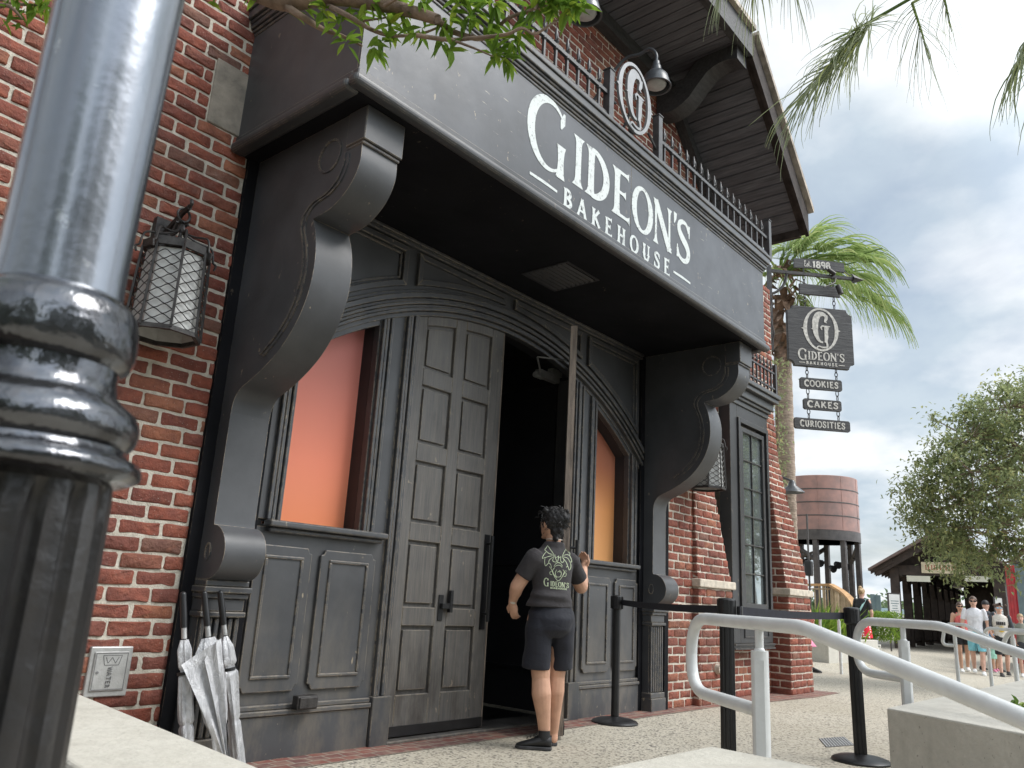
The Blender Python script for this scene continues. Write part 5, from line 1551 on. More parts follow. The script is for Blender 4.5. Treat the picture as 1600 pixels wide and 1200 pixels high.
write(m, 'WATER', lambda x, y, d: (1.962 + y, -.0305 - d, .545 - x), .022, .10, gap=.12, W=.12, T=.10, fl=1.0)
link_mesh('engraving', m, M['alu_dark'], fd_)
m = MB(); m.tube([(1.912, -.030, .518), (1.912, -.034, .518)], .007, 10); link_mesh('lock', m, M['alu_dark'], fd_)
ob = thing('outlet_box', (3.16, -.05, .27), 'small dark weatherproof outlet box on the skirting left of the door', 'outlet box')
m = MB().box(3.085, 3.235, -.11, -.051, .275, .355); link_mesh('box', m, M['iron'], ob, bevel=.008, seg=2)
m = MB().box(3.095, 3.225, -.122, -.111, .283, .347); link_mesh('lid', m, M['iron'], ob, bevel=.005, seg=2)
fl_ = thing('floodlight', (2.08, -.3, 0), 'black ground floodlight behind the concrete wall at the brick corner', 'floodlight')
m = MB(Matrix.Translation((2.06, -.30, .17)) @ Matrix.Rotation(R(20), 4, 'X')); m.box(-.14, .12, -.05, .05, -.07, .07); m.box(-.15, .13, -.06, -.051, -.08, .08)
link_mesh('housing', m, M['rubber'], fl_, bevel=.008, seg=2)
for x in (1.9, 2.19): link_mesh('bracket', MB().box(x, x + .02, -.32, -.28, 0, .2), M['rubber'], fl_)
m = MB(); m.tube([(8.50, -.17, .36), (8.50, -.235, .36)], .055, 14); m.tube([(8.50, -.235, .36), (8.50, -.26, .36)], .03, 10)
tag(link_mesh('hose_tap_cover', m, M['cast_stone'], base=(8.5, -.2, .36), smooth=40), 'round pale tap cover low on the brick pier behind the black stanchion', 'tap cover')
# drain grate set in the paving
g = thing('drain_grate', (7.1, -1.9, 0), 'dark slotted drain grate in the paving right of the stanchions', 'drain')
c0, c1, c2, c3 = Vector((7.13, -1.75, 0)), Vector((7.46, -1.85, 0)), Vector((7.08, -2.05, 0)), Vector((6.75, -1.94, 0))
m = MB().prism([(p.x, p.y) for p in (c0, c1, c2, c3)], 'z', .001, .005); link_mesh('frame', m, M['alu_dark'], g)
m = MB()
for i in range(10):
    t0, t1 = (i + .12) / 10, (i + .55) / 10
    a, b = c0 + (c1 - c0) * t0, c0 + (c1 - c0) * t1; d, c = c3 + (c2 - c3) * t0, c3 + (c2 - c3) * t1
    m.prism([(p.x, p.y) for p in (a, b, c, d)], 'z', .0055, .008)
link_mesh('bars', m, M['alu'], g)
# ------------------------------------------------------------------ vegetation
def leaf_blade(mb, p, d, up, L, W, fold=.25, bend=.2):
    """one lance-shaped leaf: folded along its midrib, drooping at the tip"""
    d = d.normalized(); s = d.cross(up)
    s = s.normalized() if s.length > 1e-4 else d.orthogonal().normalized()
    n = s.cross(d)
    q = [p + d * (L * t) - n * (bend * L * t * t) for t in (0, .3, .65, 1)]
    e = n * (fold * W)
    mb.add([q[0], q[1], q[2], q[3], q[1] + s * W * .5 + e, q[2] + s * W * .42 + e, q[1] - s * W * .5 + e, q[2] - s * W * .42 + e],
           [(0, 1, 4), (1, 2, 5, 4), (2, 3, 5), (0, 6, 1), (1, 6, 7, 2), (2, 7, 3)])
def rv(r=rnd):
    while True:
        v = Vector((r.uniform(-1, 1), r.uniform(-1, 1), r.uniform(-1, 1)))
        if .05 < v.length < 1: return v.normalized()
UP = Vector((0, 0, 1))
# tree at the left whose limb reaches across the top of the view
tr = thing('leafy_tree', (-2.2, -1.6, 0), 'glossy leaved tree whose thin branch reaches across the top left of the view', 'tree')
m = MB()
m.tube([(-2.2, -1.6, 0), (-2.15, -1.6, 1.4), (-2.0, -1.65, 2.6), (-1.7, -1.6, 3.6), (-1.6, -1.5, 4.6)], [.16, .13, .11, .08, .05], 12)
br1 = [Vector((-2.0, -1.65, 2.6)), Vector((-1.2, -1.75, 3.2)), Vector((-.2, -1.8, 3.45)), at(300, -70, 3.2), at(380, -25, 3.2)]
br1 += [at(440, 3, 3.2), at(520, -4, 3.15), at(600, 8, 3.1), at(650, 20, 3.05), at(684, 31, 3.0)]
sp1 = spline(br1, 5)
m.tube(sp1, [lerp(.06, .021, (i / (len(sp1) - 1)) ** .8) for i in range(len(sp1))], 10)
twigs = [
    ([(684, 31), (705, 48), (735, 58), (755, 60), (775, 46), (795, 28), (835, 14), (870, 4)], 3.0, .014, .004),
    ([(440, 5), (470, 25), (505, 46), (535, 56), (566, 72)], 3.2, .018, .004),
    ([(510, 8), (545, 25), (580, 46), (615, 56), (660, 52), (690, 40)], 3.12, .012, .004),
    ([(650, 55), (700, 62), (735, 60), (790, 54), (815, 44), (835, 53), (858, 40), (880, 26), (905, 12)], 2.95, .009, .003),
    ([(700, 60), (740, 75), (770, 88)], 2.95, .006, .0025), ([(835, 15), (850, -5), (875, -20)], 2.95, .005, .002),
    ([(560, 34), (600, 28), (640, 22)], 3.1, .005, .002), ([(600, 10), (640, -10), (700, -5), (760, -2)], 3.05, .008, .003),
    ([(380, -20), (320, -5), (300, -25)], 3.2, .008, .003), ([(-30, 20), (10, 8), (35, 30)], 2.3, .010, .003), ([(-20, -10), (20, 5), (60, 8)], 2.3, .008, .003)]
ends = []
for pts, d, r0, r1 in twigs:
    P_ = spline([at(x, y, d + .05 * math.sin(x)) for x, y in pts], 5)
    m.tube(P_, [lerp(r0, r1, i / (len(P_) - 1)) for i in range(len(P_))], 6)
    ends.append((P_, d))
for a, b in (((-1.7, -1.6, 3.6), (-2.9, -.9, 5.2)), ((-1.6, -1.5, 4.4), (-1.0, -2.2, 5.6)), ((-2.05, -1.6, 2.3), (-3.6, -2.4, 4.2))):
    m.tube(spline([a, (Vector(a) + Vector(b)) / 2 + Vector((0, 0, .2)), b], 4), [.06 - .004 * i for i in range(9)], 8)
link_mesh('trunk', m, M['bark'], tr, smooth=60)
lf = MB()
def rosette(c, dirn, n, L, spread=.8):
    for i in range(n):
        dv = (dirn * .6 + rv() * spread); leaf_blade(lf, c + rv() * .015, dv, UP if abs(dv.normalized().z) < .9 else Vector((1, 0, 0)), L * rnd.uniform(.7, 1.15), L * rnd.uniform(.20, .31), bend=rnd.uniform(.05, .35))
wr = Vector((.64, -.77, .05))
for px, py, d, n, L in ((835, 14, 2.98, 16, .085), (860, 8, 2.95, 16, .085), (890, 14, 2.93, 16, .08), (905, 8, 2.92, 14, .075), (875, -2, 2.95, 16, .08), (845, -8, 2.95, 12, .08),
                       (775, 84, 2.94, 12, .085), (790, 92, 2.94, 8, .08), (800, 62, 2.95, 12, .08), (812, 45, 2.95, 8, .08), (760, 40, 3.0, 8, .09), (738, 18, 3.0, 12, .09), (720, 2, 3.0, 14, .09), (700, 30, 3.0, 8, .085),
                       (770, 8, 2.98, 12, .09), (660, 6, 3.05, 10, .085), (630, 25, 3.08, 10, .085), (600, 60, 3.1, 9, .085), (585, 75, 3.1, 8, .09), (612, 40, 3.1, 7, .085), (655, 45, 3.05, 7, .09), (690, 60, 3.0, 7, .08), (705, 80, 2.97, 6, .08),
                       (560, 22, 3.15, 9, .085), (530, 30, 3.15, 8, .09), (505, 15, 3.15, 9, .09), (540, 66, 3.2, 7, .075), (475, 8, 3.2, 7, .09), (580, 5, 3.1, 10, .085), (620, -6, 3.1, 10, .085), (455, 20, 3.2, 3, .08),
                       (400, -10, 3.2, 6, .08), (318, 4, 3.2, 3, .07), (336, 12, 3.2, 1, .07)):
    rosette(at(px, py, d), Vector((.35, -.3, -.25)), int(n * 1.2), L * 1.05)
for px, py, d, n, L in ((45, 8, 2.3, 7, .06), (65, 14, 2.3, 8, .06), (22, 18, 2.3, 6, .06), (38, 36, 2.3, 2, .05), (80, 4, 2.3, 5, .06), (8, 34, 2.3, 3, .05), (20, -6, 2.3, 10, .06), (60, -8, 2.3, 10, .06)):
    rosette(at(px, py, d), Vector((.3, 0, -.5)), n, L)
for i in range(900):
    c = Vector((-2.3, -1.5, 5.1)) + Vector((rnd.gauss(0, .75), rnd.gauss(0, .7), rnd.gauss(0, .6)))
    if c.x > -.6: c.x = -1.2 - rnd.random()
    leaf_blade(lf, c, rv() + Vector((0, 0, -.3)), UP, .12, .036)
link_mesh('foliage', lf, M['leaf_near'], tr)

# palms ---------------------------------------------------------------
def ribbon(mb, pts, w0, w1, side):
    vs = []; n = len(pts)
    for i, p in enumerate(pts):
        t = (pts[min(i + 1, n - 1)] - pts[max(i - 1, 0)]).normalized()
        s = (side - t * side.dot(t)); s = s.normalized() if s.length > 1e-4 else t.orthogonal().normalized()
        w_ = w0 + (w1 - w0) * i / (n - 1)
        vs += [p + s * w_ * .5, p - s * w_ * .5]
    mb.add(vs, [(2 * i, 2 * i + 1, 2 * i + 3, 2 * i + 2) for i in range(n - 1)])
def frond(mb, hub, ax, L, n, spread, w0, droop, costa=.35, r=rnd, wind=Vector((0, 0, 0)), thin=.15, jit=.05):
    """fan leaf: a short drooping midrib with folded leaflets that hang at their tips"""
    ax = ax.normalized(); sd = ax.cross(UP)
    sd = sd.normalized() if sd.length > 1e-3 else Vector((1, 0, 0))
    nrm = sd.cross(ax)
    for i in range(n):
        f = i / (n - 1) * 2 - 1
        a = f * spread + r.uniform(-.06, .06)
        base = hub + ax * (costa * L * (1 - abs(f)) * r.uniform(.6, 1.0)) - UP * (droop * .18 * L * (1 - abs(f)))
        d = ax * math.cos(a) + sd * math.sin(a) + nrm * r.uniform(-.12, .2)
        ll = L * (1 - .35 * abs(f) ** 1.5) * r.uniform(.75, 1.1)
        pts = [base]; v = d.normalized(); K = 9
        for k in range(K):
            v = (v + (Vector((0, 0, -1)) * droop * (.10 + .32 * (k / K)) + wind * .12 + rv(r) * jit)).normalized()
            pts.append(pts[-1] + v * (ll / K))
        ribbon(mb, pts, w0, w0 * thin, nrm)
pn = thing('palm_tree', (7.6, -5.6, 0), 'fan palm whose thin grey green fronds hang into the top right corner', 'palm')
m = MB(); m.tube([(7.6, -5.6, 0), (7.55, -5.55, 3), (7.5, -5.5, 6.6)], [.22, .19, .16], 14)
link_mesh('trunk', m, M['palm_bark'], pn, smooth=60)
crown = Vector((7.5, -5.5, 6.7))
m = MB(); pet = MB()
hub1 = at(1345, 42, 6.0)
fr_list = [(hub1, at(1262, 130, 6.0) - hub1, .72, 84, 1.15, .013, .50, .85), (at(1362, 32, 6.1), at(1270, 130, 6.1) - at(1362, 32, 6.1), .62, 60, 1.5, .012, .6, .5), (hub1, at(1300, 60, 6.0) - hub1, .5, 40, 2.6, .010, .5, .2),
           (at(1425, 5, 6.1), at(1425, 70, 6.1) - at(1400, 0, 6.1), .6, 44, 1.3, .014, .8, .5), (at(1470, -25, 6.2), at(1475, 60, 6.2) - at(1455, -20, 6.2), .5, 28, 1.1, .014, .9, .4),
           (at(1625, 30, 6.0), at(1555, 140, 6.0) - at(1625, 30, 6.0), .62, 60, .95, .013, .8, .6), (at(1660, 60, 5.8), at(1590, 160, 5.8) - at(1640, 60, 5.8), .6, 40, .8, .013, .9, .5)]
for h, ax, L, n, sp_, w0, dr_, co in fr_list:
    frond(m, h, ax, L, int(n * .8), sp_ * 1.2, w0, dr_, co, jit=.16)
    mid = (h + crown) / 2 + Vector((0, 0, .35))
    pet.tube(spline([crown, mid, h], 6), [.024 - .0011 * i for i in range(13)], 6)
    pet.tube([h, h + ax.normalized() * L * .35 - UP * dr_ * L * .05, h + ax.normalized() * L * .65 - UP * dr_ * L * .16], [.011, .008, .003], 5)
for k in range(14):
    a = rnd.uniform(-.9, 2.6) - 1.6; d = Vector((math.cos(a), math.sin(a), rnd.uniform(-.1, .7)))
    if d.x < .1 and d.y > -.2: continue
    frond(m, crown + d * 1.2, d, 1.2, 26, 1.2, .03, .5, .4); pet.tube([crown, crown + d * 1.2], .018, 5)
link_mesh('fronds', m, M['leaf_palm_grey'], pn)
link_mesh('petioles', pet, M['leaf_palm'], pn)
p3 = thing('palm_tree', (9.6, -2.2 - 4, 0), 'fan palm above the roof whose dry leaf tips dangle at the top edge', 'palm')
m = MB(); h3 = at(1185, -85, 8.2)
frond(m, h3, at(1160, 40, 8.2) - h3, .9, 34, 1.1, .016, .8, .4); frond(m, at(1225, -80, 8.2), Vector((.2, -.2, -1)), .8, 26, 1.2, .014, .8, .4); frond(m, at(1140, -70, 8.2), Vector((-.2, .2, -1)), .75, 26, 1.2, .014, .8, .4)
link_mesh('fronds', m, M['leaf_palm_grey'], p3)
m = MB(); m.tube(spline([h3, (h3 + Vector((9.6, -6.2, 9.6))) / 2 + Vector((0, 0, .6)), (9.6, -6.2, 9.4)], 6), .02, 6)
m.tube([(9.6, -6.2, 0), (9.55, -6.2, 5), (9.6, -6.2, 9.5)], [.24, .2, .17], 12)
link_mesh('trunk', m, M['palm_bark'], p3, smooth=60)
# the palm behind the hanging sign
DP = 16.0
pt = thing('palm_tree', tuple(at(1226, 1040, DP)[:2]) + (0,), 'tall fan palm with a bare trunk standing behind the hanging sign', 'palm')
bx_, by_ = at(1226, 760, DP)[:2]
m = MB()
zs = [0 + i * .12 for i in range(56)]
tp_ = at(1221, 485, DP)
for i in range(1): pass
m.tube([(bx_ + (tp_.x - bx_) * (z / tp_.z) * 1.0, by_ + (tp_.y - by_) * (z / tp_.z), z) for z in zs if z < tp_.z], [(.20 - .006 * z) * (1 + .05 * (i % 2)) for i, z in enumerate([z for z in zs if z < tp_.z])], 16)
link_mesh('trunk', m, M['palm_bark'], pt, smooth=40)
cr = tp_ + Vector((0, 0, .75))
m = MB()
for i in range(90):
    a = rnd.uniform(0, 6.28); z = rnd.uniform(-1.7, .15)
    b = cr + Vector((math.cos(a) * .17, math.sin(a) * .17, z)); d = Vector((math.cos(a) * .5, math.sin(a) * .5, .6 if i % 3 else -.9))
    ribbon(m, [b, b + d * .26, b + d * .34 + Vector((math.cos(a), math.sin(a), -1)) * .22], .17, .03, Vector((-math.sin(a), math.cos(a), 0)))
link_mesh('leaf_bases', m, M['palm_boot'], pt)
m = MB(); pet = MB()
for px, py, L in ((1232, 372, 1.15), (1262, 362, 1.2), (1292, 372, 1.2), (1325, 385, 1.15), (1362, 372, 1.0), (1388, 385, .95), (1345, 408, 1.25), (1300, 405, 1.2), (1408, 466, 1.1), (1370, 455, 1.1), (1272, 400, 1.2), (1245, 408, 1.1), (1222, 395, 1.1), (1200, 420, 1.1), (1180, 400, 1.1), (1250, 380, 1.2), (1310, 440, 1.1), (1190, 480, 1.0), (1255, 470, .9), (1280, 590, .8)):
    dd = DP + rnd.uniform(-1.1, 1.1)
    h = at(px, py, dd)
    if (px, py) == (1280, 590): h = cr + Vector((.1, -.3, -1.0))
    d = h - cr; ax = (d.normalized() + Vector((0, 0, -.15)))
    frond(m, cr + d * .70, ax, L * 1.05, 46, 1.35, .034, .95, .30, thin=.2)
    mid = cr + d * .4 + Vector((0, 0, .18)); pet.tube(spline([cr, mid, cr + d * .72, cr + d * .95], 4), [.03 - .0016 * i for i in range(13)], 5)
link_mesh('fronds', m, M['leaf_palm'], pt); link_mesh('petioles', pet, M['leaf_palm'], pt)
# slim tree beside the palm
st = thing('slender_tree', tuple(at(1214, 1040, 15)[:2]) + (0,), 'slender small leaved tree between the brick corner and the palm trunk', 'tree')
m = MB(); a = at(1214, 800, 15); m.tube([(a.x, a.y, 0), (a.x, a.y, 3), tuple(at(1215, 570, 15))], [.05, .04, .015], 8); link_mesh('trunk', m, M['bark'], st)
lf = MB()
for i in range(420):
    c = at(rnd.gauss(1216, 9), rnd.uniform(560, 760), 15 + rnd.uniform(-.4, .4)); leaf_blade(lf, c, rv(), UP, .075, .035)
link_mesh('foliage', lf, M['leaf_oak'], st)

# the live oak on the right --------------------------------------------
DO = 13.0
ok_ = thing('live_oak', tuple(at(1760, 1050, DO)[:2]) + (0,), 'live oak with fine grey green foliage hanging over the pavilion roof', 'tree')
m = MB(); lf = MB()
tb = at(1770, 1000, DO); tb.z = 0
fork = at(1740, 800, DO)
m.tube([tb, (tb + fork) / 2 + Vector((.1, 0, 0)), fork], [.30, .25, .2], 12)
limbs = [[(1740, 800), (1680, 850), (1610, 845), (1560, 840), (1510, 830), (1470, 850)], [(1740, 800), (1690, 760), (1620, 740), (1560, 730), (1500, 745), (1450, 790)],
         [(1740, 800), (1700, 700), (1640, 650), (1590, 635), (1550, 640)], [(1560, 840), (1545, 870), (1520, 895)], [(1620, 740), (1580, 690), (1530, 680), (1480, 715)], [(1610, 845), (1590, 870), (1570, 880)],
         [(1560, 730), (1530, 770), (1490, 790), (1440, 800)]]
clumps = [(1575, 640, 42), (1600, 620, 40), (1545, 665, 40), (1515, 685, 38), (1485, 715, 26), (1560, 705, 55), (1600, 690, 55), (1520, 735, 48), (1475, 760, 30), (1452, 785, 22), (1500, 785, 42), (1550, 770, 52), (1600, 760, 55), (1470, 812, 26),
          (1448, 812, 14), (1510, 828, 40), (1555, 825, 45), (1598, 815, 40), (1480, 845, 22), (1525, 862, 26), (1562, 868, 24), (1500, 880, 14), (1492, 902, 8), (1580, 862, 14), (1462, 838, 14), (1436, 795, 10), (1440, 765, 12), (1465, 735, 14), (1497, 700, 14), (1535, 640, 16), (1553, 625, 14), (1640, 700, 70), (1650, 800, 70), (1640, 620, 50), (1700, 720, 80), (1720, 640, 70), (1770, 760, 80), (1690, 840, 50), (1545, 893, 8), (1430, 812, 7)]
for L in limbs:
    P_ = spline([at(x, y, DO + .5 * math.sin(x * .05)) for x, y in L], 5); m.tube(P_, [lerp(.06, .010, i / (len(P_) - 1)) for i in range(len(P_))], 7)
for cx_, cy_, r_ in clumps:
    rr = r_ / 1236 * DO; c0 = at(cx_, cy_, DO + rnd.uniform(-.8, .8))
    sub = [c0 + Vector((rnd.gauss(0, .55), rnd.gauss(0, .8), rnd.gauss(0, .5))) * rr for _ in range(max(4, int(r_ * .55)))]
    for s_ in sub:
        dv = (s_ - c0); dv = dv.normalized() if dv.length > .01 else rv()
        tw = [s_ + (dv + rv() * .5) * (k * .035) for k in range(5)]
        m.tube([c0 + (s_ - c0) * .2, s_, tw[4]], [.008, .005, .002], 3, caps=False)
        for k in range(int(38)):
            p = s_ + (dv * .5 + rv()) * rnd.uniform(.0, .24)
            leaf_blade(lf, p, rv() + Vector((0, 0, -.1)), UP, rnd.uniform(.06, .10), rnd.uniform(.026, .042), bend=.15)
link_mesh('trunk', m, M['bark'], ok_, smooth=60)
link_mesh('foliage', lf, M['leaf_oak'], ok_)
# plants in the planters
def shrub(px, py, d, w_, h_, n, L, label, name='shrub', blade=False):
    c = at(px, py, d); c.z = 0
    t = MB(); z0 = .4 if d > 10 else .42
    for i in range(n):
        if blade:
            b = c + Vector((rnd.gauss(0, w_ * .5), rnd.gauss(0, w_ * .5), z0)); dv = Vector((rnd.gauss(0, .5), rnd.gauss(0, .5), 1))
            leaf_blade(t, b, dv, Vector((rnd.random(), 1, 0)), h_ * rnd.uniform(.6, 1.2), L, bend=.5)
        else:
            b = c + Vector((rnd.uniform(-w_, w_), rnd.uniform(-w_, w_), z0 + rnd.random() ** .8 * h_)); leaf_blade(t, b, rv() + Vector((0, 0, .3)), UP, L * rnd.uniform(.7, 1.2), L * .4)
    tag(link_mesh(name, t, M['leaf_shrub'], base=(c.x, c.y, z0)), label, 'plant')
shrub(1285, 1000, 18.2, .55, .75, 240, .05, 'clump of strap leaved plants in the far planter beside the pink dress', blade=True)
shrub(1312, 1000, 18.6, .35, .5, 130, .05, 'lower clump of strap leaved plants behind the short handrail loop', blade=True)
shrub(1372, 1000, 21.5, .55, .75, 4200, .08, 'clipped yellow green hedge bush beside the polka dot skirt', name='hedge_bush')
shrub(1606, 1100, 4.4, .07, .16, 80, .06, 'leafy green plant in the concrete planter at the right edge')
shrub(1560, 1095, 4.6, .03, .10, 12, .03, 'tiny sprig at the rim of the concrete planter')

# unseen hedge and trees added behind the photographer to darken the lamp post's reflections
m = MB(); r8 = random.Random(3)
for cx_, cy_, rr_, zc_ in ((-3.5, -15.5, 2.2, 5.2), (1.2, -16, 2.6, 5.6), (5.8, -15, 2.3, 5.0), (-10, -13, 3.0, 5.5)):
    m.tube([(cx_, cy_, 0), (cx_ + .1, cy_, 2.5), (cx_, cy_ + .1, zc_)], [.28, .22, .1], 8)
    for i in range(1700):
        d = rv(r8) * (r8.random() ** .4) * rr_; leaf_blade(m, Vector((cx_, cy_, zc_)) + Vector((d.x, d.y, d.z * 1.2)), rv(r8), UP, r8.uniform(.4, .7), r8.uniform(.2, .34))
for i in range(4500):
    leaf_blade(m, Vector((r8.uniform(-18, 11), -11.5 - r8.random() * 2.0, r8.random() ** .9 * 2.8)), rv(r8), UP, r8.uniform(.4, .7), r8.uniform(.22, .36))
for i in range(3200):
    leaf_blade(m, Vector((-8.5 - r8.random() * 1.5, r8.uniform(-12, -1), r8.random() * 4.2)), rv(r8), UP, r8.uniform(.4, .7), r8.uniform(.22, .36))
tag(link_mesh('unseen_tree_belt', m, M['leaf_far']), kind='stuff')
# ------------------------------------------------------------------ background structures
M['dark_timber'] = pm('dark_brown_timber', (.048, .033, .026), .65, .25, 6, .004, 30)
M['roof_metal'] = pm('brown_metal_roof', (.17, .12, .105), .45, .15, 4)
M['rust'] = pm('copper_rust_panel', (.30, .165, .135), .5, .2, 2.2, .004, 12, c2=(.21, .135, .118))
M['steel'] = pm('dark_steel', (.07, .062, .058), .5, .2, 6)
M['deck_rail'] = pm('orange_timber_rail', (.52, .30, .13), .5, .15, 8)
M['baluster'] = pm('tan_balusters', (.46, .35, .22), .6, .15, 8)
M['cream'] = pm('cream_board', (.66, .57, .40), .6, .1, 8)
M['lightbox'] = pm('pale_light_box', (.72, .71, .60), .5, .05, 4)
M['sign_red'] = pm('red_brown_paint', (.38, .10, .05), .6)
M['red_panel'] = pm('red_painted_boards', (.50, .022, .03), .5, .15, 5)
M['teal'] = pm('grey_teal_panel', (.16, .23, .25), .5, .1, 5)
M['white_panel'] = pm('white_notice_panel', (.75, .75, .73), .5, .04, 5)
# covered walkway (pavilion)
pv = thing('pavilion', (31.4, 2.3, 0), 'dark brown timber covered bridge with gabled roof and open left side', 'covered bridge')
YL, YR, XF, XB = 3.92, .72, 31.4, 56
TP = Matrix.Translation((31.4, 2.3, 0)) @ Matrix.Rotation(R(6), 4, 'Z') @ Matrix.Translation((-31.4, -2.3, 0))
for x in [XF + 2.6 * i for i in range(9)]:
    m = MB(TP)
    m.box(x - .13, x + .13, YL - .14, YL + .14, 0, 2.75)
    if x > XF: 
        for s in (1, -1): m.prism([(x + s * .15, 1.95), (x + s * .15, 2.75), (x + s * .75, 2.75)], 'y', YL - .09, YL + .09)
    link_mesh('post', m, M['dark_timber'], pv)
m = MB(TP)
m.box(XF - .16, XF + .16, YR - .17, YR + .17, 0, 2.75)
link_mesh('post', m, M['dark_timber'], pv)
m = MB(TP); m.box(XF - .1, XF + .1, YR, YL, 2.52, 2.86); m.box(XF, XB, YL - .1, YL + .1, 2.55, 2.8); m.box(XF, XB, YR - .1, YR + .1, 2.55, 2.8)
m.prism([(YL + .15, 2.86), (YR - .15, 2.86), (2.32, 3.98)], 'x', XF + .25, XF + .3)
for y in (2.32,): m.box(XF - .08, XF + .08, y - .1, y + .1, 2.86, 3.9)
for a, b in (((YL + .55, 2.66), (2.32, 4.0)), ((YR - .55, 2.66), (2.32, 4.0))):
    m.prism([a, b, (b[0], b[1] - .30), (a[0], a[1] - .24)], 'x', XF - .5, XF - .40)
link_mesh('truss', m, M['dark_timber'], pv)
m = MB(TP)
for s in (1, -1):
    yo = 2.32 + s * 2.35; m.prism([(yo, 2.60), (yo, 2.68), (2.32, 4.12), (2.32, 4.0)], 'x', XF - .75, XB)
rf2 = link_mesh('roof', m, M['roof_metal'], pv)
m = MB(TP)
for i in range(28):
    x = XF - .55 + i * .7
    for s in (1, -1):
        yo = 2.32 + s * 2.30; yi = 2.32 + s * 1.55; m.prism([(yo, 2.50), (yo, 2.60), (yi, 3.06), (yi, 2.90)], 'x', x, x + .10)
link_mesh('rafters', m, M['dark_timber'], rf2)
m = MB(TP).box(XF + .5, XB, YR - .05, YR + .05, 0, 2.55); m.box(XB, XB + .1, YR, YL, 0, 3.6)
link_mesh('side_boards', m, M['dark_timber'], pv)
m = MB(TP)
m.box(XF + 1.0, XB, YL - .06, YL + .06, .95, 1.05); m.box(XF + 1.0, XB, YL - .05, YL + .05, .12, .2)
for i in range(60): m.box(XF + 1.0 + i * .28, XF + 1.07 + i * .28, YL - .03, YL + .03, .2, .95)
m.box(XF - .05, XF + .05, 2.55, YL - .2, .95, 1.03)
link_mesh('railing', m, M['dark_timber'], pv)
for q_ in ((YR + .3, YR + 1.0, 2.36, 2.55), (YL - 1.15, YL - .4, 2.30, 2.50)): link_mesh('light_box', MB(TP).box(XF - .115, XF - .101, *q_), M['lightbox'], pv)
m = MB(TP).box(XF - .16, XF - .115, 1.72, 3.02, 2.60, 2.98)
sg_ = link_mesh('name_board', m, M['cream'], pv)
m = MB(TP); r2 = random.Random(4)
def pvp(x, y, d): return (XF - .1605 - d, 2.95 - x, 2.66 + y)
x = .06
while x < 1.12:
    h = .17; wd = r2.uniform(.05, .075); k = r2.choice('IEDHNU')
    S, w__ = glyph('I', W=.3, T=.14); 
    for p, ws in S: stroke(m, [(x + a * .1, .05 + b * h) for a, b in p], [q * .1 for q in ws], pvp)
    x += wd + .03
link_mesh('faded_lettering', m, M['sign_red'], sg_)
# notice boards
def notice(p, label, w_=.34, h0=1.0, h1=1.75):
    N = thing('notice_board', (p[0], p[1], 0), label, 'notice board')
    ux, uy = .64, -.77
    def q(u, z, n): return (p[0] + ux * u - .76 * n, p[1] + uy * u - .65 * n, z)
    def slab(mb, u0, u1, z0, z1, n0, n1):
        mb.add([q(u0, z0, n0), q(u1, z0, n0), q(u1, z0, n1), q(u0, z0, n1), q(u0, z1, n0), q(u1, z1, n0), q(u1, z1, n1), q(u0, z1, n1)], [(0, 1, 2, 3), (7, 6, 5, 4), (4, 5, 1, 0), (5, 6, 2, 1), (6, 7, 3, 2), (7, 4, 0, 3)])
    m = MB(); slab(m, -w_ / 2 - .04, w_ / 2 + .04, h0 - .04, h1 + .04, -.04, .0); slab(m, -w_ / 2 - .035, -w_ / 2, 0, h0 - .04, -.04, 0); slab(m, w_ / 2, w_ / 2 + .035, 0, h0 - .04, -.04, 0)
    link_mesh('frame', m, M['steel'], N)
    m = MB(); slab(m, -w_ / 2, w_ / 2, h0, h1, .001, .01); pnl = link_mesh('panel', m, M['white_panel'], N)
    m = MB(); r3 = random.Random(2)
    for i in range(6):
        z = h1 - .22 - i * .075; k = r3.uniform(.08, .13); slab(m, -k, k, z, z + .022, .0105, .012)
    link_mesh('faint_text_lines', m, M['teal'], pnl)
notice(at(1402, 1005, 25), 'white notice in a dark frame in front of the left bridge post')
notice(at(1570, 1005, 26), 'white notice half hidden behind the boy in the baseball shirt', w_=.36, h0=1.1, h1=1.85)
# red boards and booth at the right edge
rp_ = thing('red_gate', tuple(at(1587, 1015, 22)[:2]) + (0,), 'tall red board panel beside the right bridge post', 'gate')
m = MB(); a = at(1583, 1015, 22); b = at(1596, 1015, 21.6)
def quadbox(mb, a, b, t, z0, z1):
    a = Vector((a.x, a.y)); b = Vector((b.x, b.y)); q = (b - a).normalized(); n = Vector((-q.y, q.x)) * t
    mb.prism([(a.x, a.y), (b.x, b.y), (b.x + n.x, b.y + n.y), (a.x + n.x, a.y + n.y)], 'z', z0, z1)
for i in range(3):
    p = a + (b - a) * (i / 3 + .01); q = a + (b - a) * ((i + .92) / 3); quadbox(m, p, q, .05, 0, 2.62)
link_mesh('boards', m, M['red_panel'], rp_)
m = MB(); quadbox(m, at(1581, 1015, 22.1), at(1597, 1015, 21.7), .03, .5, .6); link_mesh('rail', m, M['red_panel'], rp_)
bo = thing('booth', tuple(at(1640, 1015, 21)[:2]) + (0,), 'grey teal booth cut off by the right edge', 'booth')
m = MB(); quadbox(m, at(1592, 1000, 23), at(1680, 1000, 20), .8, 0, 2.75); link_mesh('body', m, M['teal'], bo, bevel=.02)
m = MB(); quadbox(m, at(1588, 1000, 23), at(1684, 1000, 19.8), .9, 2.76, 2.86); link_mesh('roof', m, M['steel'], bo)
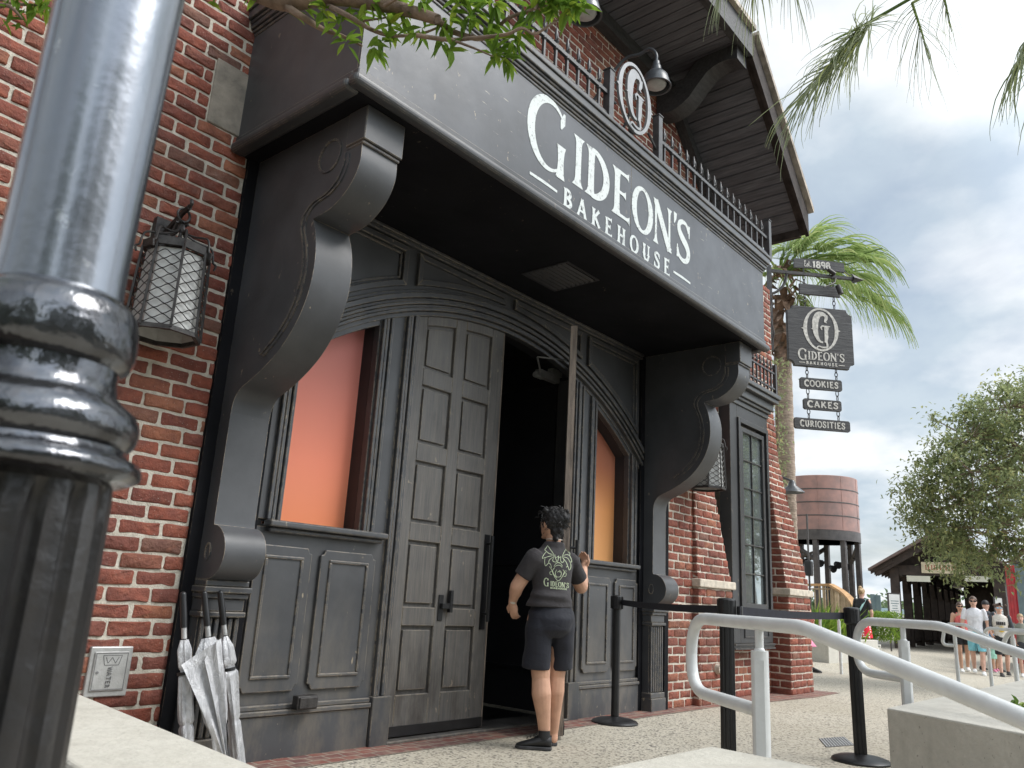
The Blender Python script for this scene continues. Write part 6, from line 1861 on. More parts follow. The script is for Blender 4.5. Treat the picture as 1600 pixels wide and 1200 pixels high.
# water tower like drum on steel columns
c = at(1281, 800, 33)
wt = thing('water_tower', (c.x, c.y, 0), 'round rust red drum on dark steel columns beyond the brick corner', 'tower')
m = MB(); r_ = 1.50
m.lathe([(r_, 4.26), (r_, 6.42), (r_ - .03, 6.44), (r_ - .1, 6.44), (r_ - .1, 6.3)], (c.x, c.y, 0), 64); drum = link_mesh('drum', m, M['rust'], wt, smooth=40)
m = MB()
for z in (4.80, 5.33, 5.86): m.lathe([(r_ + .004, z), (r_ + .016, z + .008), (r_ + .016, z + .04), (r_ + .004, z + .048)], (c.x, c.y, 0), 64)
link_mesh('hoop', m, M['steel'], drum, smooth=40)
m = MB()
for k in range(10):
    a_ = k * math.pi / 5 + .3; m.box(c.x + (r_ + .001) * math.cos(a_) - .008, c.x + (r_ + .001) * math.cos(a_) + .008, c.y + (r_ + .001) * math.sin(a_) - .008, c.y + (r_ + .001) * math.sin(a_) + .008, 4.3, 6.4)
link_mesh('seam', m, M['rust'], drum)
m = MB(); m.lathe([(r_ + .02, 3.86), (r_ + .02, 4.25), (r_ - .02, 4.25), (r_ - .02, 3.86)], (c.x, c.y, 0), 64); m.lathe([(.0, 4.06), (r_ - .03, 4.06), (r_ - .03, 4.1), (0, 4.1)], (c.x, c.y, 0), 48)
link_mesh('rim', m, M['steel'], wt, smooth=40)
for k in range(8):
    a_ = k * math.pi / 4 + .18; x, y = c.x + (r_ - .12) * math.cos(a_), c.y + (r_ - .12) * math.sin(a_)
    link_mesh('column', MB().box(x - .11, x + .11, y - .09, y + .09, 0, 3.9), M['steel'], wt)
m = MB()
for k in (0, 3, 6):
    a_ = k * math.pi / 4 + .18; b_ = a_ + math.pi / 4; P1 = (c.x + (r_ - .12) * math.cos(a_), c.y + (r_ - .12) * math.sin(a_)); P2 = (c.x + (r_ - .12) * math.cos(b_), c.y + (r_ - .12) * math.sin(b_))
    m.tube([(P1[0], P1[1], 3.75), (P2[0], P2[1], 3.05)], .09, 4); m.tube([(P1[0], P1[1], 3.1), (P2[0], P2[1], 3.4)], .05, 4)
link_mesh('cross_bracing', m, M['steel'], wt)
for px, py in ((1278, 878), (1298, 887), (1306, 881), (1318, 884)):
    q = at(px, py, 31.6); m = MB(); m.tube([q, q + Vector((-.1, -.16, -.07))], [.11, .15], 10); m.tube([q, q + Vector((.16, .1, .05))], .03, 5)
    link_mesh('floodlight', m, M['rubber'], wt)
# deck with stair railing
a = at(1255, 912, 25); kn = at(1298, 912, 24.5); e1 = at(1318, 924, 23.6); e2 = at(1333, 940, 22.8); e3 = at(1342, 962, 22.3)
dk = thing('deck', (a.x, a.y, 0), 'raised deck with orange timber handrail and tan balusters by the tower', 'deck')
m = MB(); ptl = spline([a, kn], 4) + spline([kn, e1, e2, e3], 6)[1:]
for p, q in zip(ptl[:-1], ptl[1:]):
    d = (q - p); n = Vector((-d.y, d.x, 0)).normalized() * .09
    m.add([p + n, p - n, q - n, q + n, p + n - Vector((0, 0, .07)), p - n - Vector((0, 0, .07)), q - n - Vector((0, 0, .07)), q + n - Vector((0, 0, .07))], [(0, 1, 2, 3), (7, 6, 5, 4), (4, 5, 1, 0), (5, 6, 2, 1), (6, 7, 3, 2), (7, 4, 0, 3)])
link_mesh('top_rail', m, M['deck_rail'], dk)
m = MB(); tot = len(ptl) - 1
for i in range(40):
    t = i / 39 * tot; k = min(int(t), tot - 1); p = ptl[k] + (ptl[k + 1] - ptl[k]) * (t - k)
    zb = max(.3, p.z - .95); m.tube([(p.x, p.y, zb), (p.x, p.y, p.z - .06)], .02 if i % 5 else .05, 5)
pp = [p - Vector((.02, .02, .16)) for p in ptl]; m.tube(pp, .025, 6); m.tube([p - Vector((0, 0, .92)) for p in ptl], .04, 6)
link_mesh('baluster', m, M['baluster'], dk)
m = MB(); q = at(1262, 935, 26.5); m.box(q.x - 1, q.x + 6, q.y - .5, q.y + 6, .75, .92)
m.box(q.x - .8, q.x + 5.8, q.y - .3, q.y + 5.8, 0, .745)
link_mesh('platform', m, M['baluster'], dk)
sp_ = at(1264, 888, 23.5)
ls = thing('loudspeaker', tuple(sp_), 'black box loudspeaker on a pole left of the tower columns', 'loudspeaker')
m = MB(); m.box(sp_.x - .10, sp_.x + .10, sp_.y - .10, sp_.y + .10, sp_.z - .22, sp_.z + .22); link_mesh('cabinet', m, M['rubber'], ls, bevel=.03, seg=2)
m = MB(); m.tube([(sp_.x, sp_.y, 0), (sp_.x, sp_.y, sp_.z + 1.6)], .03, 8); link_mesh('pole', m, M['steel'], ls)
# small lamp on the side of the brick corner
q = at(1238, 768, 11.2)
L = thing('side_lamp', tuple(q), 'small grey shaded lamp poking out past the right brick corner', 'wall lamp')
m = MB(); m.lathe([(.03, .16), (.05, .12), (.06, .08), (.16, .0), (.17, -.015), (.16, -.015), (.05, .07)], tuple(q), 18); link_mesh('shade', m, M['lamp_grey'], L, smooth=40)
m = MB(); m.tube([(q.x, q.y, q.z + .15), (q.x - .02, q.y + .15, q.z + .22), (10.78, q.y + .4, q.z + .15)], .015, 6); link_mesh('arm', m, M['lamp_grey'], L)
# far concrete planter
pf = thing('planter_wall', (18.2, 1.8, 0), 'far concrete planter with shrubs beyond the right brick pier', 'wall')
pa, pb, pc_, pd = at(1255, 1043, 17.6), at(1296, 1046, 17.0), at(1373, 1021, 19.2), at(1420, 1012, 22)
outp = [(pa.x, pa.y), (pb.x, pb.y), (pc_.x, pc_.y), (pd.x + .6, pd.y + .9), (24.5, 5.5), (19.0, 5.0)]
cxp = sum(p[0] for p in outp) / 6; cyp = sum(p[1] for p in outp) / 6
inp = [(x + (cxp - x) * .16, y + (cyp - y) * .16) for x, y in outp]
m = MB()
for i in range(6):
    j = (i + 1) % 6; m.prism([outp[i], outp[j], inp[j], inp[i]], 'z', -.2, .47 if i in (0, 1, 5) else .25)
link_mesh('wall_body', m, M['concrete'], pf, bevel=.01)
link_mesh('soil', MB().prism(inp, 'z', -.1, .22), bpy.data.materials['dark_soil'], pf)
# slim dark sign seen edge on beside the polka dot woman
q = at(1362, 940, 24)
tag(link_mesh('banner_post', MB().box(q.x - .05, q.x + .05, q.y - .10, q.y + .02, 0, q.z + .22).box(q.x - .02, q.x + .02, q.y - .26, q.y - .101, 1.0, q.z + .2), M['teal'], base=(q.x, q.y, 0)), 'slim grey green banner post between the polka dot woman and the notice', 'banner post')
# hills and far trees
m = MB(); vs = []; N = 60
for i in range(N):
    f = i / (N - 1); p = at(1180 + f * 700, 975, 150); q = at(1180 + f * 700, 975, 260)
    h = 3.1 + 1.2 * math.sin(f * 7) + .6 * math.sin(f * 19 + 1)
    vs += [(p.x, p.y, -.5), (p.x * .55 + q.x * .45, p.y * .55 + q.y * .45, h), (q.x, q.y, h * .9)]
m.add(vs, [(3 * i, 3 * i + 3, 3 * i + 4, 3 * i + 1) for i in range(N - 1)] + [(3 * i + 1, 3 * i + 4, 3 * i + 5, 3 * i + 2) for i in range(N - 1)])
M['hill'] = pm('hill_grass', (.14, .20, .10), .9, .3, .08)
tag(link_mesh('hills', m, M['hill'], smooth=180), kind='structure')
m = MB(); r5 = random.Random(11)
for i in range(230):
    f = r5.random(); d = r5.uniform(130, 175); px = 1180 + f * 640; p = at(px, 975, d); h = r5.uniform(2.6, 5.0) * (1.0 if px < 1420 else .9); w_ = r5.uniform(1.0, 2.2)
    for k in range(30):
        c_ = Vector((p.x, p.y, h * .55)) + Vector((r5.gauss(0, w_ * .5), r5.gauss(0, w_ * .5), r5.gauss(0, h * .22)))
        leaf_blade(m, c_, rv(r5), UP, r5.uniform(.7, 1.3), r5.uniform(.5, .8))
tag(link_mesh('far_woodland', m, M['leaf_far']), kind='stuff')
q = at(1383, 962, 120)
fb = thing('far_building', (q.x, q.y, 0), 'distant pale building with a grey green roof among the far trees', 'building')
m = MB().box(q.x - 3, q.x + 4, q.y - 1.6, q.y + 3, 0, q.z + .35); link_mesh('wall', m, M['concrete'], fb)
m = MB().prism([(q.x - 3.6, q.z + .36), (q.x + 4.6, q.z + .36), (q.x + 2.6, q.z + 1.1), (q.x - 1.6, q.z + 1.1)], 'y', q.y - 2.0, q.y + 3.4); link_mesh('roof', m, M['teal'], fb)
# ------------------------------------------------------------------ people
def cap_(mb, a, b, ra, rb, n=12):
    """tapered limb with rounded ends"""
    a = Vector(a); b = Vector(b); t = (b - a); L = t.length
    if L < 1e-5: return
    t.normalize(); pts = []; rs = []
    for k in range(4):
        q = math.pi / 2 * (1 - k / 3); pts.append(a - t * ra * math.sin(q)); rs.append(max(.0006, ra * math.cos(q)))
    for k in range(1, 4):
        f = k / 4; pts.append(a + (b - a) * f); rs.append(ra + (rb - ra) * f)
    for k in range(4):
        q = math.pi / 2 * (k / 3); pts.append(b + t * rb * math.sin(q)); rs.append(max(.0006, rb * math.cos(q)))
    mb.tube(pts, rs, n)
def chain_(mb, P, Rr, n=12):
    for i in range(len(P) - 1): cap_(mb, P[i], P[i + 1], Rr[i], Rr[i + 1], n)
def hand(mb, wrist, d, palm_n, thumb_side, s=1.0, curl=.5, grip=0.0):
    """palm with four unequal bent fingers and a thumb from the side of the palm"""
    wrist = Vector(wrist); d = Vector(d).normalized(); n = Vector(palm_n); n = (n - d * n.dot(d)).normalized(); t = d.cross(n) * thumb_side
    M3 = Matrix((t, n, d)).transposed()
    mb.ball(wrist + d * .045 * s, .040 * s, .017 * s, .052 * s, 14, 10, M3)
    cap_(mb, wrist - d * .02 * s, wrist + d * .03 * s, .024 * s, .026 * s)
    for k, (off, ln) in enumerate(((.028, .068), (.010, .076), (-.008, .070), (-.025, .056))):
        p = wrist + d * .083 * s + t * off * s; v = d.copy(); L = [ln * .45, ln * .32, ln * .26]; rr = [.0095, .0088, .0082, .007]
        P = [p]
        for j, l in enumerate(L):
            a = (curl + grip * .55) * (.55 + .25 * j) + .05 * k
            v = (v * math.cos(a) + n * math.sin(a)).normalized(); P.append(P[-1] + v * l * s)
        chain_(mb, P, [r * s for r in rr], 8)
    p = wrist + d * .025 * s + t * .030 * s; v = (d * .6 + t * .65 + n * .35).normalized()
    P = [p, p + v * .034 * s]; v2 = (d * .85 + t * .15 + n * (.4 + grip * .3)).normalized(); P += [P[1] + v2 * .028 * s, P[1] + v2 * .05 * s]
    chain_(mb, P, [.014 * s, .0115 * s, .0098 * s, .0078 * s], 8)
def shoe(heel, toe, w_=.045, h=.085, upper=None, sole=None):
    heel = Vector(heel); toe = Vector(toe); d = (toe - heel); L = d.length; d.normalize(); s = Vector((-d.y, d.x, 0))
    up = MB()
    for i in range(1): pass
    R_ = []
    for t, hw, z0, z1 in ((0, .030, .02, .085), (.12, .038, .018, .098), (.30, .040, .018, .095), (.48, .042, .018, .075), (.68, .047, .016, .058), (.86, .043, .016, .045), (.97, .026, .016, .034), (1.0, .010, .018, .026)):
        c = heel + d * L * t; zc = (z0 + z1) / 2; k = w_ / .045
        R_.append((Vector((c.x, c.y, heel.z + zc)), s * hw * k, Vector((0, 0, (z1 - z0) / 2))))
    up.loft(R_, 18)
    so_ = MB(); pl = []
    for t, hw in ((-.02, .016), (.0, .032), (.15, .041), (.4, .040), (.68, .049), (.88, .044), (.98, .027), (1.02, .010)): pl.append((t, hw * w_ / .045))
    A = [heel + d * L * t + s * hw for t, hw in pl]; Bq = [heel + d * L * t - s * hw for t, hw in pl]
    so_.prism([(p.x, p.y) for p in A] + [(p.x, p.y) for p in Bq[::-1]], 'z', heel.z + .001, heel.z + .024)
    return up, so_
# --- the worker at the door -------------------------------------------
P0 = Vector((4.67, -.735, 0)); Hw = Vector((.76, .65, 0)).normalized(); Hu = Vector((.65, -.76, 0)).normalized()
def pl(px, py, w_=0.0):
    d = at(px, py, 1.0) - Vector((0, -4.3, 1.0)); o = Vector((0, -4.3, 1.0)); q = P0 + Hw * w_
    return o + d * ((q - o).dot(Hw) / d.dot(Hw))
def uw(v): return Hu * v[0] + Hw * v[1] + Vector((0, 0, v[2] if len(v) > 2 else 0))
pe = thing('person', (4.67, -.735, 0), 'person in a dark printed tee and navy shorts holding the open door, seen from behind', 'person')
F_ = uw((-.57, .82)); Rg = uw((.82, .57)); Fh = uw((-.66, .75)); Rh = uw((.75, .66))
shL, shR = pl(831, 871, -.10), pl(894, 876, .11)
elL, wrL = pl(808, 916, -.05), pl(800.5, 941, .03)
elR, wrR = pl(908, 917, .24), pl(912, 889, .38)
hpL, hpR = pl(843, 968, -.03), pl(878, 968, .06)
knL, knR = pl(845, 1056, .0), pl(869, 1052, .12)
anL, anR = pl(851, 1148, .02), pl(864, 1142, .19)
headc = pl(863, 818, .03); neck = pl(866, 846, .0)
chest = (shL + shR) / 2; pelv = (hpL + hpR) / 2 + Vector((0, 0, .03))
b = MB()
b.loft([(pelv - Vector((0, 0, .05)), Rg * .15, F_ * .11), (pelv + Vector((0, 0, .08)), Rg * .14, F_ * .10), ((pelv + chest) / 2, Rg * .125, F_ * .095), (chest - Vector((0, 0, .08)), Rg * .15, F_ * .10), (chest + Vector((0, 0, .01)), Rg * .15, F_ * .075), (chest + Vector((0, 0, .06)), Rg * .07, F_ * .055)], 20)
cap_(b, neck - Vector((0, 0, .06)), headc - Vector((0, 0, .03)) - Fh * .01, .056, .050)
for a_, c_ in ((shL, elL), (shR, elR)): cap_(b, a_ - (a_ - chest).normalized() * .02 - Vector((0, 0, .02)), c_, .054, .051)
cap_(b, elL, wrL, .048, .030); cap_(b, elL, elL + (wrL - elL) * .4, .050, .046); cap_(b, elR, wrR, .048, .031); cap_(b, elR, elR + (wrR - elR) * .4, .051, .048)
hand(b, wrL, (pl(803, 957, .05) - wrL), Fh * .3 - Rg * -.6, -1, .95, .55)
dR = (pl(915, 872, .44) - wrR)
hand(b, wrR, dR, F_ * -.2 - Rg * .9, 1, .98, .75, .9)
for h_, k_, a_ in ((hpL, knL, anL), (hpR, knR, anR)):
    cap_(b, h_, k_, .090, .066, 16)
    cap_(b, k_, lerp(k_, a_, .30) - Hw * .016 - Hu * .004, .062, .069, 16); cap_(b, lerp(k_, a_, .30) - Hw * .016 - Hu * .004, lerp(k_, a_, .62) - Hw * .006, .069, .052, 16); cap_(b, lerp(k_, a_, .62) - Hw * .006, a_, .052, .039, 16)
    cap_(b, a_, a_ - Vector((0, 0, .05)), .035, .038)
MH = Matrix((Rh, Fh, UP)).transposed()
b.ball(headc, .076, .096, .112, 20, 14, MH); b.ball(headc + Fh * .035 - Vector((0, 0, .055)), .055, .055, .062, 16, 10, MH)
b.ball(headc + Fh * .098 - Vector((0, 0, .022)), .012, .018, .020, 10, 8, MH); b.ball(headc + Fh * .085 - Vector((0, 0, .068)), .024, .014, .010, 10, 8, MH)
b.ball(headc + Fh * .085 - Vector((0, 0, .098)), .022, .016, .014, 10, 8, MH)
for s_ in (-1, 1): b.ball(headc + Rh * .076 * s_ - Vector((0, 0, .01)) - Fh * .005, .010, .020, .031, 10, 8, MH)
link_mesh('body', remeshed(b, .005, 5), M['skin'], pe, smooth=180)
for s_ in (-1, 1):
    link_mesh('eye', MB().ball(headc + Fh * .088 + Rh * .032 * s_ + Vector((0, 0, .008)), .012, .006, .006, 10, 6, MH), M['hair'], pe, smooth=180)
# hair: pinned up curls
h = MB(); r6 = random.Random(5)
h.ball(headc - Fh * .014 + Vector((0, 0, .024)), .088, .098, .103, 20, 12, MH)
bun = headc - Fh * .082 + Rh * .01 + Vector((0, 0, .030))
h.ball(bun, .060, .050, .078, 14, 10, MH); h.ball(headc - Fh * .05 - Vector((0, 0, .06)), .058, .045, .055, 14, 10, MH)
for i in range(40):
    q = bun + rv(r6) * Vector((.042, .040, .062)).length * .62 + Vector((0, 0, r6.gauss(0, .02))); h.ball(q, r6.uniform(.012, .020), n=8, m=6)
for i in range(16): h.ball(headc + Vector((r6.gauss(0, .035), r6.gauss(0, .03), .092 + r6.uniform(-.02, .018))), .020, n=8, m=6)
for i in range(22): h.ball(headc - Fh * .06 + Rh * r6.uniform(-.045, .03) + Vector((r6.gauss(0, .012), r6.gauss(0, .012), -.045 - .075 * r6.random())), .019, n=8, m=6)
hm = remeshed(h, .006, 4)
vv = [Vector(v) for v in hm.v]
keep = lambda c: (c - headc).dot(Fh) < .052 - .25 * max(0, headc.z + .02 - c.z)
hm.f = [f for f in hm.f if keep(vv[f[0]])]
hm.v = [tuple(v + (v - headc).normalized() * .006 * noise.noise(v * 55)) for v in vv]
hair = link_mesh('hair', hm, M['hair'], pe, smooth=180)
m = MB()
for i in range(240):
    q = (bun if i % 2 else headc + Vector((0, 0, .03))) + rv(r6) * (.058 if i % 2 else .096)
    if (q - headc).dot(Fh) > .05: continue
    d = (rv(r6) + (q - headc).normalized() * .5).normalized(); P_ = [q]
    for k in range(6): d = (d + rv(r6) * .5 + Vector((0, 0, -.22)) - (P_[-1] - q) * 6).normalized(); P_.append(P_[-1] + d * .008)
    m.tube(P_, [.0022] * 6 + [.0010], 4, caps=False)
for i in range(16):
    q = headc + Vector((0, 0, -.05)) - Fh * (.05 + .03 * r6.random()) + Rh * r6.uniform(-.05, .05); P_ = [q]; d = Vector((r6.gauss(0, .2), r6.gauss(0, .2), -1))
    for k in range(5): d = (d + rv(r6) * .4).normalized(); P_.append(P_[-1] + d * .012)
    m.tube(P_, [.0018] * 5 + [.0006], 4, caps=False)
link_mesh('strands', m, M['hair'], hair)
# tee shirt
s = MB()
hem = pl(860, 946, .0)
rings = [(hem + Hu * -.010 - Vector((0, 0, .012)), Rg * .178, F_ * .138), (hem + Vector((0, 0, .06)) - F_ * .012 - Hu * .004, Rg * .163, F_ * .128), (lerp(hem, chest, .40), Rg * .146, F_ * .112), (lerp(hem, chest, .65), Rg * .158, F_ * .115), (lerp(hem, chest, .85), Rg * .172, F_ * .112),
         (chest + Vector((0, 0, .012)), Rg * .175, F_ * .095), (chest + Vector((0, 0, .045)), Rg * .148, F_ * .082), (chest + Vector((0, 0, .075)), Rg * .105, F_ * .070), (neck + Vector((0, 0, -.004)), Rg * .074, F_ * .066)]
s.loft(rings, 28)
for a_, c_ in ((shL + Rg * .02, lerp(shL, elL, .66)), (shR - Rg * .02, lerp(shR, elR, .70))):
    t = (c_ - a_).normalized(); q = t.cross(F_).normalized(); f2 = t.cross(q)
    s.loft([(a_ - t * .062, q * .03, f2 * .045), (a_ - t * .03, q * .054, f2 * .066), (a_, q * .062, f2 * .074), (lerp(a_, c_, .5), q * .064, f2 * .070), (c_, q * .067, f2 * .068)], 18)
sm = remeshed(s, .008, 4)
def wrinkle(v):
    p = Vector(v); k = math.exp(-((p.z - hem.z - .07) / .09) ** 2)
    d = noise.noise(Vector((p.x * 5, p.y * 5, p.z * 26))) * .011 * k + noise.noise(p * 9) * .006
    c = lerp(hem, chest, .5); o = Vector((p.x - c.x, p.y - c.y, 0))
    o = o.normalized() if o.length > .01 else Vector((0, 0, 0))
    return tuple(p + o * d)
sm.v = [wrinkle(v) for v in sm.v]
# slant the hem
tee = link_mesh('tee_shirt', sm, M['tee'], pe, smooth=180)
bvh = BVHTree.FromPolygons([Vector(v) for v in sm.v], [tuple(f) for f in sm.f])
def onshirt(x, y, d):
    px, py = 780 + x / 6, 770 + y / 6
    o = Vector((0, -4.3, 1.0)); dv = (at(px, py, 1.0) - o).normalized()
    hit, nrm, idx, dist = bvh.ray_cast(o, dv)
    if hit is None: hit = pl(px, py, -.1); nrm = -dv
    if nrm.dot(dv) > 0: nrm = -nrm
    return tuple(hit + nrm * (.0018 + d * .35))
m = MB()
def pst(P, w_=5.0, k=[0]):
    k[0] += 1; P = spline([(x, y, 0) for x, y in P], 4); n = len(P)
    stroke(m, [(p.x, p.y) for p in P], [w_ * (.55 + .45 * math.sin(math.pi * (i + .5) / n)) for i in range(n)], onshirt, 0, .002 + .0004 * (k[0] % 6))
for P in ([(455, 495), (480, 535), (505, 570), (512, 600)], [(455, 495), (440, 520), (428, 538), (445, 550)], [(445, 550), (415, 585), (402, 615), (430, 605)], [(430, 605), (425, 650), (435, 685), (462, 660), (480, 672), (492, 705)], [(500, 580), (465, 570), (445, 552)], [(502, 590), (455, 600), (430, 610)], [(505, 602), (470, 630), (462, 660)],
          [(625, 525), (605, 560), (592, 590), (588, 610)], [(625, 525), (640, 550), (662, 570), (655, 585)], [(655, 585), (672, 620), (676, 650), (660, 645)], [(660, 645), (670, 690), (655, 725), (640, 690), (625, 700)], [(597, 590), (630, 580), (655, 588)], [(595, 600), (640, 615), (660, 648)], [(592, 610), (625, 650), (640, 690)],
          [(520, 578), (525, 610), (540, 645)], [(512, 600), (500, 635), (520, 650), (540, 645)], [(555, 590), (552, 620), (545, 650)], [(575, 595), (575, 640), (590, 650)], [(530, 610), (550, 600), (570, 612)], [(600, 610), (605, 640), (590, 655), (575, 645)],
          [(512, 690), (530, 665), (552, 655), (575, 665), (592, 690)], [(520, 692), (545, 680), (570, 682), (588, 700)], [(470, 690), (490, 720), (505, 760), (525, 800)], [(525, 800), (545, 822), (560, 822), (580, 800), (600, 765), (612, 735), (632, 735)], [(520, 700), (500, 730), (515, 770), (540, 800)], [(540, 720), (525, 750), (535, 785), (560, 790)], [(560, 725), (580, 745), (575, 780), (560, 790)], [(545, 745), (560, 735), (572, 750)],
          [(490, 735), (475, 745), (478, 765), (498, 768)], [(610, 745), (625, 755), (622, 780), (602, 785)], [(595, 720), (610, 745), (598, 775)]): pst(P, 4.6)
def shtext(x0, y0, x1, y1):
    def f(x, y, d): return onshirt(x0 + (x1 - x0) * x, y0 + (y1 - y0) * x - y, d)
    return f
S, _w = glyph('G', W=.16, T=.08)
for k, (p, ws) in enumerate(S): stroke(m, [(x * .20, y * 82) for x, y in p], [q for q in ws], lambda x, y, d: onshirt(418 + x * 270, 876 + x * 20 - y, d)) if False else stroke(m, [(418 + x * 58, 874 + x * 5 - y * 78) for x, y in p], [q * 62 for q in ws], onshirt, 0, .002 + .0003 * k)
def wr(text, x0, y0, x1, y1, h, **kw):
    adv = 0; it = []
    for ch in text: S_, w__ = glyph(ch, **kw); it.append((adv, S_)); adv += w__ + .10
    sx = (x1 - x0) / (adv - .1); k = 0
    for a_, S_ in it:
        for p, ws in S_:
            k += 1; stroke(m, [(x0 + (x + a_) * sx, y0 + (y1 - y0) * ((x + a_) * sx) / (x1 - x0) - y * h) for x, y in p], [q * (sx + h) / 2 for q in ws], onshirt, 0, .002 + .0003 * (k % 5))
wr("IDEON'S", 480, 874, 650, 894, 48, W=.15, T=.085, fl=1.3)
wr('BAKEHOUSE', 478, 897, 632, 912, 15, W=.2, T=.15, fl=1.1)
link_mesh('back_print', m, M['print'], tee)
# shorts
s = MB()
wa = pelv + Vector((0, 0, .075))
s.loft([(wa + Vector((0, 0, .05)), Rg * .150, F_ * .118), (wa, Rg * .158, F_ * .125), (pelv - Vector((0, 0, .02)) - F_ * .015, Rg * .172, F_ * .135), (pelv - Vector((0, 0, .10)) - F_ * .012, Rg * .170, F_ * .125), (pelv - Vector((0, 0, .15)), Rg * .15, F_ * .09)], 26)
for h_, k_, hw in ((hpL, pl(838, 1044, .0), .100), (hpR, pl(876, 1043, .13), .092)):
    t = (k_ - h_).normalized(); q = Hu - t * Hu.dot(t); q.normalize(); f2 = t.cross(q)
    s.loft([(h_ + Vector((0, 0, .06)), q * .085, f2 * .10), (h_ - Vector((0, 0, .05)), q * .096, f2 * .11), (lerp(h_, k_, .55), q * hw * .95, f2 * .10), (k_, q * hw, f2 * .098)], 22)
sm = remeshed(s, .009, 3)
sm.v = [tuple(Vector(v) + Vector((noise.noise(Vector((v[0] * 7, v[1] * 7, v[2] * 10))), noise.noise(Vector((v[0] * 7 + 5, v[1] * 7, v[2] * 10))), 0)) * .008) for v in sm.v]
link_mesh('shorts', sm, M['navy'], pe, smooth=180)
for heel, toe in ((pl(861, 1171, .0), pl(806, 1166, .03)), (pl(866, 1161, .17), pl(838, 1152, .33))):
    heel.z = toe.z = 0.0
    u_, s_ = shoe(heel, toe, .047)
    sh = link_mesh('shoe', u_, M['shoe'], pe, smooth=180); link_mesh('sole', s_, M['shoe_sole'], sh, bevel=.005)
    d = (toe - heel).normalized(); c = heel + d * .05
    m = MB(); m.tube([c + Vector((0, 0, .07)), c + Vector((0, 0, .125))], [.043, .040], 14); link_mesh('sock', m, M['shoe'], sh, smooth=60)
    m = MB(); sd = Vector((-d.y, d.x, 0))
    for k in range(4): q = heel + d * (.10 + k * .022) + Vector((0, 0, .098 - k * .010)); m.tube([q - sd * .026, q + Vector((0, 0, .006)), q + sd * .026], .003, 5)
    link_mesh('laces', m, M['rubber'], sh)
m = MB(); q = lerp(wrL, elL, .12); ax = (wrL - elL).normalized(); sd = ax.orthogonal().normalized(); f2 = ax.cross(sd)
m.loft([(q - ax * .010, sd * .033, f2 * .031), (q + ax * .010, sd * .031, f2 * .029)], 18); link_mesh('wristband', m, M['strap'], pe, smooth=40)
m = MB(); m.tube([neck + Vector((0, 0, .012)) + (Rg * math.cos(R(t)) * .060 + F_ * math.sin(R(t)) * .058) for t in range(0, 360, 20)], .003, 5, closed=True); link_mesh('necklace', m, M['strap'], pe)

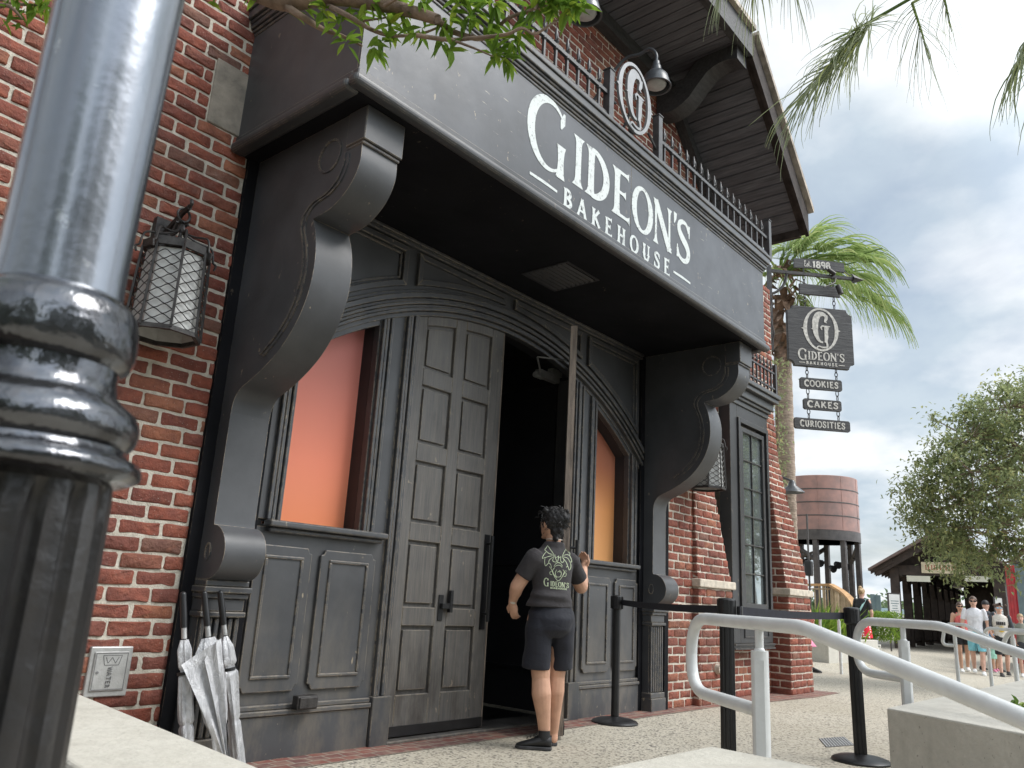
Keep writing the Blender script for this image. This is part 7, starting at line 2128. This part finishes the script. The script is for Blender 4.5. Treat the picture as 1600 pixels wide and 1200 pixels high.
# --- passers-by in the background ---------------------------------------
def passer(pos, ang, Ht, label, skin, hairm, top, bottom, top_kind='tee', bot_kind='shorts', hair_kind='short', arms=(0.1, 0.1), stride=.0, extra=None, sleeve=None, glasses=None, shoes='white', female=False, bend=0.0):
    x, y = pos; z0 = gz(x, y); k = Ht / 1.75
    T = Matrix.Translation((x, y, z0)) @ Matrix.Rotation(ang, 4, 'Z') @ Matrix.Scale(k, 4)
    Pn = thing('person', (x, y, z0), label, 'person', 'people walking in the background')
    V = lambda a, b_, c_: T @ Vector((a, b_, c_))
    rt, fw = (T.to_3x3() @ Vector((1, 0, 0))), (T.to_3x3() @ Vector((0, 1, 0)))
    sw = .175 if female else .20
    sh = [V(s_ * sw, 0, 1.42) for s_ in (-1, 1)]
    el = [V(s_ * (sw + .06), -.02 + arms[i] * .12, 1.13) for i, s_ in enumerate((-1, 1))]
    wr_ = [V(s_ * (sw + .05 - arms[i] * .12), .02 + arms[i] * .25, .90 + arms[i] * .22) for i, s_ in enumerate((-1, 1))]
    hp = [V(s_ * .09, 0, .90) for s_ in (-1, 1)]
    kn = [V(s_ * .095, .02 + s_ * stride * .5, .49) for s_ in (-1, 1)]
    an = [V(s_ * .09, s_ * stride - (.03 if s_ * stride < 0 else 0), .085 + (.03 if s_ * stride < -.05 else 0)) for s_ in (-1, 1)]
    hd = V(0, .015, 1.625)
    b = MB()
    wm = .125 if female else .145
    b.loft([(V(0, 0, .86), rt * .155, fw * .11), (V(0, 0, 1.0), rt * .145, fw * .10), (V(0, 0, 1.12), rt * wm, fw * .095), (V(0, 0, 1.30), rt * (sw - .03), fw * .105), (V(0, 0, 1.42), rt * (sw - .03), fw * .08), (V(0, 0, 1.48), rt * .06, fw * .055)], 18)
    cap_(b, V(0, 0, 1.42), V(0, .01, 1.58), .055 * k, .05 * k)
    for i in (0, 1):
        cap_(b, sh[i], el[i], .052 * k, .042 * k); cap_(b, el[i], wr_[i], .042 * k, .027 * k)
        hand(b, wr_[i], wr_[i] - el[i] * 1.0 if False else (wr_[i] - el[i]), -rt if i else rt, 1 if i else -1, k, .5)
        cap_(b, hp[i], kn[i], .085 * k, .057 * k); cap_(b, kn[i], lerp(kn[i], an[i], .35) - fw * .012, .052 * k, .056 * k); cap_(b, lerp(kn[i], an[i], .35) - fw * .012, an[i], .056 * k, .036 * k)
    M3 = Matrix((rt.normalized(), fw.normalized(), UP)).transposed()
    b.ball(hd, .074 * k, .093 * k, .112 * k, 18, 12, M3); b.ball(hd + fw * .03 - UP * .055 * k, .055 * k, .055 * k, .062 * k, 14, 10, M3)
    b.ball(hd + fw * .097 - UP * .02 * k, .012 * k, .018 * k, .02 * k, 8, 6, M3)
    for s_ in (-1, 1): b.ball(hd + rt * .074 * s_ - UP * .01 * k, .009 * k, .018 * k, .03 * k, 8, 6, M3)
    link_mesh('body', remeshed(b, .009, 3), M[skin], Pn, smooth=180)
    for s_ in (-1, 1): link_mesh('eye', MB().ball(hd + fw * .086 + rt * .032 * s_ + UP * .008 * k, .012 * k, .007 * k, .007 * k, 8, 6, M3), M['hair_brown'], Pn)
    m = MB()
    m.ball(hd + fw * .088 - UP * .066 * k, .022 * k, .006 * k, .005 * k, 8, 6, M3)
    link_mesh('mouth', m, M['hair_brown'], Pn)
    # hair or cap
    h = MB(); h.ball(hd - fw * .006 + UP * .024 * k, .086 * k, .101 * k, .108 * k, 18, 12, M3)
    if hair_kind == 'bun': h.ball(hd - fw * .06 + UP * .125 * k, .045 * k, n=12, m=8); h.ball(hd - fw * .09 + UP * .06 * k, .045 * k, n=12, m=8)
    if hair_kind == 'tail': h.ball(hd - fw * .10 + UP * .03 * k, .05 * k, n=12, m=8); cap_(h, hd - fw * .12 + rt * -.02, hd - fw * .13 - UP * .11 * k + rt * -.03, .04 * k, .02 * k)
    if hair_kind == 'mop':
        for i in range(22): h.ball(hd + UP * .08 * k + Vector((rnd.gauss(0, .05), rnd.gauss(0, .05), rnd.gauss(0, .025))), .03 * k, n=8, m=6)
    hm = remeshed(h, .011, 1)
    lim = .075 if hair_kind == 'cap' else .045
    vv = [Vector(v) for v in hm.v]
    hm.f = [f for f in hm.f if (vv[f[0]] - hd).dot(fw.normalized()) < (.105 * k - 1.5 * max(0, (hd.z + .076 * k - vv[f[0]].z)) if hair_kind != 'cap' else 1) and vv[f[0]].z > hd.z - (.06 if hair_kind != 'cap' else -.02) * k]
    hm.v = [tuple(v + (v - hd).normalized() * .008 * noise.noise(v * 40)) for v in vv] if hair_kind != 'cap' else hm.v
    hobj = link_mesh('cap' if hair_kind == 'cap' else 'hair', hm, M[hairm], Pn, smooth=180)
    if hair_kind == 'cap':
        m = MB(); c = hd + UP * .035 * k
        m.prism([((c + rt * .07 * math.cos(R(t)) + fw * (.06 + .11 * math.sin(R(t)))).x, (c + rt * .07 * math.cos(R(t)) + fw * (.06 + .11 * math.sin(R(t)))).y) for t in range(0, 181, 15)], 'z', c.z, c.z + .012); link_mesh('peak', m, M[hairm], hobj)
    if glasses:
        m = MB()
        for s_ in (-1, 1): m.ball(hd + fw * .096 + rt * .034 * s_ + UP * .008 * k, .030 * k, .008 * k, .022 * k, 10, 6, M3); m.tube([hd + fw * .09 + rt * .06 * s_ + UP * .012 * k, hd + fw * .0 + rt * .082 * s_ + UP * .012 * k], .005, 5)
        m.tube([hd + fw * .10 - rt * .01 + UP * .012 * k, hd + fw * .10 + rt * .01 + UP * .012 * k], .005, 5)
        link_mesh('sunglasses', m, glasses, Pn)
    # top
    s = MB(); zb = .86 if top_kind != 'dress' else .60
    rg = [(V(0, 0, zb), rt * .165, fw * .125), (V(0, 0, 1.0), rt * .155, fw * .115), (V(0, 0, 1.12), rt * (wm + .012), fw * .108), (V(0, 0, 1.30), rt * (sw - .012), fw * .118), (V(0, 0, 1.40), rt * (sw - .012 if top_kind != 'tank' else .11), fw * .092)]
    if top_kind != 'tank': rg += [(V(0, 0, 1.445), rt * .135, fw * .08), (V(0, 0, 1.487), rt * .063, fw * .06)]
    else: rg += [(V(0, 0, 1.42), rt * .09, fw * .075)]
    if top_kind == 'dress': rg = [(V(0, 0, .45), rt * .27, fw * .25)] + rg
    s.loft(rg, 24)
    sl_ = MB()
    for i in (0, 1):
        if top_kind in ('tee', 'raglan'):
            e = lerp(sh[i], el[i], .72 if top_kind == 'tee' else 1.0); sh_i = sh[i]; t = (e - sh[i]).normalized(); q = t.cross(fw).normalized() * k; f2 = t.cross(q)
            (sl_ if top_kind == 'raglan' else s).loft([(sh[i] - t * .05, q * .03, f2 * .045), (sh[i] - t * .02, q * .044, f2 * .056), (sh[i], q * .049, f2 * .06), (e, q * .055, f2 * .058)], 14)
        if top_kind == 'tank': cap_(s, V((i * 2 - 1) * .09, .05, 1.36), V((i * 2 - 1) * .085, 0, 1.47), .022 * k, .02 * k); cap_(s, V((i * 2 - 1) * .085, 0, 1.47), V((i * 2 - 1) * .09, -.06, 1.36), .02 * k, .022 * k)
    sm = remeshed(s, .012, 3); sm.v = [tuple(Vector(v) + Vector((noise.noise(Vector(v) * 9), noise.noise(Vector(v) * 9 + Vector((7, 0, 0))), 0)) * .008) for v in sm.v]
    tp = link_mesh('top' if top_kind != 'dress' else 'dress', sm, top, Pn, smooth=180)
    if top_kind == 'raglan': link_mesh('sleeves', remeshed(sl_, .012, 2), sleeve, tp, smooth=180)
    # bottom
    if bot_kind:
        s = MB()
        s.loft([(V(0, 0, .98), rt * .152, fw * .112), (V(0, 0, .90), rt * .17, fw * .13), (V(0, 0, .80), rt * .165, fw * .12)], 22)
        if bot_kind == 'skirt': s.loft([(V(0, 0, .95), rt * .155, fw * .115), (V(0, 0, .75), rt * .19, fw * .16), (V(0, 0, .52), rt * .22, fw * .19)], 22)
        else:
            for i in (0, 1):
                e = lerp(hp[i], kn[i], .95 if bot_kind == 'shorts' else .55); s.loft([(hp[i] + UP * .03, rt * .085, fw * .10), (lerp(hp[i], e, .5), rt * .095, fw * .105), (e, rt * .088, fw * .095)], 16)
        link_mesh('skirt' if bot_kind == 'skirt' else 'shorts', remeshed(s, .013, 3), bottom, Pn, smooth=180)
    for i in (0, 1):
        a = an[i]; hl = a - fw * .06; hl.z = a.z - .085 * k; to = hl + fw * .255
        u_, s_ = shoe(hl, to, .045 * k); sh_ = link_mesh('shoe', u_, M['white_panel'] if shoes == 'white' else (M['shoe'] if shoes == 'black' else shoes), Pn, smooth=180); link_mesh('sole', s_, M['shoe_sole'] if shoes == 'black' else M['white_panel'], sh_)
    if extra: extra(Pn, tp, V, rt, fw, k)
    return Pn
def facing(px, py, d, dx=0, dy=0): return at(px, py, d)[:2]
TOCAM = math.atan2(-4.3 - 0, 0 - 22) - math.pi / 2     # facing the photographer
M['white_tee'] = cloth('white_tee', (.70, .70, .74)); M['aqua'] = cloth('aqua_shorts', (.20, .50, .58)); M['coral'] = cloth('coral_top', (.72, .16, .15)); M['black_cloth'] = cloth('black_cloth', (.02, .02, .022))
M['charcoal'] = cloth('charcoal_cloth', (.05, .055, .065)); M['cream_cloth'] = cloth('cream_cloth', (.66, .62, .56)); M['pink'] = cloth('pink_dress', (.75, .25, .38)); M['mint'] = cloth('mint_skirt', (.40, .75, .60)); M['olive'] = cloth('grey_green_top', (.22, .23, .19)); M['floral'] = cloth('blue_floral', (.07, .18, .30))
M['lens'] = pm('dark_lens', (.01, .01, .012), .1); M['blue_frame'] = pm('pale_blue_frames', (.35, .55, .68), .3); M['bag'] = pm('maroon_bag', (.14, .03, .05), .6); M['mint_strap'] = pm('mint_bag_strap', (.45, .70, .66), .6); M['gold'] = pm('gold_print', (.65, .45, .06), .7)
def dots():
    k = NT('red_polka_dot'); v = k.n('ShaderNodeTexVoronoi'); v.inputs['Scale'].default_value = 17; v.inputs['Randomness'].default_value = .25; k.l(k.vec, v.inputs['Vector'])
    k.base(k.mix(k.ramp(v.outputs['Distance'], [(.30, 1.), (.34, 0.)]), (.68, .018, .04), (.85, .80, .80))); k.rough(.8); return k.m
M['dots'] = dots()
def bag_strap(mat, side_):
    def f(Pn, tp, V, rt, fw, k):
        m = MB(); a = [V(side_ * .12, .07, 1.44), V(side_ * .02, .125, 1.25), V(-side_ * .15, .12, 1.0)]; bk = [V(side_ * .12, -.03, 1.47), V(side_ * .04, -.135, 1.25), V(-side_ * .13, -.14, 1.0)]
        for P_ in (a, bk): ribbon(m, spline(P_, 5), .05 * k, .05 * k, rt)
        link_mesh('bag_strap', m, mat, tp)
    return f
def chest_print(Pn, tp, V, rt, fw, k):
    m = MB()
    for i in range(5): m.add([V(-.10 + i * .042, .128, 1.22), V(-.066 + i * .042, .13, 1.22), V(-.066 + i * .042, .13, 1.30), V(-.10 + i * .042, .128, 1.30)], [(0, 1, 2, 3)])
    link_mesh('faded_lettering', m, M['shoe'], tp)
    m = MB(); m.ball(V(-.005, .125, 1.12), .075 * k, .016, .07 * k, 14, 8, Matrix((rt.normalized(), fw.normalized(), UP)).transposed()); link_mesh('round_print', m, M['gold'], tp)
def hip_bag(Pn, tp, V, rt, fw, k):
    bag_strap(M['bag'], -1)(Pn, tp, V, rt, fw, k)
    m = MB(); m.ball(V(.17, .11, .98), .11, .06, .09, 14, 10); link_mesh('hip_bag', m, M['bag'], Pn, smooth=180)
def watch(Pn, tp, V, rt, fw, k): pass
passer(facing(1508, 1046, 19.4), TOCAM + .15, 1.66, 'woman in a coral tank top and black shorts with a maroon bag', 'skin', 'hair_brown', M['coral'], M['black_cloth'], 'tank', 'short', 'tail', (.1, .5), .12, hip_bag, female=True, glasses=M['lens'])
passer(facing(1531, 1056, 18.8), TOCAM, 1.80, 'man in a white tee and aqua shorts with sunglasses', 'skin_pale', 'hair_brown', M['white_tee'], M['aqua'], 'tee', 'shorts', 'short', (.1, .15), -.16, glasses=M['lens'])
passer(facing(1549, 1045, 20.2), TOCAM + math.pi * .8, 1.76, 'man in a dark tee and black cap walking behind the man in white', 'skin_pale', 'hair', M['charcoal'], M['floral'], 'tee', 'shorts', 'cap', (.1, .1), .2, shoes='black')
passer(facing(1571, 1058, 18.6), TOCAM + .1, 1.66, 'boy in a cream shirt with black sleeves, black shorts and blue sunglasses', 'skin_pale', 'hair_brown', M['cream_cloth'], M['black_cloth'], 'raglan', 'shorts', 'mop', (.2, .3), .12, chest_print, sleeve=M['charcoal'], glasses=M['blue_frame'], shoes='black')
passer(facing(1556, 1046, 19.9), TOCAM + .4, 1.10, 'small child in a mint skirt and pink shoes half hidden behind the man in white', 'skin', 'hair_brown', M['floral'], M['mint'], 'tee', 'skirt', 'tail', (.1, .1), .08, shoes=M['pink'], female=True)
passer(facing(1603, 1050, 18.8), TOCAM, 1.45, 'child in a grey green top at the right edge of the picture', 'skin_pale', 'hair_blonde', M['olive'], M['charcoal'], 'tee', 'shorts', 'tail', (.3, .3), .05, female=True)
passer(facing(1352, 1035, 19.3), TOCAM + math.pi - .35, 1.70, 'woman with a blonde bun, black top and red polka dot skirt, seen from behind', 'skin_pale', 'hair_blonde', M['black_cloth'], M['dots'], 'tee', 'skirt', 'bun', (.5, .2), .05, bag_strap(M['mint_strap'], 1), shoes='black', female=True)
passer(facing(1256, 1046, 14.6), TOCAM + 1.2, 1.68, 'person in a pink dress mostly hidden behind the right brick pier', 'skin', 'hair', M['pink'], None, 'dress', None, 'short', (.3, .2), .22, shoes='black', female=True)
